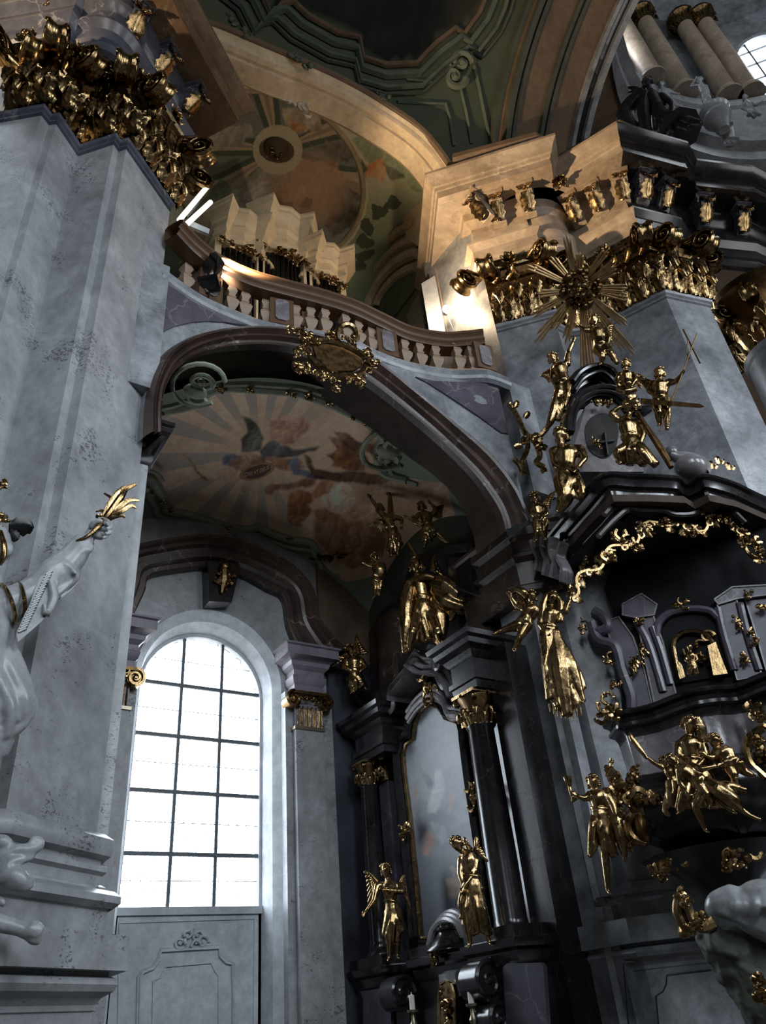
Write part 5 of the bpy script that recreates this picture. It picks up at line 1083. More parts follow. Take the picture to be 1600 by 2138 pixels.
# crowning aedicule
def pcr(x, y, off=0.): return AP(x, y, fp0 - fn * (.25 - off), fn)
mb = MB(); mb.prism([pcr(x, y) for x, y in [(1196, 985), (1200, 930), (1212, 890), (1222, 850), (1250, 828), (1290, 830), (1316, 850), (1326, 900), (1345, 985)]], -fn * .5); ac = mb.build('aedicule', 'marble_grey', pu)
for q, r_ in (([(1186, 905), (1190, 862), (1206, 830), (1240, 812), (1275, 812), (1305, 828), (1322, 850), (1345, 852), (1362, 842)], .07), ([(1192, 905), (1198, 866), (1212, 840), (1242, 822), (1275, 823), (1300, 838), (1316, 858)], .05), ([(1192, 800), (1206, 782), (1226, 770), (1252, 766), (1276, 776), (1290, 798), (1318, 812)], .07), ([(1196, 818), (1212, 796), (1232, 784), (1252, 780), (1272, 792), (1286, 812)], .05)):
    mb = MB(); P = cr([pcr(x, y, .1) for x, y in q], 5); mb.tube(P, r_, 8); mb.tube([p + fn * .08 + V(0, 0, -.03) for p in P], r_ * .6, 6); mb.tube([p - fn * .15 for p in P], r_ * 1.2, 6); mb.build('arch_moulding', 'marble_black', ac, smooth=True)
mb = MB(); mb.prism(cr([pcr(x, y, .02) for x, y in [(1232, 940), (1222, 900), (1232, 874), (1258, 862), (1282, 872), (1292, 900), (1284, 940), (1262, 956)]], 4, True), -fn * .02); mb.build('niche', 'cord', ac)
mb = MB(); mb.prism([pcr(x, y, -.1) for x, y in [(1200, 830), (1215, 790), (1250, 775), (1280, 795), (1300, 830)]], -fn * .3); mb.build('crest_block', 'marble_black', ac)
mb = MB(); rocaille(mb, pcr(1252, 845, .15), tf, (0, 0, 1), fn, .28, .08, 61, 14, .03); mb.build('gilt_garland', 'gold', ac, smooth=True); mb = MB(); rocaille(mb, pcr(1240, 925, .1), tf, (0, 0, 1), fn, .1, .2, 62, 10, .025); mb.build('gilt_garland', 'gold', ac, smooth=True)
mb = MB(); P = [pcr(x, y, .05) for x, y in [(1262, 905), (1268, 950)]]; mb.tube(P, .03, 5); mb.tube([pcr(1252, 925, .05), pcr(1282, 920, .05)], .03, 5); mb.build('small_cross', 'black_paint', ac)
# scroll volute on the canopy's right
vo = thing('urn', AZ(1445, 985, CZ), 'grey marble scroll vase lying on the canopy edge, right of the gilded martyr', 'vase')
mb = MB(); P = cr([pcr(x, y, .25) for x, y in [(1398, 948), (1415, 955), (1438, 960), (1462, 972), (1458, 990)]], 6); mb.tube(P, [.08 + .1 * i / len(P) for i in range(len(P))], 12); mb.ell(pcr(1402, 945, .25), .11, n=10, m=8); mb.ell(pcr(1445, 978, .25), (.3, .25, .22), n=14, m=10); mb.build('body', 'marble_grey', vo, smooth=True)
for k, (x, y) in enumerate(((1486, 972), (1500, 962), (1522, 975))):
    fl_ = thing('flame_ornament', AZ(x, y + 8, CZ), 'small curled gilt flame on the canopy edge, %s of three' % ('left', 'middle', 'right')[k], 'ornament'); mb = MB(); p = pcr(x, y, .3)
    putleaf(mb, p - V(0, 0, .06), (.05, 0, 1), fn, .2, .05, 1.5); putleaf(mb, p - V(0, 0, .06) + tf * .05, tf * .4 + V(0, 0, .7), fn, .14, .04, 1.4); mb.build('flame', 'gold', fl_, smooth=True)
# ---- sunburst
sb = thing('sunburst', AD(1212, 640, 10.9), 'gilded sunburst with long radiating rays and cloud of cherub heads above the pulpit', 'sunburst')
sc_ = AD(1212, 602, 10.9); sv = nrm(EYE - sc_); su = nrm(np.cross(V(0, 0, 1), sv)); sw = np.cross(sv, su); spx = (sc_ - EYE).dot(CF) / FPX
RAYS = [((1192, 565), (1183, 487)), ((1208, 560), (1212, 525)), ((1235, 560), (1270, 520)), ((1250, 572), (1290, 545)), ((1258, 600), (1312, 602)), ((1260, 612), (1315, 622)), ((1178, 572), (1150, 535)), ((1170, 585), (1100, 552)), ((1168, 612), (1120, 613)), ((1172, 625), (1105, 660)), ((1180, 635), (1116, 716)), ((1196, 645), (1180, 720)), ((1218, 650), (1222, 800)), ((1226, 650), (1238, 790)), ((1240, 640), (1328, 745)), ((1248, 630), (1312, 682)), ((1252, 585), (1290, 560)), ((1186, 640), (1150, 690)), ((1232, 646), (1300, 735))]
def pxp(x, y, off=0.): return AP(x, y, sc_ + sv * off, sv)
for a, b in RAYS:
    d = nrm(V(b[0] - a[0], b[1] - a[1], 0)); n = V(-d[1], d[0], 0)
    for k in (-1, 0, 1):
        L = 1 - .12 * abs(k) - .04 * k; mb = MB(); A_p = V(1212 + (a[0] - 1212) * .6 + n[0] * 2.5 * k, 602 + (a[1] - 602) * .6 + n[1] * 2.5 * k, 0); B_p = V(lerp(a[0], b[0], L) + n[0] * 7 * k, lerp(a[1], b[1], L) + n[1] * 7 * k, 0)
        P, Q = pxp(A_p[0], A_p[1]), pxp(B_p[0], B_p[1], .05); mb.tube([P, lerp(P, Q, .9), Q], [.024, .024, .004], 5); mb.build('ray', 'gold_ray', sb)
mb = MB(); R = random.Random(5)
for i in range(60):
    a, r = R.uniform(0, 6.28), R.uniform(0, 1) ** .6 * 42; x, y = 1212 + r * math.cos(a), 602 + r * .95 * math.sin(a); mb.ell(pxp(x, y, R.uniform(.02, .25) * (1 - r / 60)), R.uniform(.035, .085), n=7, m=5)
mb.build('cloud', 'gold_dark', sb, smooth=True)
mb = MB(); rocaille(mb, pxp(1212, 602, .2), su, sw, sv, .22, .2, 44, 26, .03); mb.build('gilt_cherubs', 'gold', sb, smooth=True)
# ---- parapet
PZ = 4.6
PPX = [(1262, 1512), (1278, 1490), (1300, 1482), (1330, 1476), (1360, 1468), (1400, 1452), (1440, 1438), (1490, 1430), (1530, 1428), (1570, 1412), (1650, 1380)]
ppt = [AZ(x, y, PZ) for x, y in PPX]; pf = [q[:2] for q in cr([V(p[0], p[1], 0) for p in ppt], 4)]
mb = MB(); mb.plan(pf, [(-.5, PZ), (0, PZ), (.03, PZ - .03), (.02, PZ - .06), (-.04, PZ - .09), (-.06, PZ - .13), (-.02, PZ - .15), (-.02, PZ - .19), (-.09, PZ - .22), (-.12, PZ - .28), (-.12, PZ - .32)]); mb.build('parapet_cornice', 'marble_black', pu, smooth=True, angle=28)
mb = MB(); mb.plan(pf, [(-.12, PZ - .3), (-.14, PZ - .62), (-.12, PZ - .68), (-.05, PZ - .78)]); mb.build('parapet_wall', 'marble_grey', pu, smooth=True, angle=28)
mb = MB(); mb.plan(pf, [(-.1, PZ - .76), (.0, PZ - .8), (.02, PZ - .85), (.0, PZ - .9), (.06, PZ - .97), (.08, PZ - 1.12), (.02, PZ - 1.3), (-.14, PZ - 1.45), (-.4, PZ - 1.56), (-.8, PZ - 1.62), (-1.4, PZ - 1.66)]); mb.build('belly', 'marble_black', pu, smooth=True, angle=35)
mb = MB(); c = sum(V(p[0], p[1], 0) for p in ppt) / len(ppt) + V(.5, .4, 0); mb.lathe([(.9, 3.0), (.6, 2.85), (.4, 2.7), (.25, 2.5), (.08, 2.4)], c + V(.35, .3, 0), 24); mb.build('bracket_foot', 'marble_black', pu, smooth=True)
mb = MB(); mb.prism([V(p[0], p[1], 3.6) for p in ppt] + [V(11, 5.8, 3.6), V(9.2, 7.4, 3.6)], (0, 0, .08)); mb.build('pulpit_floor', 'marble_black', pu)
bn = nrm(V(-.8, -.6, 0)); bt = nrm(np.cross(V(0, 0, 1), bn))
def pfr(x, y, off=0.):          # on the parapet front (vertical plane through its middle)
    n = nrm(np.cross(ppt[8] - ppt[3], V(0, 0, 1))); n = n if n.dot(EYE - ppt[3]) > 0 else -n; return AP(x, y, ppt[4] + n * off, n)
for i, (x, y, a, b) in enumerate(((1275, 1480, .14, .25), (1385, 1815, .28, .1), (1540, 1795, .25, .1), (1580, 1490, .12, .2), (1590, 1560, .1, .2))):
    mb = MB(); rocaille(mb, pfr(x, y, .1), bt * -1, (0, 0, 1), bn, a, b, 70 + i, 18, .028); mb.build('gilt_ornament', 'gold', pu, smooth=True)
mb = MB(); P = cr([pfr(x, y, .06) for x, y in [(1592, 1520), (1562, 1545), (1566, 1590), (1600, 1625)]], 6); mb.tube(P, .05, 8); mb.build('gilt_cartouche_frame', 'gold', pu, smooth=True)
# ---- back wall inside the pulpit, its dark colours standing in for canopy shade
def pbk(x, y, off=0.): return AP(x, y, V(9.55, 6.6, 0) + bn * off, bn)
mb = MB(); mb.prism([pbk(x, y) for x, y in [(1300, 1490), (1290, 1300), (1262, 1230), (1290, 1130), (1680, 1080), (1680, 1440)]], -bn * .1); stone('canopy_shade', lin((14, 14, 16)), lin((26, 25, 28)), rough=.7, bump=.02); MATS['canopy_shade'].node_tree.nodes['Principled BSDF'].inputs['Specular IOR Level'].default_value = .15; bk = mb.build('back_panel', 'canopy_shade', pu)
mb = MB(); P = cr([pbk(x, y, .12) for x, y in [(1240, 1275), (1262, 1290), (1268, 1310), (1245, 1318), (1236, 1300), (1250, 1335), (1285, 1350), (1300, 1400), (1318, 1450), (1320, 1480)]], 6); mb.tube(P, .08, 8); mb.tube([p - bn * .1 for p in P], .09, 8); mb.build('scroll_bracket', 'marble_purple', bk, smooth=True)
for q in ([(1330, 1300), (1352, 1340), (1372, 1400), (1385, 1445)], [(1362, 1310), (1380, 1360), (1400, 1430)], [(1498, 1270), (1512, 1330), (1534, 1400)], [(1545, 1260), (1562, 1330), (1585, 1400)], [(1370, 1330), (1376, 1300), (1400, 1280), (1440, 1272), (1480, 1275), (1500, 1290)]):
    mb = MB(); mb.tube(cr([pbk(x, y, .08) for x, y in q], 5), .06, 8); mb.build('panel_moulding', 'marble_purple', bk, smooth=True)
for pts, o_, m_ in (([(1262, 1300), (1292, 1288), (1322, 1330), (1346, 1400), (1362, 1470), (1322, 1480), (1304, 1420), (1284, 1360)], .06, 'marble_purple'), ([(1330, 1290), (1362, 1280), (1384, 1340), (1412, 1450), (1366, 1466), (1348, 1380)], .08, 'marble_purple'), ([(1498, 1262), (1538, 1252), (1562, 1320), (1592, 1412), (1540, 1420), (1518, 1340)], .08, 'marble_purple'), ([(1556, 1250), (1600, 1240), (1660, 1410), (1604, 1412), (1578, 1320)], .05, 'marble_purple'), ([(1300, 1262), (1340, 1240), (1372, 1262), (1366, 1284), (1328, 1290), (1300, 1284)], .1, 'marble_purple'), ([(1492, 1252), (1530, 1226), (1600, 1222), (1606, 1242), (1540, 1250), (1500, 1262)], .1, 'marble_purple')):
    mb = MB(); P = [pbk(x, y, o_) for x, y in pts]; mb.prism(P, -bn * .12); fl_o = mb.build('pilaster_panel', m_, bk); mb = MB(); mb.tube([p + bn * .005 for p in P] + [P[0] + bn * .005], .018, 5); mb.build('panel_edge', 'marble_grey', fl_o)
mb = MB(); mb.prism([pbk(x, y, .02) for x, y in [(1402, 1430), (1385, 1370), (1382, 1320), (1402, 1290), (1450, 1275), (1490, 1290), (1510, 1340), (1525, 1410)]], bn * .02); mb.build('niche_ground', 'canopy_shade', bk)  # niche ground painted with the same near-black canopy shade
mb = MB(); P = cr([pbk(x, y, .1) for x, y in [(1420, 1415), (1410, 1370), (1408, 1340), (1425, 1322), (1450, 1318), (1475, 1325), (1490, 1345)]], 5); mb.tube(P, .035, 6); scroll(mb, pbk(1478, 1330, .1), bt, (0, 0, 1), .1, .03, 1.3); mb.prism([pbk(x, y, .12) for x, y in [(1478, 1350), (1495, 1342), (1505, 1370), (1520, 1408), (1490, 1412)]], bn * .04); mb.prism([pbk(x, y, .12) for x, y in [(1410, 1375), (1425, 1390), (1432, 1415), (1420, 1420)]], bn * .04); mb.build('gilt_niche_frame', 'gold', bk, smooth=True, angle=30)
mb = MB(); rocaille(mb, pbk(1455, 1365, .1), bt, (0, 0, 1), bn, .16, .2, 81, 16, .02); mb.build('gilt_tracery', 'gold_dark', bk, smooth=True)
for i, (x, y, a, b) in enumerate(((1218, 1310, .06, .2), (1270, 1380, .08, .12), (1286, 1430, .1, .08), (1320, 1385, .06, .22), (1342, 1365, .05, .18), (1575, 1330, .06, .2), (1540, 1300, .05, .16), (1420, 1262, .2, .05), (1562, 1240, .1, .1), (1335, 1300, .12, .06), (1588, 1270, .06, .1), (1555, 1380, .05, .15))):
    mb = MB(); rocaille(mb, pbk(x, y, .14), bt, (0, 0, 1), bn, a, b, 90 + i, 14, .02); mb.build('gilt_pendant', 'gold', bk, smooth=True)
mb = MB(); mb.prism([AD(x, y, 9.55) for x, y in [(1246, 1874), (1290, 1868), (1390, 1856), (1392, 1866), (1292, 1880), (1250, 1886)]], V(.25, .3, 0)); mb.build('footrest', 'marble_black', pu)
# cord from the altar to the pier
cd = MB(); cd.tube([AD(955, 1228, 12.4), AD(1045, 1262, 11.6)], .012, 5); cd.build('cord', 'cord', label='thin black cord stretched from altar figure toward the flying putto', cat='cord')
# ================================================================== sculpted figures
VOX = []
def figure(name, label, D, hh, J, robe=(), wings=(), extra=(), mat='gold', cloth='gold_cloth', cat='statue', group=None, face=(0, .15), vox=.075, hair=True, bulk=1., fold=True, seed=1, nohead=False):
    R = random.Random(seed)
    bulk *= 1.1; hh = hh * 1.13; c0 = AD(*J['pe'][:2], D); s = (c0 - EYE).dot(CF) / FPX; H = hh * s
    vw = nrm((EYE - c0) * V(1, 1, 0)); sd = np.cross(V(0, 0, 1), vw)
    def P(q): return AD(q[0], q[1], D - (q[2] * s if len(q) > 2 else 0))
    allp = [P(v) for v in J.values()] + [P(h) for h in robe]; base = V(c0[0], c0[1], min(p[2] for p in allp) - .05 * H)
    root = thing(name, base, label, cat, group)
    mb = MB(); j = {k: P(v) for k, v in J.items()}
    ch, pe = j['ch'], j['pe']; ne = j.get('ne', ch + V(0, 0, .55 * H)); up = nrm(ch - pe)
    for a, b in (('ls', -1), ('rs', 1)):
        if a not in j: j[a] = ch + up * .25 * H + sd * b * .62 * H
    def cap(a, b, r0, r1, n=8): mb.tube([a - nrm(b - a) * r0 * .4, a, lerp(a, b, .5), b, b + nrm(b - a) * r1 * .4], [r0 * .6, r0, (r0 + r1) * .52, r1, r1 * .5], n)
    wa = lerp(ch, pe, .55)
    mb.tube([ne, ch + up * .3 * H, ch, wa, pe, pe - up * .35 * H], [.2 * H, .42 * H * bulk, .5 * H * bulk, .4 * H * bulk, .48 * H * bulk, .3 * H], 12)
    cap(j['ls'], j['rs'], .24 * H, .24 * H)
    for k in (-1, 1): mb.ell(ch + sd * k * .22 * H + up * .12 * H + vw * .3 * H, (.22 * H, .15 * H, .17 * H), n=8, m=6)
    if not nohead:
        he = j['he']; hu = nrm(he - ne); f = nrm(vw + sd * face[0] + V(0, 0, face[1])); f = nrm(f - hu * f.dot(hu) * .6); fs = np.cross(hu, f)
        cap(ne - up * .1 * H, he, .19 * H, .18 * H)
        mb.ell(he + hu * .06 * H, (.35 * H, .4 * H, .44 * H), fs, f, hu, 12, 9); mb.ell(he - hu * .22 * H + f * .1 * H, (.24 * H, .27 * H, .25 * H), fs, f, hu, 8, 6)
        mb.ell(he - hu * .02 * H + f * .41 * H, (.07 * H, .1 * H, .12 * H), fs, f, hu, 6, 5); mb.ell(he + hu * .11 * H + f * .33 * H, (.22 * H, .08 * H, .05 * H), fs, f, hu, 8, 5); mb.ell(he - hu * .2 * H + f * .34 * H, (.11 * H, .06 * H, .045 * H), fs, f, hu, 6, 5); mb.ell(he - hu * .36 * H + f * .27 * H, (.1 * H, .1 * H, .08 * H), fs, f, hu, 6, 5)
        for k in (-1, 1): mb.ell(he + fs * k * .36 * H + f * -.02 * H, (.05 * H, .08 * H, .11 * H), fs, f, hu, 6, 5); mb.ell(he + fs * k * .13 * H + hu * .03 * H + f * .35 * H, (.06 * H, .05 * H, .04 * H), fs, f, hu, 6, 5)
    def hand(w, d, b):
        d = nrm(d); x = nrm(np.cross(d, vw)); nn = np.cross(x, d)
        mb.ell(w + d * .14 * H, (.13 * H, .08 * H, .19 * H), x, nn, d, 8, 6)
        for i in range(4):
            o = w + d * .27 * H + x * (i - 1.5) * .075 * H; L = (.24, .28, .26, .2)[i] * H; mb.tube([o, o + d * L * .6 + nn * .03 * H, o + d * L + nn * .1 * H], [.052 * H, .048 * H, .035 * H], 6)
        o = w + d * .08 * H + x * b * .12 * H; mb.tube([o, o + d * .12 * H + x * b * .1 * H, o + d * .24 * H + x * b * .1 * H], [.055 * H, .05 * H, .035 * H], 6)
    for a, b in (('l', -1), ('r', 1)):
        if a + 'h' in j:
            e = j.get(a + 'e', lerp(j[a + 's'], j[a + 'h'], .5) - V(0, 0, .1 * H)); cap(j[a + 's'], e, .25 * H * bulk, .21 * H); cap(e, j[a + 'h'], .21 * H, .14 * H); hand(j[a + 'h'], j[a + 'h'] - e, -b)
        if a + 'k' in j:
            hp = pe + sd * b * .26 * H - up * .15 * H; cap(hp, j[a + 'k'], .38 * H * bulk, .27 * H); f0 = j[a + 'f']; mid = lerp(j[a + 'k'], f0, .35) - vw * .06 * H
            mb.tube([j[a + 'k'], mid, lerp(j[a + 'k'], f0, .85), f0], [.26 * H, .26 * H, .17 * H, .14 * H], 8); fd = nrm(vw * .8 + sd * b * .35 + V(0, 0, -.35)); mb.ell(f0 + fd * .16 * H - V(0, 0, .02 * H), (.13 * H, .09 * H, .3 * H), np.cross(fd, V(0, 0, 1)), V(0, 0, 1), fd, 8, 6)
    for e in extra:
        if e[0] == 'body': mb.tube(cr([P(q) for q in e[1]], 4), list(np.interp(np.linspace(0, 1, 4 * (len(e[1]) - 1) + 1), np.linspace(0, 1, len(e[2])), [r * H for r in e[2]])), 8)
    bo = mb.build('body', mat, root, smooth=True, angle=180); VOX.append((bo, vox * H))
    if hair and not nohead:
        mb = MB()
        for i in range(30):
            th, ph = R.uniform(0, 6.28), R.uniform(.0, 1.25); d = fs * math.sin(ph) * math.cos(th) + f * math.sin(ph) * math.sin(th) + hu * math.cos(ph)
            if d.dot(f) > .45 and d.dot(hu) < .75: continue
            mb.ell(he + hu * .08 * H + d * .37 * H, (R.uniform(.1, .15) * H,) * 3, n=6, m=5)
        for k in (-1, 1):
            for q in range(3): mb.ell(he + fs * k * .33 * H - hu * (.12 * q - .05) * H - f * .12 * H, .12 * H, n=6, m=5)
        mb.build('hair', mat, root, smooth=True, angle=180)
    if robe:
        mb = MB(); hs = [P(h) for h in robe]; w0 = wa
        for h in hs:
            k = lerp(pe, h, .5) + vw * .12 * H; mb.tube([w0, pe + vw * .08 * H, k, h], [.42 * H * bulk, .5 * H * bulk, .4 * H, .26 * H], 9)
        for a, b in zip(hs[:-1], hs[1:]):
            for t in np.linspace(0, 1, 5):
                h = lerp(a, b, t) + vw * R.uniform(.05, .3) * H; k = lerp(pe, h, .5) + vw * R.uniform(.25, .5) * H + sd * R.uniform(-.2, .2) * H
                mb.tube([wa + vw * .35 * H + sd * R.uniform(-.3, .3) * H, k, h], [.07 * H, .12 * H, .1 * H], 6)
        # sash and overfold
        mb.tube([wa + (sd * math.cos(t) + vw * math.sin(t)) * .47 * H * bulk - up * (.1 * H + .12 * H * math.cos(t)) for t in np.linspace(0, 2 * math.pi, 12)], .1 * H, 6)
        ro = mb.build('robe', cloth, root, smooth=True, angle=180); VOX.append((ro, vox * H))
    for e in extra:
        if e[0] in ('drape', 'attr'):
            mb = MB()
            for pts, rad in e[2]:
                C = cr([P(q) for q in pts], 5); mb.tube(C, list(np.interp(np.linspace(0, 1, len(C)), np.linspace(0, 1, len(rad)), [r * H for r in rad])), 8)
            o = mb.build(e[1], (cloth if e[0] == 'drape' else e[3] if len(e) > 3 else mat), root, smooth=True, angle=60)
            if e[0] == 'drape': VOX.append((o, vox * H))
    for w in wings:
        rt, t1, t2 = P(w[0]), P(w[1]), P(w[2]); mb = MB(); n = 7
        mb.tube(cr([rt, lerp(rt, t1, .5) + nrm(t1 - t2) * np.linalg.norm(t1 - rt) * .12, t1], 4), list(np.linspace(.2 * H, .06 * H, 9)), 7)
        for i in range(n):
            for ly, (k, r_) in enumerate(((1., .13), (.62, .12), (.35, .11))):
                t = i / (n - 1); tip = lerp(rt, lerp(t1, t2, t), (k if ly else 1.) * (1 - .1 * math.sin(t * 3))); o = lerp(rt, t1, .5 * (1 - t)); pv = lerp(o, tip, .55) + vw * (.05 + .07 * ly) * H
                mb.tube([o, pv, lerp(pv, tip, .8), tip], [.08 * H, r_ * H, r_ * .8 * H, .02 * H], 6, flat=vw)
        mb.build('wing', mat, root, smooth=True, angle=80)
    return root
def finish_figures():
    for o, v in VOX:
        m = o.modifiers.new('remesh', 'REMESH'); m.mode = 'VOXEL'; m.voxel_size = v; m.use_smooth_shade = True; smooth_mod(o, 2)

DL, DRt = np.hypot(*AX(815, 1900, 7.55)[:2]), np.hypot(*AX(985, 1860, 7.3)[:2])
figure('angel_statue', 'gilded angel with spread wings standing before the altar\'s left column', DL, 27, dict(he=(806, 1818), ne=(809, 1836), ch=(814, 1855), pe=(820, 1898), ls=(789, 1848), le=(782, 1880, 6), lh=(766, 1902, 10), rs=(836, 1848), re=(843, 1862, 10), rh=(806, 1858, 22), lk=(813, 1943, 8), lf=(814, 2000), rk=(832, 1942, 4), rf=(829, 1996)),
       robe=[(803, 1955), (812, 1972), (828, 1968), (842, 1945)], wings=[((789, 1842, -10), (760, 1818, -12), (768, 1888, -12)), ((838, 1844, -10), (846, 1826, -12), (860, 1902, -12))], face=(-.3, .2))
figure('angel_statue', 'gilded angel bowing its head toward the painting, by the altar\'s right column', DRt, 31, dict(he=(955, 1762, 8), ne=(966, 1777), ch=(979, 1797), pe=(988, 1850), ls=(964, 1793), le=(961, 1822, 8), lh=(967, 1848, 14), rs=(994, 1796), re=(990, 1824, 10), rh=(970, 1850, 22), lk=(971, 1900, 14), lf=(982, 1972), rk=(1002, 1905, 6), rf=(1022, 1968)),
       robe=[(972, 1935), (985, 1955), (1004, 1950), (1022, 1955)], wings=[((980, 1775, -10), (969, 1748, -12), (992, 1776, -14)), ((997, 1776, -10), (995, 1746, -12), (1020, 1800, -14))], face=(-.8, -.3), extra=[('drape', 'sash', [([(968, 1850, 12), (962, 1885, 14), (966, 1912, 14), (958, 1918, 16)], [.16, .2, .16, .08])])], seed=2)
D3 = np.hypot(*AX(740, 1410, 7.8)[:2])
figure('angel_statue', 'gilded angel with one long wing spread left, on the altar\'s left entablature', D3, 25, dict(he=(731, 1358), ne=(735, 1370), ch=(739, 1383), pe=(741, 1411), ls=(724, 1378), le=(716, 1392, 8), lh=(734, 1400, 12), rs=(753, 1378), re=(763, 1392, 4), rh=(752, 1402, 12), lk=(736, 1430, 8), lf=(736, 1446), rk=(754, 1428, 8), rf=(763, 1438)),
       robe=[(730, 1438), (742, 1448), (760, 1436)], wings=[((722, 1376, -4), (643, 1364, -4), (690, 1392, -4)), ((750, 1366, -6), (744, 1326, -6), (770, 1362, -6))], seed=3)
D4 = np.hypot(*AX(885, 1250, 7.85)[:2])
figure('relief_group', 'large gilded saint in billowing cloak at the top centre of the altar', D4, 33, dict(he=(868, 1180), ne=(872, 1200), ch=(878, 1222), pe=(884, 1268), ls=(856, 1216), le=(843, 1252, 8), lh=(840, 1282, 10), rs=(908, 1216), re=(940, 1238, 6), rh=(972, 1226, 8), lk=(862, 1318, 26), lf=(853, 1358, 10), rk=(914, 1318, 26), rf=(922, 1344, 10)),
       robe=[(850, 1355), (872, 1345), (900, 1340), (922, 1346)], wings=[((884, 1188, -4), (854, 1133, -6), (872, 1165, -6)), ((905, 1190, -6), (908, 1160, -8), (930, 1205, -8))],
       extra=[('drape', 'flying_cloak', [([(900, 1215, 8), (930, 1222, 14), (960, 1245, 16), (1000, 1278, 10)], [.35, .6, .5, .06]), ([(905, 1230, 6), (930, 1255, 12), (965, 1268, 12), (1005, 1282, 8)], [.3, .55, .45, .05]), ([(920, 1220), (955, 1212, 6), (985, 1225, 6), (990, 1236)], [.3, .4, .3, .1]), ([(930, 1260, 8), (945, 1285, 8), (940, 1300, 6)], [.3, .25, .08])]),
              ('drape', 'mantle', [([(858, 1225, 6), (850, 1265, 8), (848, 1310, 10), (845, 1365, 6)], [.35, .45, .4, .15]), ([(905, 1250, -8), (918, 1290, -8), (920, 1340, -6)], [.5, .6, .3])]),
              ('attr', 'scroll_plaque', [([(876, 1208, 22), (890, 1204, 24), (906, 1208, 22)], [.2, .26, .2])], 'gold_dark')], seed=4)
figure('angel_statue', 'gilded angel reaching up beside a flaming finial on the altar top', D4 + .2, 21, dict(he=(794, 1062), ne=(799, 1073), ch=(810, 1085), pe=(822, 1116), ls=(800, 1076), le=(786, 1056), lh=(774, 1040), rs=(826, 1080), re=(840, 1084, 6), rh=(838, 1098, 10), lk=(818, 1140, 8), lf=(817, 1162), rk=(833, 1138, 8), rf=(829, 1158)), robe=[(812, 1150), (826, 1156), (838, 1140)], wings=[((803, 1080, -6), (772, 1100, -8), (795, 1112, -8))],
       extra=[('attr', 'finial', [([(816, 1080, -14), (815, 1050, -14), (813, 1030, -14)], [.35, .25, .15]), ([(813, 1032, -14), (813, 1022, -14), (815, 1006, -14)], [.3, .25, .03])])], seed=5)
figure('angel_statue', 'gilded angel stretching one leg behind it on the altar top, right side', D4, 21, dict(he=(881, 1057), ne=(884, 1068), ch=(891, 1081), pe=(893, 1106), ls=(876, 1074), le=(866, 1084, 4), lh=(852, 1081, 6), rs=(905, 1074), re=(910, 1062), rh=(901, 1052, 6), lk=(890, 1126, 10), lf=(886, 1144), rk=(913, 1114), rf=(934, 1132)), robe=[(884, 1132), (898, 1132), (912, 1118)], wings=[((898, 1076, -8), (930, 1052, -10), (926, 1085, -10))],
       extra=[('drape', 'scarf', [([(862, 1076, 4), (868, 1090, 8), (884, 1096, 10)], [.1, .3, .2])])], seed=6)
figure('putto', 'gilded putto carrying a shining round shield, left side of the altar top', D4 + .3, 19, dict(he=(783, 1163), ne=(786, 1173), ch=(789, 1184), pe=(789, 1212), ls=(781, 1178), le=(773, 1180), lh=(766, 1178), rs=(799, 1178), re=(803, 1192, 6), rh=(798, 1202, 10), lk=(784, 1228, 6), lf=(782, 1248), rk=(794, 1228, 4), rf=(790, 1242)), extra=[('attr', 'round_shield', [([(794, 1176, 14), (794, 1184, 16), (793, 1192, 17), (793, 1202, 16), (793, 1208, 14)], [.1, .6, .72, .6, .1])])], seed=7, bulk=1.1)
# ---- pulpit pier figures
figure('putto', 'gilded flying putto kicking its legs left, on the pier edge below the canopy', 10.6, 27, dict(he=(1110, 1246), ne=(1110, 1260), ch=(1108, 1276), pe=(1096, 1300), ls=(1094, 1268), le=(1078, 1264), lh=(1068, 1248, 6), rs=(1124, 1274), re=(1138, 1290, 6), rh=(1152, 1288, 8), lk=(1060, 1312), lf=(1034, 1322), rk=(1086, 1330, 10), rf=(1073, 1358)), wings=[((1100, 1268, -8), (1080, 1240, -10), (1072, 1275, -10))], bulk=1.15, seed=8, extra=[('drape', 'flying_scarf', [([(1068, 1240), (1082, 1232, 4), (1095, 1238, 6), (1100, 1250, 4)], [.1, .3, .3, .15])])])
figure('herm_figure', 'gilded veiled woman with long fringed mantle hanging down the pier', 10.3, 30, dict(he=(1153, 1250), ne=(1152, 1266), ch=(1150, 1284), pe=(1144, 1326), ls=(1132, 1282), le=(1128, 1304, 6), lh=(1140, 1318, 14), rs=(1168, 1280), re=(1182, 1278, 6), rh=(1190, 1254, 8)), robe=[(1148, 1462), (1168, 1484), (1190, 1494), (1214, 1472)],
       extra=[('drape', 'veil', [([(1145, 1240), (1136, 1262), (1134, 1300), (1140, 1330)], [.2, .3, .35, .3]), ([(1160, 1240), (1172, 1262), (1168, 1300)], [.2, .25, .3])]), ('drape', 'mantle_tail', [([(1150, 1320), (1148, 1390, 4), (1150, 1462, 4)], [.5, .5, .3]), ([(1156, 1320), (1170, 1400, 8), (1186, 1496, 8)], [.5, .65, .35]), ([(1160, 1330), (1190, 1390, 4), (1216, 1468)], [.4, .5, .25]), ([(1162, 1340, -4), (1200, 1400, -4), (1220, 1440, -4)], [.3, .4, .2])]),
              ('attr', 'fringe', [([(1148 + k * 8, 1470 + 14 * math.sin(k / 8 * 2.6) , 8), (1149 + k * 8.2, 1486 + 16 * math.sin(k / 8 * 2.6), 9)], [.09, .03]) for k in range(9)])], seed=9)
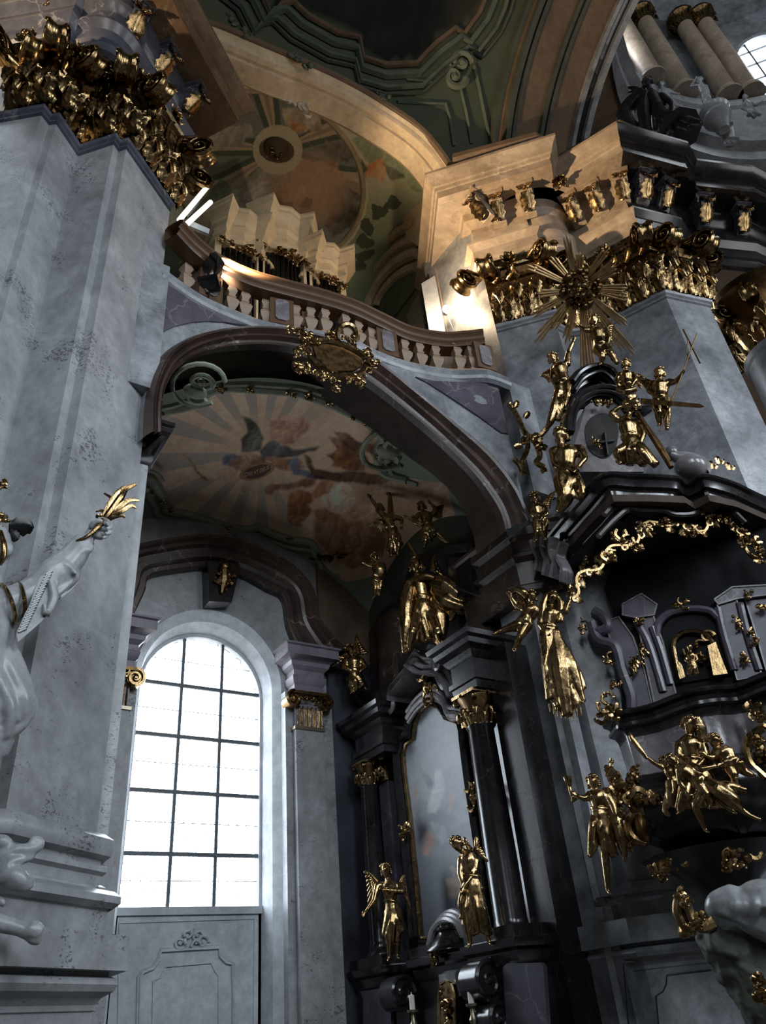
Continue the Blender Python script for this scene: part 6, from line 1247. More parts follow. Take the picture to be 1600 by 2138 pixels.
figure('putto', 'gilded putto hugging the rays below the sunburst', 10.4, 25, dict(he=(1241, 669), ne=(1244, 682), ch=(1248, 698), pe=(1256, 724), ls=(1234, 690), le=(1222, 690, 6), lh=(1214, 684, 8), rs=(1264, 690), re=(1272, 704, 4), rh=(1268, 722, 8), lk=(1258, 742, 10), lf=(1256, 762), rk=(1278, 740, 4), rf=(1290, 760)), wings=[((1262, 692, -6), (1280, 678, -8), (1278, 712, -8))], bulk=1.15, seed=10)
figure('putto', 'gilded winged putto lifting one arm, left of the canopy crest', 10.2, 25, dict(he=(1155, 748), ne=(1160, 760), ch=(1169, 772), pe=(1177, 800), ls=(1157, 768), le=(1154, 792, 6), lh=(1163, 808, 10), rs=(1184, 762), re=(1188, 734), rh=(1197, 714), lk=(1166, 828, 8), lf=(1157, 854), rk=(1186, 826, 6), rf=(1178, 858)), wings=[((1156, 772, -8), (1129, 786, -10), (1146, 800, -10))], bulk=1.15, seed=11,
       extra=[('drape', 'scarf', [([(1165, 815, 4), (1158, 850, 8), (1150, 880, 6), (1140, 898)], [.3, .35, .3, .1]), ([(1170, 820), (1172, 850, 4), (1166, 880)], [.3, .35, .15])])])
figure('putto', 'small gilded cherub peering down at the right of the canopy crest', 10.0, 22, dict(he=(1307, 760), ne=(1307, 772), ch=(1309, 786), pe=(1312, 806), ls=(1296, 782), le=(1288, 792, 6), lh=(1292, 804, 8), rs=(1322, 782), re=(1328, 794, 6), rh=(1320, 806, 8)), wings=[((1318, 784, -6), (1350, 790, -8), (1340, 812, -8))], extra=[('drape', 'cloud', [([(1290, 812), (1308, 818, 6), (1328, 812)], [.3, .4, .3])])], bulk=1.1, seed=12)
ST = ('attr', 'cross_staff', [([(1378, 900, 14), (1418, 798, 18), (1456, 696, 14)], [.055, .055, .05]), ([(1427, 688, 14), (1462, 758, 14)], [.06, .06]), ([(1437, 712, 16), (1434, 735, 16), (1440, 748, 16)], [.05, .03, .05])], 'gold_dark')
figure('putto', 'gilded putto holding a long thin cross staff at the right of the canopy', 9.9, 26, dict(he=(1378, 780), ne=(1379, 793), ch=(1380, 808), pe=(1380, 834), ls=(1364, 800), le=(1356, 816, 4), lh=(1366, 824, 8), rs=(1396, 798), re=(1410, 798, 4), rh=(1422, 784, 14), lk=(1374, 858, 10), lf=(1378, 888), rk=(1394, 858, 8), rf=(1393, 898)), wings=[((1362, 800, -8), (1326, 790, -10), (1350, 816, -10))], bulk=1.15, extra=[ST], seed=13)
figure('martyr_figure', 'gilded saint leaning on crossed beams, arm raised to a rose, on the canopy', 9.9, 31, dict(he=(1318, 848), ne=(1312, 866), ch=(1311, 890), pe=(1320, 926), ls=(1291, 876), le=(1276, 864, 6), lh=(1294, 850, 10), rs=(1334, 882), re=(1344, 906, 6), rh=(1338, 924, 12), lk=(1288, 944, 24), lf=(1298, 968, 8), rk=(1340, 944, 20), rf=(1362, 970, 8)), robe=[(1292, 968), (1315, 972), (1345, 972), (1372, 972)],
       extra=[('attr', 'beam', [([(1331, 862, 4), (1366, 918, 6), (1402, 976, 6)], [.16, .16, .16]), ([(1338, 872, -4), (1380, 930, -4), (1398, 962, -4)], [.12, .12, .12])], 'gold_dark')], seed=14)
sw = thing('sword', AD(1337, 840, 9.7), 'flat brown-gold sword blade jutting right from the canopy saint', 'sword')
mb = MB(); n = nrm(EYE - AD(1400, 845, 9.7)); mb.prism([AD(x, y, 9.7) for x, y in [(1338, 831), (1462, 843), (1472, 849), (1462, 852), (1338, 843)]], -n * .04); mb.build('blade', 'gold_dark', sw); mb = MB(); rocaille(mb, AD(1322, 840, 9.65), nrm(np.cross(V(0, 0, 1), n)), (0, 0, 1), n, .12, .12, 31, 18, .03); mb.build('rose_hilt', 'gold', sw, smooth=True)
figure('atlas_figure', 'bare-chested gilded bearded man, hands joined, at the canopy\'s left corner', 10.0, 34, dict(he=(1171, 910, 4), ne=(1174, 930), ch=(1184, 950), pe=(1184, 990), ls=(1156, 940), le=(1161, 972, 8), lh=(1192, 977, 20), rs=(1210, 936), re=(1222, 958, 6), rh=(1206, 977, 18)), face=(-.4, .2),
       extra=[('drape', 'loincloth', [([(1180, 984), (1174, 1006, 6), (1182, 1038, 6), (1166, 1070, 2)], [.55, .5, .45, .2]), ([(1190, 990), (1186, 1015, 8), (1172, 1050, 6)], [.45, .45, .3]), ([(1200, 985, 6), (1212, 1008, 10), (1218, 1032, 8), (1208, 1044, 6)], [.2, .22, .25, .1]), ([(1206, 1000, 6), (1196, 1020, 8), (1208, 1042, 8)], [.12, .12, .12])]), ('attr', 'beard', [([(1170, 918, 12), (1172, 928, 12), (1176, 936, 10)], [.22, .2, .1])])], bulk=1.1, seed=15)
figure('putto', 'gilded cherub with raised wing below the bearded man', 10.6, 24, dict(he=(1117, 1038), ne=(1119, 1050), ch=(1122, 1064), pe=(1128, 1088), ls=(1110, 1060), le=(1112, 1074, 8), lh=(1126, 1076, 12), rs=(1136, 1058), re=(1142, 1072, 6), rh=(1132, 1080, 12), lk=(1122, 1108, 8), lf=(1120, 1130), rk=(1136, 1106, 6), rf=(1138, 1126)), wings=[((1132, 1056, -6), (1162, 1024, -8), (1152, 1060, -8))], bulk=1.1, seed=16)
br = thing('gilt_branch', AD(1120, 960, 10.7), 'twisting gilded rocaille branch on the pier, left of the bearded man', 'ornament'); mb = MB()
for pts in ([(1070, 850), (1085, 880), (1098, 905), (1120, 915), (1145, 890), (1160, 850)], [(1098, 905), (1102, 935), (1090, 965), (1094, 985)], [(1115, 915), (1128, 950), (1120, 965), (1135, 975)], [(1075, 960), (1085, 970), (1092, 985)]): mb.tube(cr([AD(x, y, 10.7) for x, y in pts], 5), [.05] * (len(pts) * 5 - 4), 7)
n = nrm(EYE - AD(1110, 920, 10.7)); rocaille(mb, AD(1112, 918, 10.65), nrm(np.cross(V(0, 0, 1), n)), (0, 0, 1), n, .2, .2, 51, 24, .035)
for x, y, dx, dy in ((1070, 852, -.2, .5), (1075, 850, .4, .5), (1096, 872, .5, .4), (1090, 930, -.6, 0), (1092, 980, 0, -1), (1132, 975, .2, -.8), (1130, 930, .5, -.5)): putleaf(mb, AD(x, y, 10.65), np.cross(V(0, 0, 1), n) * dx + V(0, 0, dy), n, .18, .06, 1.2)
mb.build('branch', 'gold', br, smooth=True)
# ---- parapet figures
figure('saint_figure', 'gilded figure striding on the pulpit parapet\'s left end, raising a chalice', 9.5, 30, dict(he=(1239, 1634), ne=(1243, 1650), ch=(1249, 1666), pe=(1254, 1702), ls=(1234, 1658), le=(1223, 1668, 4), lh=(1206, 1662, 6), rs=(1268, 1660), re=(1282, 1682, 6), rh=(1288, 1704, 10), lk=(1238, 1722, 22), lf=(1232, 1786, 4), rk=(1262, 1762, 8), rf=(1270, 1862)), robe=[(1242, 1752), (1262, 1775), (1284, 1790)],
       extra=[('attr', 'chalice', [([(1200, 1672, 6), (1196, 1664, 6), (1192, 1652, 6), (1190, 1642, 6), (1187, 1630, 6), (1185, 1622, 6)], [.26, .1, .14, .12, .26, .3])]), ('drape', 'cloak', [([(1262, 1660), (1280, 1700, -4), (1296, 1750, -4), (1308, 1802)], [.3, .45, .4, .1]), ([(1240, 1730, 8), (1240, 1765, 8), (1232, 1790, 6)], [.25, .3, .1])])], seed=17)
tr = thing('gilt_trophy', AD(1300, 1700, 9.8), 'gilded pile of shield, crest and wing beside the chalice bearer', 'ornament'); mb = MB(); n = nrm(EYE - AD(1300, 1680, 9.8)); t_ = nrm(np.cross(V(0, 0, 1), n))
rocaille(mb, AD(1300, 1660, 9.75), t_, (0, 0, 1), n, .22, .28, 55, 40, .04); rocaille(mb, AD(1280, 1615, 9.75), t_, (0, 0, 1), n, .08, .2, 56, 16, .03); rocaille(mb, AD(1325, 1620, 9.75), t_, (0, 0, 1), n, .08, .18, 57, 14, .03); rocaille(mb, AD(1360, 1668, 9.7), t_, (0, 0, 1), n, .2, .06, 58, 14, .03)
mb.tube(cr([AD(x, y, 9.7) for x, y in [(1345, 1695), (1322, 1702), (1312, 1725), (1322, 1750), (1350, 1762)]], 6), .05, 7); rocaille(mb, AD(1300, 1745, 9.8), t_, (0, 0, 1), n, .12, .25, 59, 18, .03); mb.tube([AD(1276, 1600, 9.7), AD(1276, 1583, 9.7)], .015, 5); mb.tube([AD(1271, 1590, 9.7), AD(1281, 1590, 9.7)], .015, 5); mb.build('trophy', 'gold', tr, smooth=True)
mb = MB(); mb.ell(AD(1340, 1728, 9.75), (.1, .16, .2), t_, n, (0, 0, 1), 12, 8); mb.build('oval_shield', 'gold_dark', tr, smooth=True)
figure('woman_figure', 'gilded seated woman supporting a lying man on the pulpit parapet', 9.3, 36, dict(he=(1442, 1514, 6), ne=(1441, 1534), ch=(1441, 1556), pe=(1450, 1602), ls=(1420, 1552), le=(1416, 1580, 10), lh=(1440, 1598, 26), rs=(1468, 1552), re=(1477, 1580, 8), rh=(1450, 1608, 30), lk=(1430, 1660, 34), lf=(1418, 1694, 10), rk=(1500, 1660, 24), rf=(1530, 1694, 6)), robe=[(1418, 1692), (1450, 1690), (1490, 1690), (1538, 1690)], face=(-.5, .1),
       extra=[('drape', 'veil', [([(1450, 1498), (1462, 1520, -4), (1466, 1550, -4)], [.3, .35, .3]), ([(1436, 1498, 2), (1424, 1520, -6)], [.25, .2])])], seed=18)
figure('lying_man_figure', 'gilded limp half-naked man lying across the woman\'s lap', 9.0, 29, dict(he=(1406, 1589, 6), ne=(1417, 1598), ch=(1430, 1611, 6), pe=(1462, 1632, 8), ls=(1420, 1610, 8), le=(1420, 1634, 10), lh=(1432, 1648, 12), rs=(1442, 1598), re=(1465, 1606, 14), rh=(1485, 1602, 12), lk=(1480, 1662, 18), lf=(1483, 1684, 8), rk=(1452, 1682, 14), rf=(1474, 1734, 4)), extra=[('drape', 'shroud', [([(1470, 1632, 8), (1500, 1650, 14), (1530, 1672, 10), (1548, 1690, 4)], [.4, .55, .5, .2]), ([(1490, 1640, 4), (1525, 1642, 6), (1560, 1652, 2)], [.3, .35, .2]), ([(1548, 1690, 2), (1566, 1702, 2), (1590, 1712, 2)], [.2, .16, .12])])], seed=19)
figure('putto', 'gilded child leaning in from the right over the lying man', 9.25, 30, dict(he=(1493, 1548, 6), ne=(1500, 1562), ch=(1510, 1574), pe=(1528, 1594), ls=(1496, 1572), le=(1490, 1584, 10), lh=(1476, 1578, 14), rs=(1522, 1566), re=(1530, 1584, 10), rh=(1512, 1592, 16), lk=(1534, 1622, 10), lf=(1537, 1652), rk=(1552, 1610), rf=(1574, 1618)), bulk=1.15, face=(-.6, 0), seed=20)
figure('torch_putto', 'gilded putto thrusting a torch up to the left, beside the lying man', 9.4, 22, dict(he=(1388, 1590), ne=(1394, 1600), ch=(1400, 1612), pe=(1408, 1634), ls=(1388, 1604), le=(1366, 1592), lh=(1348, 1578), rs=(1412, 1606), re=(1418, 1620, 4), rh=(1410, 1630, 8)), extra=[('attr', 'torch', [([(1352, 1584, 4), (1338, 1566, 4), (1322, 1545, 4)], [.14, .24, .28]), ([(1322, 1546, 4), (1317, 1536, 4), (1315, 1528, 4)], [.25, .2, .03])]), ('drape', 'cloth', [([(1402, 1630), (1404, 1660, 4), (1400, 1685, 4)], [.5, .6, .4]), ([(1398, 1650, 4), (1390, 1690, 4), (1400, 1704, 4)], [.3, .3, .2])])], seed=21)
figure('niche_figure', 'tiny gilded figure inside the dark pulpit niche', 10.9, 15, dict(he=(1440, 1352), ne=(1441, 1360), ch=(1443, 1370), pe=(1446, 1388), ls=(1435, 1368), le=(1432, 1378, 3), lh=(1440, 1384, 6), rs=(1451, 1367), re=(1456, 1378, 3), rh=(1448, 1384, 6)), robe=[(1438, 1410), (1448, 1412), (1456, 1408)], seed=22, hair=False)
# ---- white statues under the dome and the dark one on the cornice
DD = 23.6
figure('saint_statue', 'white marble statue raising one arm over its head under the dome', DD, 13, dict(he=(1462, 167), ne=(1464, 173), ch=(1466, 183), pe=(1474, 204), ls=(1459, 179), le=(1444, 180), lh=(1452, 166), rs=(1474, 180), re=(1480, 194, 4), rh=(1472, 204, 6), lk=(1474, 218, 5), lf=(1480, 234), rk=(1486, 218, 5), rf=(1493, 234)), robe=[(1476, 232), (1486, 236), (1496, 232)], mat='marble_white', cloth='marble_white', seed=23)
figure('saint_statue', 'white marble statue brightly lit, farthest left under the dome', DD, 13, dict(he=(1382, 176), ne=(1384, 183), ch=(1389, 192), pe=(1397, 210), ls=(1379, 189), le=(1376, 202, 4), lh=(1386, 208, 6), rs=(1397, 188), re=(1406, 194), rh=(1416, 196)), robe=[(1398, 226), (1408, 230), (1418, 224)], mat='marble_white', cloth='marble_white', seed=24)
figure('putto', 'grey putto pair crouching below the bright dome window', DD, 13, dict(he=(1556, 204), ne=(1558, 211), ch=(1562, 219), pe=(1570, 232), ls=(1553, 216), le=(1550, 226, 4), lh=(1560, 230, 6), rs=(1570, 215), re=(1580, 220), rh=(1588, 214)), robe=[(1562, 244), (1576, 246), (1588, 240)], mat='marble_white', cloth='marble_white', seed=25)
vc = thing('statue_console', AD(1528, 300, DD), 'scrolled grey bracket carrying the raised-arm statue under the dome', 'bracket'); mb = MB(); mb.lathe([(.2, -.3), (.3, 0), (.55, .5), (.5, .7), (.6, .9), (.6, 1.0), (.5, 1.1)], AD(1508, 262, DD - .6), 20); mb.tube(cr([AD(x, y, DD) for x, y in [(1508, 262), (1520, 278), (1526, 300)]], 5), list(np.linspace(.35, .2, 11)), 10)
for x, y, r in ((1516, 268, .24), (1522, 298, .2), (1532, 298, .18)): q = AD(x, y, DD - .4); scroll(mb, q, (.26, -.96, 0), (0, 0, 1), r, .09, 1.4)
mb.build('bracket', 'marble_white', vc, smooth=True)
plain('statue_shadow', lin((34, 33, 36)), .4)  # near-black colour carries the shadow on the cornice statue
figure('cornice_statue', 'dark draped statue in shadow perched on the black cornice at upper right', 15.2, 26, dict(he=(1352, 172), ne=(1356, 185), ch=(1362, 204), pe=(1384, 244), ls=(1340, 200), le=(1322, 214), lh=(1312, 236), rs=(1382, 200), re=(1402, 214, 6), rh=(1404, 236, 6), lk=(1384, 262, 14), lf=(1372, 284), rk=(1430, 250, 10), rf=(1462, 256)), robe=[(1370, 278), (1400, 282), (1440, 268)], mat='statue_shadow', cloth='statue_shadow', wings=[((1344, 196, -6), (1312, 182, -8), (1300, 250, -8))],
       extra=[('drape', 'cloak', [([(1345, 190), (1320, 215), (1305, 245), (1330, 275)], [.4, .6, .7, .4]), ([(1350, 195, 4), (1345, 230, 8), (1352, 275, 6)], [.4, .5, .4]), ([(1380, 240), (1420, 250, 4), (1466, 258)], [.5, .5, .2])]), ('attr', 'halo_disc', [([(1420, 270, -10), (1421, 271, -9)], [1.5, 1.5])], 'statue_shadow')], seed=26)
# ================================================================== gilded cartouche on the arch crown
ct = thing('cartouche', PG(705, 790, .4), 'ornate gilded cartouche with brown oval field at the crown of the chapel arch', 'cartouche')
cc_ = PG(702, 748, .35); cn2 = gn(cc_[0]); cu2 = nrm(np.cross(V(0, 0, 1), cn2)); cu2 = cu2 if cu2[0] > 0 else -cu2
def pc2(x, y, off=0.): return AP(x, y, cc_ + cn2 * off, cn2)
mb = MB(); mb.prism([pc2(x, y, .02) for x, y in [(652, 728), (668, 722), (690, 724), (715, 732), (740, 738), (756, 748), (752, 768), (735, 778), (705, 778), (680, 770), (660, 752)]], cn2 * .05); mb.build('oval_field', 'gold_dark', ct)
FRc = [(628, 700), (640, 722), (650, 745), (672, 768), (695, 784), (730, 786), (758, 776), (766, 752), (748, 735), (722, 722), (690, 712), (660, 712)]
mb = MB(); mb.tube(cr([pc2(x, y, .08) for x, y in FRc], 4, True), .055, 7); mb.build('rim', 'gold', ct, smooth=True)
for i, (x, y, a, b) in enumerate(((612, 695, .2, .09), (640, 706, .16, .12), (628, 735, .12, .16), (640, 775, .2, .1), (690, 792, .2, .1), (740, 792, .2, .1), (775, 762, .14, .16), (768, 740, .12, .14), (730, 712, .16, .1), (690, 700, .18, .09), (700, 815, .1, .05), (752, 808, .06, .1), (618, 770, .12, .06))):
    mb = MB(); rocaille(mb, pc2(x, y, .1), cu2, (0, 0, 1), cn2, a, b, 110 + i, 16, .032); mb.build('gilt_scrollwork', 'gold', ct, smooth=True)
mb = MB(); mb.tube([pc2(724 + 21 * math.cos(t), 702 - 24 * math.sin(t), .12) for t in np.linspace(-.3, 3.6, 14)], .055, 7); mb.build('laurel_ring', 'gold', ct, smooth=True)

# ================================================================== organ in the gallery
YO = 11.0
og = thing('organ', V(AY(590, 560, YO)[0], YO, 11.62), 'cream organ case with three bow-fronted pipe towers and gilded fretwork', 'organ')
def tower(cx, ytop, ybot_c, hw, pxl, pxr, ptop, pbot, npipe, name):
    c = AY(cx, ytop, YO); X0 = c[0]; zt = c[2]; zc = AY(cx, ybot_c, YO)[2]; dep = .42
    bow = [(X0 - hw, YO + .8), (X0 - hw, YO + .1), (X0 - hw * .74, YO - .14), (X0 - hw * .55, YO - .02), (X0 - hw * .28, YO - .06), (X0, YO - .12), (X0 + hw * .28, YO - .06), (X0 + hw * .55, YO - .02), (X0 + hw * .74, YO - .14), (X0 + hw, YO + .1), (X0 + hw, YO + .8)]
    h = zt - zc; mb = MB(); pr_ = [(-.3, 0), (.0, 0), (.03, .1), (.07, .13), (.06, .26), (.03, .3), (.05, .46), (.12, .52), (.12, .6), (.2, .74), (.3, .82), (.3, .9), (.34, .94), (.34, 1.), (-.4, 1.)]
    mb.plan(bow, [(o, zc + z * h) for o, z in pr_]); mb.build('cornice', 'cream_wood', og, smooth=True, angle=25)
    mb = MB()
    for s in (-1, 1): mb.box((X0 + s * (hw - .07), YO + .18, (11.62 + zc) / 2), (.16, .3, zc - 11.62))
    mb.box((X0, YO + .75, (11.62 + zc) / 2), (2 * hw, .3, zc - 11.62)); mb.box((X0, YO + .3, 12.4), (2 * hw, .7, 1.6)); mb.build('case', 'cream_wood', og)
    xs_ = np.linspace(-hw + .2, hw - .2, npipe)
    for k, dx in enumerate(xs_):
        t = dx / hw; y = YO + .1 + .22 * t * t; r = .045 + .015 * (1 - abs(t)); zt_ = zc - .02; mb = MB(); mb.lathe([(r * .3, 13.0), (r, 13.4), (r, zt_)], V(X0 + dx, y, 0), 12)
        mb.build('pipe', 'pipe_metal', og, smooth=True)
    mb = MB(); rocaille(mb, V(X0, YO - .1, zc - .14), (1, 0, 0), (0, 0, 1), (0, -1, 0), hw * .8, .16, int(cx), 26, .032); mb.build('gilt_fretwork', 'gold', og, smooth=True)
    for s in (-1, 1): mb = MB(); rocaille(mb, V(X0 + s * hw * .85, YO - .06, zc - .1), (1, 0, 0), (0, 0, 1), (0, -1, 0), .14, .16, int(cx) + s, 10, .03); mb.build('gilt_carving', 'gold', og, smooth=True)
    return X0, zc
A1 = tower(505, 468, 520, .62, 0, 0, 0, 0, 7, 'a'); B1 = tower(592, 462, 530, .7, 0, 0, 0, 0, 9, 'b'); C1 = tower(680, 536, 580, .56, 0, 0, 0, 0, 7, 'c')
for (cx, cy) in ((549, 548), (646, 580)):
    c = AY(cx, cy, YO + .1); mb = MB(); mb.tube([c + V(.24 * math.cos(t), 0, .24 * math.sin(t) - .1) for t in np.linspace(0, math.pi, 10)], .06, 8); mb.box(c + V(0, .2, -1.5), (.6, .2, 3)); mb.build('arched_bay', 'cream_wood', og, smooth=True, angle=40)
    for k in range(5): mb = MB(); mb.lathe([(.028, c[2] - 1.4), (.028, c[2] + .05 - .03 * abs(k - 2))], V(c[0] - .16 + .08 * k, c[1] - .02, 0), 10); mb.build('pipe', 'pipe_metal', og, smooth=True)

# ================================================================== gallery lamps and alcove
wa_ = thing('alcove_panels', AD(940, 700, 12.6) * V(1, 1, 0) + V(0, 0, 11.6), 'white and tan upright boards lit by a bulb beside the pier cornice', 'panel')
for k, (pts, m) in enumerate((([(880, 592), (908, 575), (938, 712), (900, 712)], 'plaster_white'), ([(908, 560), (922, 560), (950, 712), (938, 712)], 'wood_stone'), ([(924, 540), (950, 510), (982, 712), (950, 712)], 'plaster_white'), ([(952, 505), (966, 505), (992, 712), (982, 712)], 'plaster_cream'), ([(966, 500), (985, 500), (1010, 712), (992, 712)], 'stone_warm'))):
    mb = MB(); D_ = 12.75 - .06 * k; P = [AD(x, y, D_) for x, y in pts]; n = nrm((EYE - P[0]) * V(1, 1, 0)); mb.prism(P, -n * .08); mb.build('board', m, wa_)
mb = MB(); mb.prism([AD(x, y, 12.9) for x, y in [(850, 660), (900, 560), (912, 600), (935, 720), (860, 720)]], (0, .05, 0)); mb.build('dark_doorway', 'black_paint', wa_)
bp = AD(932, 645, 12.2)
bu = thing('bulb_lamp', bp - V(0, 0, .3), 'bare glowing bulb on a small white arm in the gallery alcove', 'lamp')
mb = MB(); mb.ell(bp, .085, n=14, m=10); mb.build('bulb', 'bulb_glow', bu, smooth=True)
mb = MB(); mb.tube([bp - V(0, 0, .08), bp - V(.05, 0, .2), bp - V(.12, .02, .24)], .035, 8); mb.tube([bp - V(.0, 0, .2), bp - V(-.15, 0, .9)], .015, 6); mb.build('holder', 'plaster_white', bu, smooth=True)
def lamp(name, kind, loc, energy, col=(1, .74, .46), target=None, size=.05, spot=1.6, blend=.6):
    ld = bpy.data.lights.new(name, kind); ld.energy = energy; ld.color = col; ld.shadow_soft_size = size
    if kind == 'SPOT': ld.spot_size = spot; ld.spot_blend = blend
    o = bpy.data.objects.new(name, ld); COL.objects.link(o); o.location = loc
    if target is not None: o.rotation_euler = Vector(np.array(target) - np.array(loc)).to_track_quat('-Z', 'Y').to_euler()
    return o
lamp('bulb_light', 'POINT', bp + V(-.12, -.12, .05), 150, size=.09)
def flood(name, px, py, D, tgt, energy, label, spot=1.5, col=(1, .72, .42)):
    p = AD(px, py, D); d = nrm(np.array(tgt) - p); t = thing(name, p - V(0, 0, .25), label, 'floodlight'); x = nrm(np.cross(d, V(0, 0, 1))); u = np.cross(x, d)
    mb = MB(); mb.box(p, (.34, .26, .12), x, u, d); mb.box(p - d * .1, (.24, .18, .1), x, u, d); mb.build('housing', 'black_paint', t)
    mb = MB(); mb.box(p + d * .062, (.3, .22, .01), x, u, d); mb.build('lens', 'lamp_glass', t)
    mb = MB(); mb.tube([p + x * .19, p + x * .19 - V(0, 0, .22), p - x * .19 - V(0, 0, .22), p - x * .19], .015, 6); mb.tube([p - V(0, 0, .22), p - V(0, 0, .45)], .02, 6); mb.build('yoke', 'black_paint', t)
    lamp(name + '_beam', 'SPOT', p + d * .12, energy, col, tgt, .08, spot)
emit('lamp_glass', (1, .92, .8), 1.2); emit('tube_white', (1, .95, .85), .9)
flood('floodlight', 448, 555, 8.6, V(8.6, 7.6, 17.2), 6800, 'black square floodlight on the gallery rail, glass turned right', .98)
flood('floodlight', 438, 592, 8.7, V(5.0, 11.0, 19.5), 850, 'lower black floodlight box on the gallery rail under the square one', 1.7, (1, .94, .86))
lamp('left_bay_beam', 'SPOT', V(-4.2, 6.9, 12.9), 1500, (1, .74, .46), V(-.6, 7.7, 17.0), .08, .9)
tf_ = thing('tube_light', AD(400, 480, 8.5), 'white twin fluorescent batten tilted over the gallery rail by the left pier', 'lamp')
for a, b, r in (((374, 460), (438, 384), .045), ((388, 470), (440, 422), .045)):
    A, B = AD(*a, 8.5), AD(*b, 8.8); mb = MB(); mb.tube([A, B], r, 10); mb.build('tube', 'tube_white', tf_, smooth=True, angle=50)
mb = MB(); A, B = AD(378, 452, 8.6), AD(436, 380, 8.9); mb.tube([A + V(.06, 0, .05), B + V(.06, 0, .05)], .06, 4); mb.build('batten', 'black_paint', tf_)
mb = MB(); mb.prism([AD(x, y, 8.7) for x, y in [(392, 470), (402, 462), (438, 478), (436, 488)]], (0, .06, 0)); mb.build('bracket', 'plaster_white', tf_)

# ================================================================== big white statue at the left edge
def lump(pts, rad, D, mb, n=10, k=5):
    C = cr([AD(q[0], q[1], D - (q[2] * .0045 if len(q) > 2 else 0)) for q in pts], k); mb.tube(C, list(np.interp(np.linspace(0, 1, len(C)), np.linspace(0, 1, len(rad)), [r * .0049 * D / 7 for r in rad])), n)
DS = 7.0
st = thing('bishop_statue', AD(-60, 1800, DS) * V(1, 1, 0) + V(0, 0, 2.6), 'white marble saint at the left edge, arm raised with a gilded palm frond', 'statue')
mb = MB()
lump([(-90, 1260), (-30, 1285, 10), (40, 1258, 20), (92, 1228, 20)], [60, 52, 36, 33], DS, mb, 12)
lump([(80, 1236, 20), (115, 1200, 22), (150, 1165, 22), (178, 1128, 22)], [34, 34, 28, 21], DS, mb, 12)
lump([(110, 1240, 20), (150, 1205, 20), (160, 1180, 24)], [18, 16, 6], DS, mb); lump([(95, 1210, 30), (130, 1205, 36), (148, 1222, 26)], [9, 10, 5], DS, mb); lump([(130, 1175, 38), (150, 1190, 36), (146, 1215, 30)], [6, 8, 4], DS, mb); lump([(160, 1135, 32), (180, 1150, 34), (192, 1140, 30)], [8, 10, 6], DS, mb); lump([(166, 1140, 10), (176, 1122, 20), (190, 1130, 34)], [10, 9, 8], DS, mb)
lump([(-70, 1280), (-90, 1400), (-120, 1560), (-140, 1720)], [80, 90, 90, 80], DS, mb, 14)
for q_, r_q in (([(-20, 1320, 40), (20, 1390, 52), (50, 1460, 44), (60, 1500, 30)], [6, 9, 10, 5]), ([(-30, 1340, 44), (0, 1420, 58), (20, 1480, 52), (14, 1540, 30)], [7, 10, 12, 6]), ([(60, 1440, 20), (66, 1480, 24), (40, 1520, 24), (0, 1545, 16)], [8, 10, 9, 8]), ([(-40, 1320, 40), (-30, 1420, 60), (-20, 1530, 50)], [8, 12, 8]), ([(60, 1230, 50), (85, 1250, 52), (100, 1240, 48)], [5, 6, 4]), ([(120, 1170, 50), (140, 1180, 52), (160, 1200, 44)], [4, 6, 4]), ([(60, 1270, 30), (110, 1245, 36), (150, 1215, 30)], [8, 10, 5]), ([(130, 1160, 20), (150, 1150, 34), (172, 1152, 40)], [5, 6, 4])): lump(q_, r_q, DS, mb)
lump([(-20, 1330, 10), (10, 1400, 20), (34, 1470, 20), (30, 1510, 10)], [34, 36, 36, 24], DS, mb); lump([(-10, 1350, 30), (5, 1430, 44), (25, 1500, 40)], [10, 14, 12], DS, mb); lump([(-30, 1400, 40), (0, 1470, 50), (40, 1505, 36)], [12, 12, 6], DS, mb); lump([(-40, 1510), (0, 1530, 10), (-5, 1580)], [40, 26, 16], DS, mb); lump([(20, 1360, 26), (48, 1430, 30), (62, 1485, 20)], [8, 10, 5], DS, mb)
bo = mb.build('robe', 'marble_white', st, smooth=True, angle=180); VOX.append((bo, .018))
# hand: palm, thumb and four fingers closed round the frond stem
mb = MB()
lump([(180, 1130, 22), (190, 1116, 22), (199, 1105, 22), (206, 1100, 22)], [12, 13, 13, 11], DS, mb, 10)
for (a, b, c, d), r in ((((200, 1088, 28), (215, 1084, 36), (227, 1090, 44), (221, 1095, 52)), 4.6), (((204, 1097, 30), (220, 1094, 40), (231, 1101, 48), (222, 1105, 56)), 4.9), (((205, 1107, 30), (220, 1105, 40), (230, 1112, 48), (220, 1115, 56)), 4.6), (((202, 1116, 30), (215, 1115, 38), (224, 1121, 46), (214, 1123, 52)), 4.0)):
    lump([a, b, c, d], [r, r, r * .95, r * .8], DS, mb, 8)
lump([(190, 1102, 34), (196, 1092, 42), (206, 1088, 46), (214, 1090, 46)], [7, 6.5, 6, 4.5], DS, mb, 8); lump([(196, 1116, 30), (212, 1120, 30), (222, 1116, 28)], [9, 8, 5], DS, mb, 8)
hb = mb.build('hand', 'marble_white', st, smooth=True, angle=180); VOX.append((hb, .008))
mb = MB(); pl = [(100, 1195), (118, 1186), (121, 1215), (112, 1250), (98, 1285), (84, 1300), (66, 1316), (52, 1328), (38, 1340), (34, 1322), (48, 1290), (62, 1262), (74, 1228), (84, 1205)]; P = [AD(x, y, DS - .34) for x, y in pl]; vn = nrm((EYE - P[0])); mb.prism(P, -vn * .06); mn = mb.build('maniple', 'marble_white', st)
mb = MB()
for k in range(22):
    t = k / 21; a = (lerp(98, 40, t), lerp(1198, 1318, t)); mb.tube([AD(a[0] - 2, a[1] + 2, DS - .345), AD(a[0] + lerp(12, 15, t), a[1] - 6, DS - .352)], .012, 5)
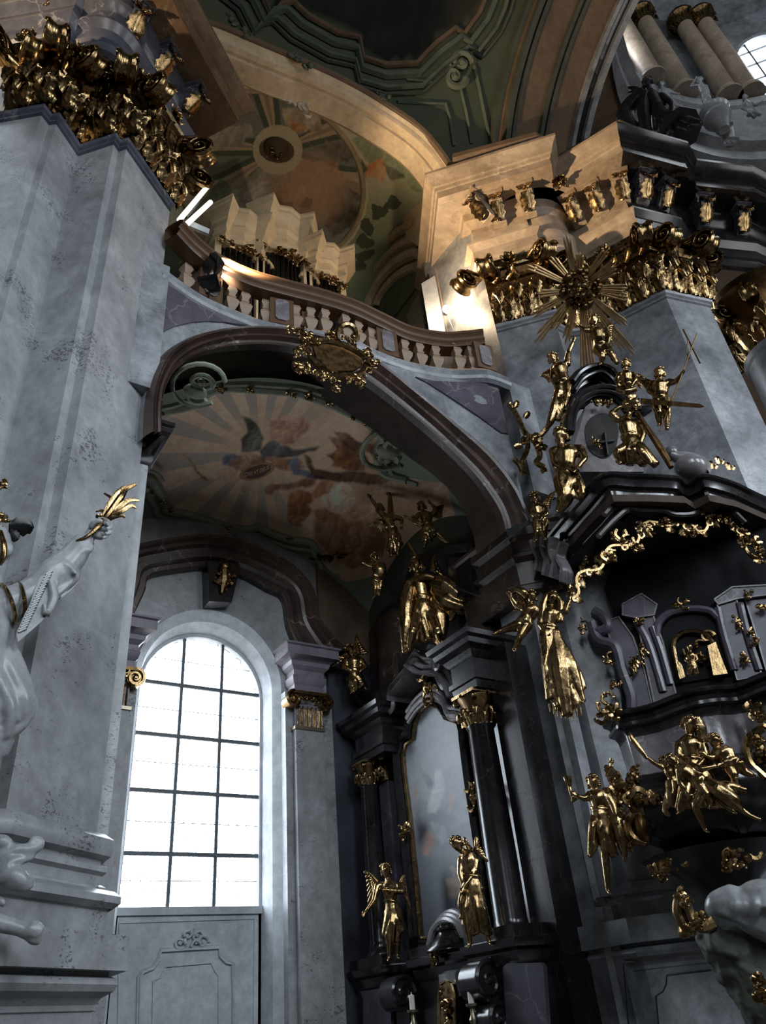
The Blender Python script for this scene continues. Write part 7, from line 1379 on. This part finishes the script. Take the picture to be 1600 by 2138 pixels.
mb.build('fringe_ridge', 'marble_white', mn)
mb = MB(); lump([(107, 1215, 80), (112, 1250, 80), (98, 1280, 80), (92, 1262, 82)], [7, 9, 8, 4], DS, mb); mb.build('maniple_tail', 'marble_white', mn, smooth=True)
def gring(x, y, rx, ry, ang, name):
    mb = MB(); c, s = math.cos(ang), math.sin(ang); mb.tube([AD(x + rx * math.cos(t) * c - ry * math.sin(t) * s, y + rx * math.cos(t) * s + ry * math.sin(t) * c, DS - .1 - .22 * math.cos(t)) for t in np.linspace(0, 2 * math.pi, 22)], .018, 7); mb.build(name, 'gold', st, smooth=True)
gring(42, 1252, 9, 36, -.12, 'gilt_band'); gring(14, 1262, 12, 44, -.3, 'gilt_band')
mb = MB(); o = AD(214, 1094, DS - .16); vn = nrm(EYE - o); r_ = nrm(np.cross(V(0, 0, 1), vn)); r_ = r_ if r_.dot(CR) > 0 else -r_
lump([(160, 1130, 46), (182, 1120, 48), (205, 1100, 44), (222, 1078, 30), (250, 1040, 26), (268, 1018, 24)], [3, 4, 6, 7, 9, 2], DS, mb, 8)
mb.build('palm_stem', 'gold', st, smooth=True)
for pts, w in (([(222, 1082, 26), (240, 1050, 28), (258, 1024, 26), (284, 1010, 22)], 7), ([(224, 1082, 26), (246, 1062, 30), (268, 1045, 28), (290, 1044, 20)], 6), ([(222, 1084, 26), (250, 1070, 30), (272, 1056, 26), (284, 1060, 20)], 5), ([(216, 1084, 26), (230, 1062, 26), (234, 1042, 26), (218, 1030, 22)], 5), ([(214, 1086, 26), (222, 1074, 28), (212, 1066, 26), (200, 1068, 22)], 4.5), ([(222, 1088, 26), (236, 1080, 28), (252, 1076, 26), (262, 1080, 22)], 4.5), ([(216, 1086, 30), (228, 1055, 32), (246, 1028, 32), (262, 1014, 30)], 6), ([(214, 1088, 26), (214, 1078, 28), (204, 1076, 28), (202, 1082, 24)], 4)):
    C = cr([AD(q[0], q[1], DS - q[2] * .0045) for q in pts], 5); mb = MB(); n = len(C); mb.tube(C, [w * .0049 * (.4 + .6 * math.sin(math.pi * min(1, .25 + .75 * i / n))) + .002 for i in range(n)], 7, flat=vn); mb.build('palm_leaf', 'gold', st, smooth=True)
# head with helmet-like crown, mostly outside the frame
mb = MB(); hc = AD(-20, 1145, DS); mb.ell(hc, (.18, .2, .26), n=14, m=10); mb.ell(AD(14, 1148, DS - .1), (.06, .06, .08), n=8, m=6); lump([(-12, 1170), (-20, 1210), (-30, 1250)], [26, 24, 30], DS, mb); mb.build('head', 'marble_white', st, smooth=True, angle=180)
mb = MB(); rocaille(mb, AD(0, 1085, DS - .1), r_, (0, 0, 1), vn, .1, .1, 7, 14, .022); lump([(0, 1110, 40), (8, 1140, 48), (6, 1165, 44), (0, 1180, 40)], [5, 6, 6, 3], DS, mb); rocaille(mb, AD(2, 1020, DS), r_, (0, 0, 1), vn, .05, .14, 8, 8, .018); mb.build('gilt_crown', 'gold', st, smooth=True)
mb = MB(); putleaf(mb, AD(18, 1100, DS), r_ * 1 + V(0, 0, .15), vn, .26, .1, .8); putleaf(mb, AD(18, 1108, DS), r_ * .6 - V(0, 0, .6), vn, .16, .06, .8); mb.build('dark_feather', 'black_paint', st, smooth=True)
# white rocaille at the statue's foot
rc = thing('marble_scrolls', AD(20, 1860, DS) * V(1, 1, 0) + V(0, 0, 2.6), 'white marble scroll ornament on the left pier base, bottom left', 'ornament'); mb = MB()
lump([(-20, 1800), (10, 1788, 10), (40, 1775, 16), (62, 1775, 20), (80, 1768, 20), (82, 1756, 20), (70, 1752, 20), (64, 1762, 22)], [12, 12, 10, 9, 8, 7, 6, 4], DS, mb); lump([(-20, 1756), (5, 1758, 10), (22, 1766, 12)], [10, 12, 8], DS, mb); lump([(-10, 1840), (15, 1815, 16), (30, 1800, 20), (72, 1790, 20)], [14, 14, 10, 4], DS, mb); lump([(10, 1830, 10), (34, 1830, 24), (50, 1842, 24), (72, 1832, 18)], [16, 15, 12, 4], DS, mb); lump([(20, 1842, 20), (50, 1850, 22), (70, 1848, 18)], [12, 10, 4], DS, mb); lump([(-10, 1880), (5, 1884, 6), (2, 1892, 8)], [8, 7, 4], DS, mb)
o = mb.build('scrolls', 'marble_white', rc, smooth=True, angle=180); VOX.append((o, .016))
bn_ = thing('marble_bone', AD(40, 1990, DS) * V(1, 1, 0) + V(0, 0, 2.2), 'white marble bone-like attribute poking in at the lower left', 'ornament'); mb = MB()
lump([(-40, 1918), (0, 1928, 6), (40, 1938, 10), (64, 1946, 12)], [14, 13, 11, 13], DS, mb); lump([(62, 1940, 12), (74, 1944, 14), (86, 1950, 14)], [14, 14, 10], DS, mb); lump([(66, 1958, 12), (76, 1966, 12), (78, 1974, 12)], [9, 7, 3], DS, mb); lump([(76, 1956, 14), (84, 1962, 12)], [8, 5], DS, mb)
o = mb.build('bone', 'marble_white', bn_, smooth=True, angle=180); VOX.append((o, .014))

# ================================================================== white statue at the lower right
DB = 8.0; ROUGH = []
s2 = thing('bending_statue', AD(1580, 2120, DB) * V(1, 1, 0) + V(0, 0, .6), 'pale marble figure bending in at the lower right over grey drapery', 'statue'); mb = MB()
lump([(1484, 1902), (1500, 1890, 20), (1530, 1886, 26), (1556, 1890, 26)], [10, 20, 27, 22], DB, mb, 12); lump([(1560, 1884, 20), (1590, 1880, 26), (1640, 1890, 20)], [24, 30, 34], DB, mb, 12); lump([(1545, 1900, 20), (1580, 1918, 20), (1640, 1940)], [22, 26, 30], DB, mb, 12)
for q_, r_q in (([(1496, 1880, 30), (1512, 1866, 34), (1536, 1862, 34), (1552, 1872, 44)], [5, 8, 8, 5]), ([(1530, 1866, 46), (1538, 1890, 58), (1528, 1916, 46)], [5, 8, 5]), ([(1550, 1864, 40), (1556, 1890, 56), (1548, 1918, 44)], [5, 9, 5]), ([(1572, 1860, 40), (1578, 1890, 60), (1572, 1925, 44)], [6, 9, 6]), ([(1592, 1858, 46), (1602, 1900, 62)], [6, 9]), ([(1500, 1900, 40), (1530, 1912, 46), (1560, 1930, 40)], [5, 7, 5])): lump(q_, r_q, DB, mb)
o = mb.build('torso', 'marble_white', s2, smooth=True, angle=180); VOX.append((o, .016))
mb = MB(); lump([(1462, 1945), (1490, 1968, 16), (1530, 2002, 20), (1580, 2056, 10), (1650, 2140)], [12, 24, 34, 42, 60], DB + .15, mb, 12); lump([(1520, 1945, 10), (1560, 1965, 16), (1640, 2000)], [14, 26, 40], DB + .2, mb); lump([(1478, 1962, 26), (1500, 1950, 36), (1498, 1932, 30)], [8, 10, 5], DB + .1, mb); R = random.Random(4)
for k in range(16):
    x = 1472 + 9 * k; y = 1944 + 8 * k; lump([(x + R.uniform(-6, 6), y - 14, 20), (x + 10, y + R.uniform(0, 16), R.uniform(40, 66)), (x + R.uniform(0, 20), y + 46, 20)], [4, R.uniform(6, 10), 4], DB + .15, mb)
o = mb.build('drapery', 'plaster_dark', s2, smooth=True, angle=180); VOX.append((o, .02)); ROUGH.append(o)
cz = thing('gilt_crozier', AD(1430, 1950, DB) * V(1, 1, 0) + V(0, 0, 1.9), 'gilded crozier crook with leafwork in front of the pale bending figure', 'crozier'); mb = MB()
C = [(1490, 1925, 26), (1468, 1935, 30), (1450, 1925, 30), (1440, 1905, 30), (1432, 1885, 30), (1428, 1870, 30), (1418, 1880, 30), (1416, 1905, 30), (1426, 1928, 30), (1436, 1945, 28), (1424, 1950, 26), (1420, 1935, 26)]
lump(C, [10, 9, 9, 8, 8, 8, 8, 8, 7, 7, 6, 3], DB, mb, 8); n = nrm(EYE - AD(1440, 1910, DB)); t_ = nrm(np.cross(V(0, 0, 1), n)); rocaille(mb, AD(1455, 1928, DB - .15), t_, (0, 0, 1), n, .12, .08, 77, 16, .025); rocaille(mb, AD(1424, 1880, DB - .15), t_, (0, 0, 1), n, .06, .08, 78, 10, .02); mb.build('crook', 'gold', cz, smooth=True)
for (x, y), k in (((1586, 2052), 0), ((1596, 2086), 1)):
    g = thing('gilt_tassel', AD(x, y, DB - .3), ('upper', 'lower')[k] + ' gilded tassel on the grey drapery at the lower right edge', 'ornament'); mb = MB(); rocaille(mb, AD(x, y, DB - .45), t_, (0, 0, 1), n, .07, .07, 80 + k, 12, .02); mb.build('tassel', 'gold', g, smooth=True)
finish_figures()
tx = bpy.data.textures.new('chisel', 'CLOUDS'); tx.noise_scale = .16; tx.noise_depth = 3
for o in ROUGH: m = o.modifiers.new('rough', 'DISPLACE'); m.texture = tx; m.strength = .12; m.mid_level = .5
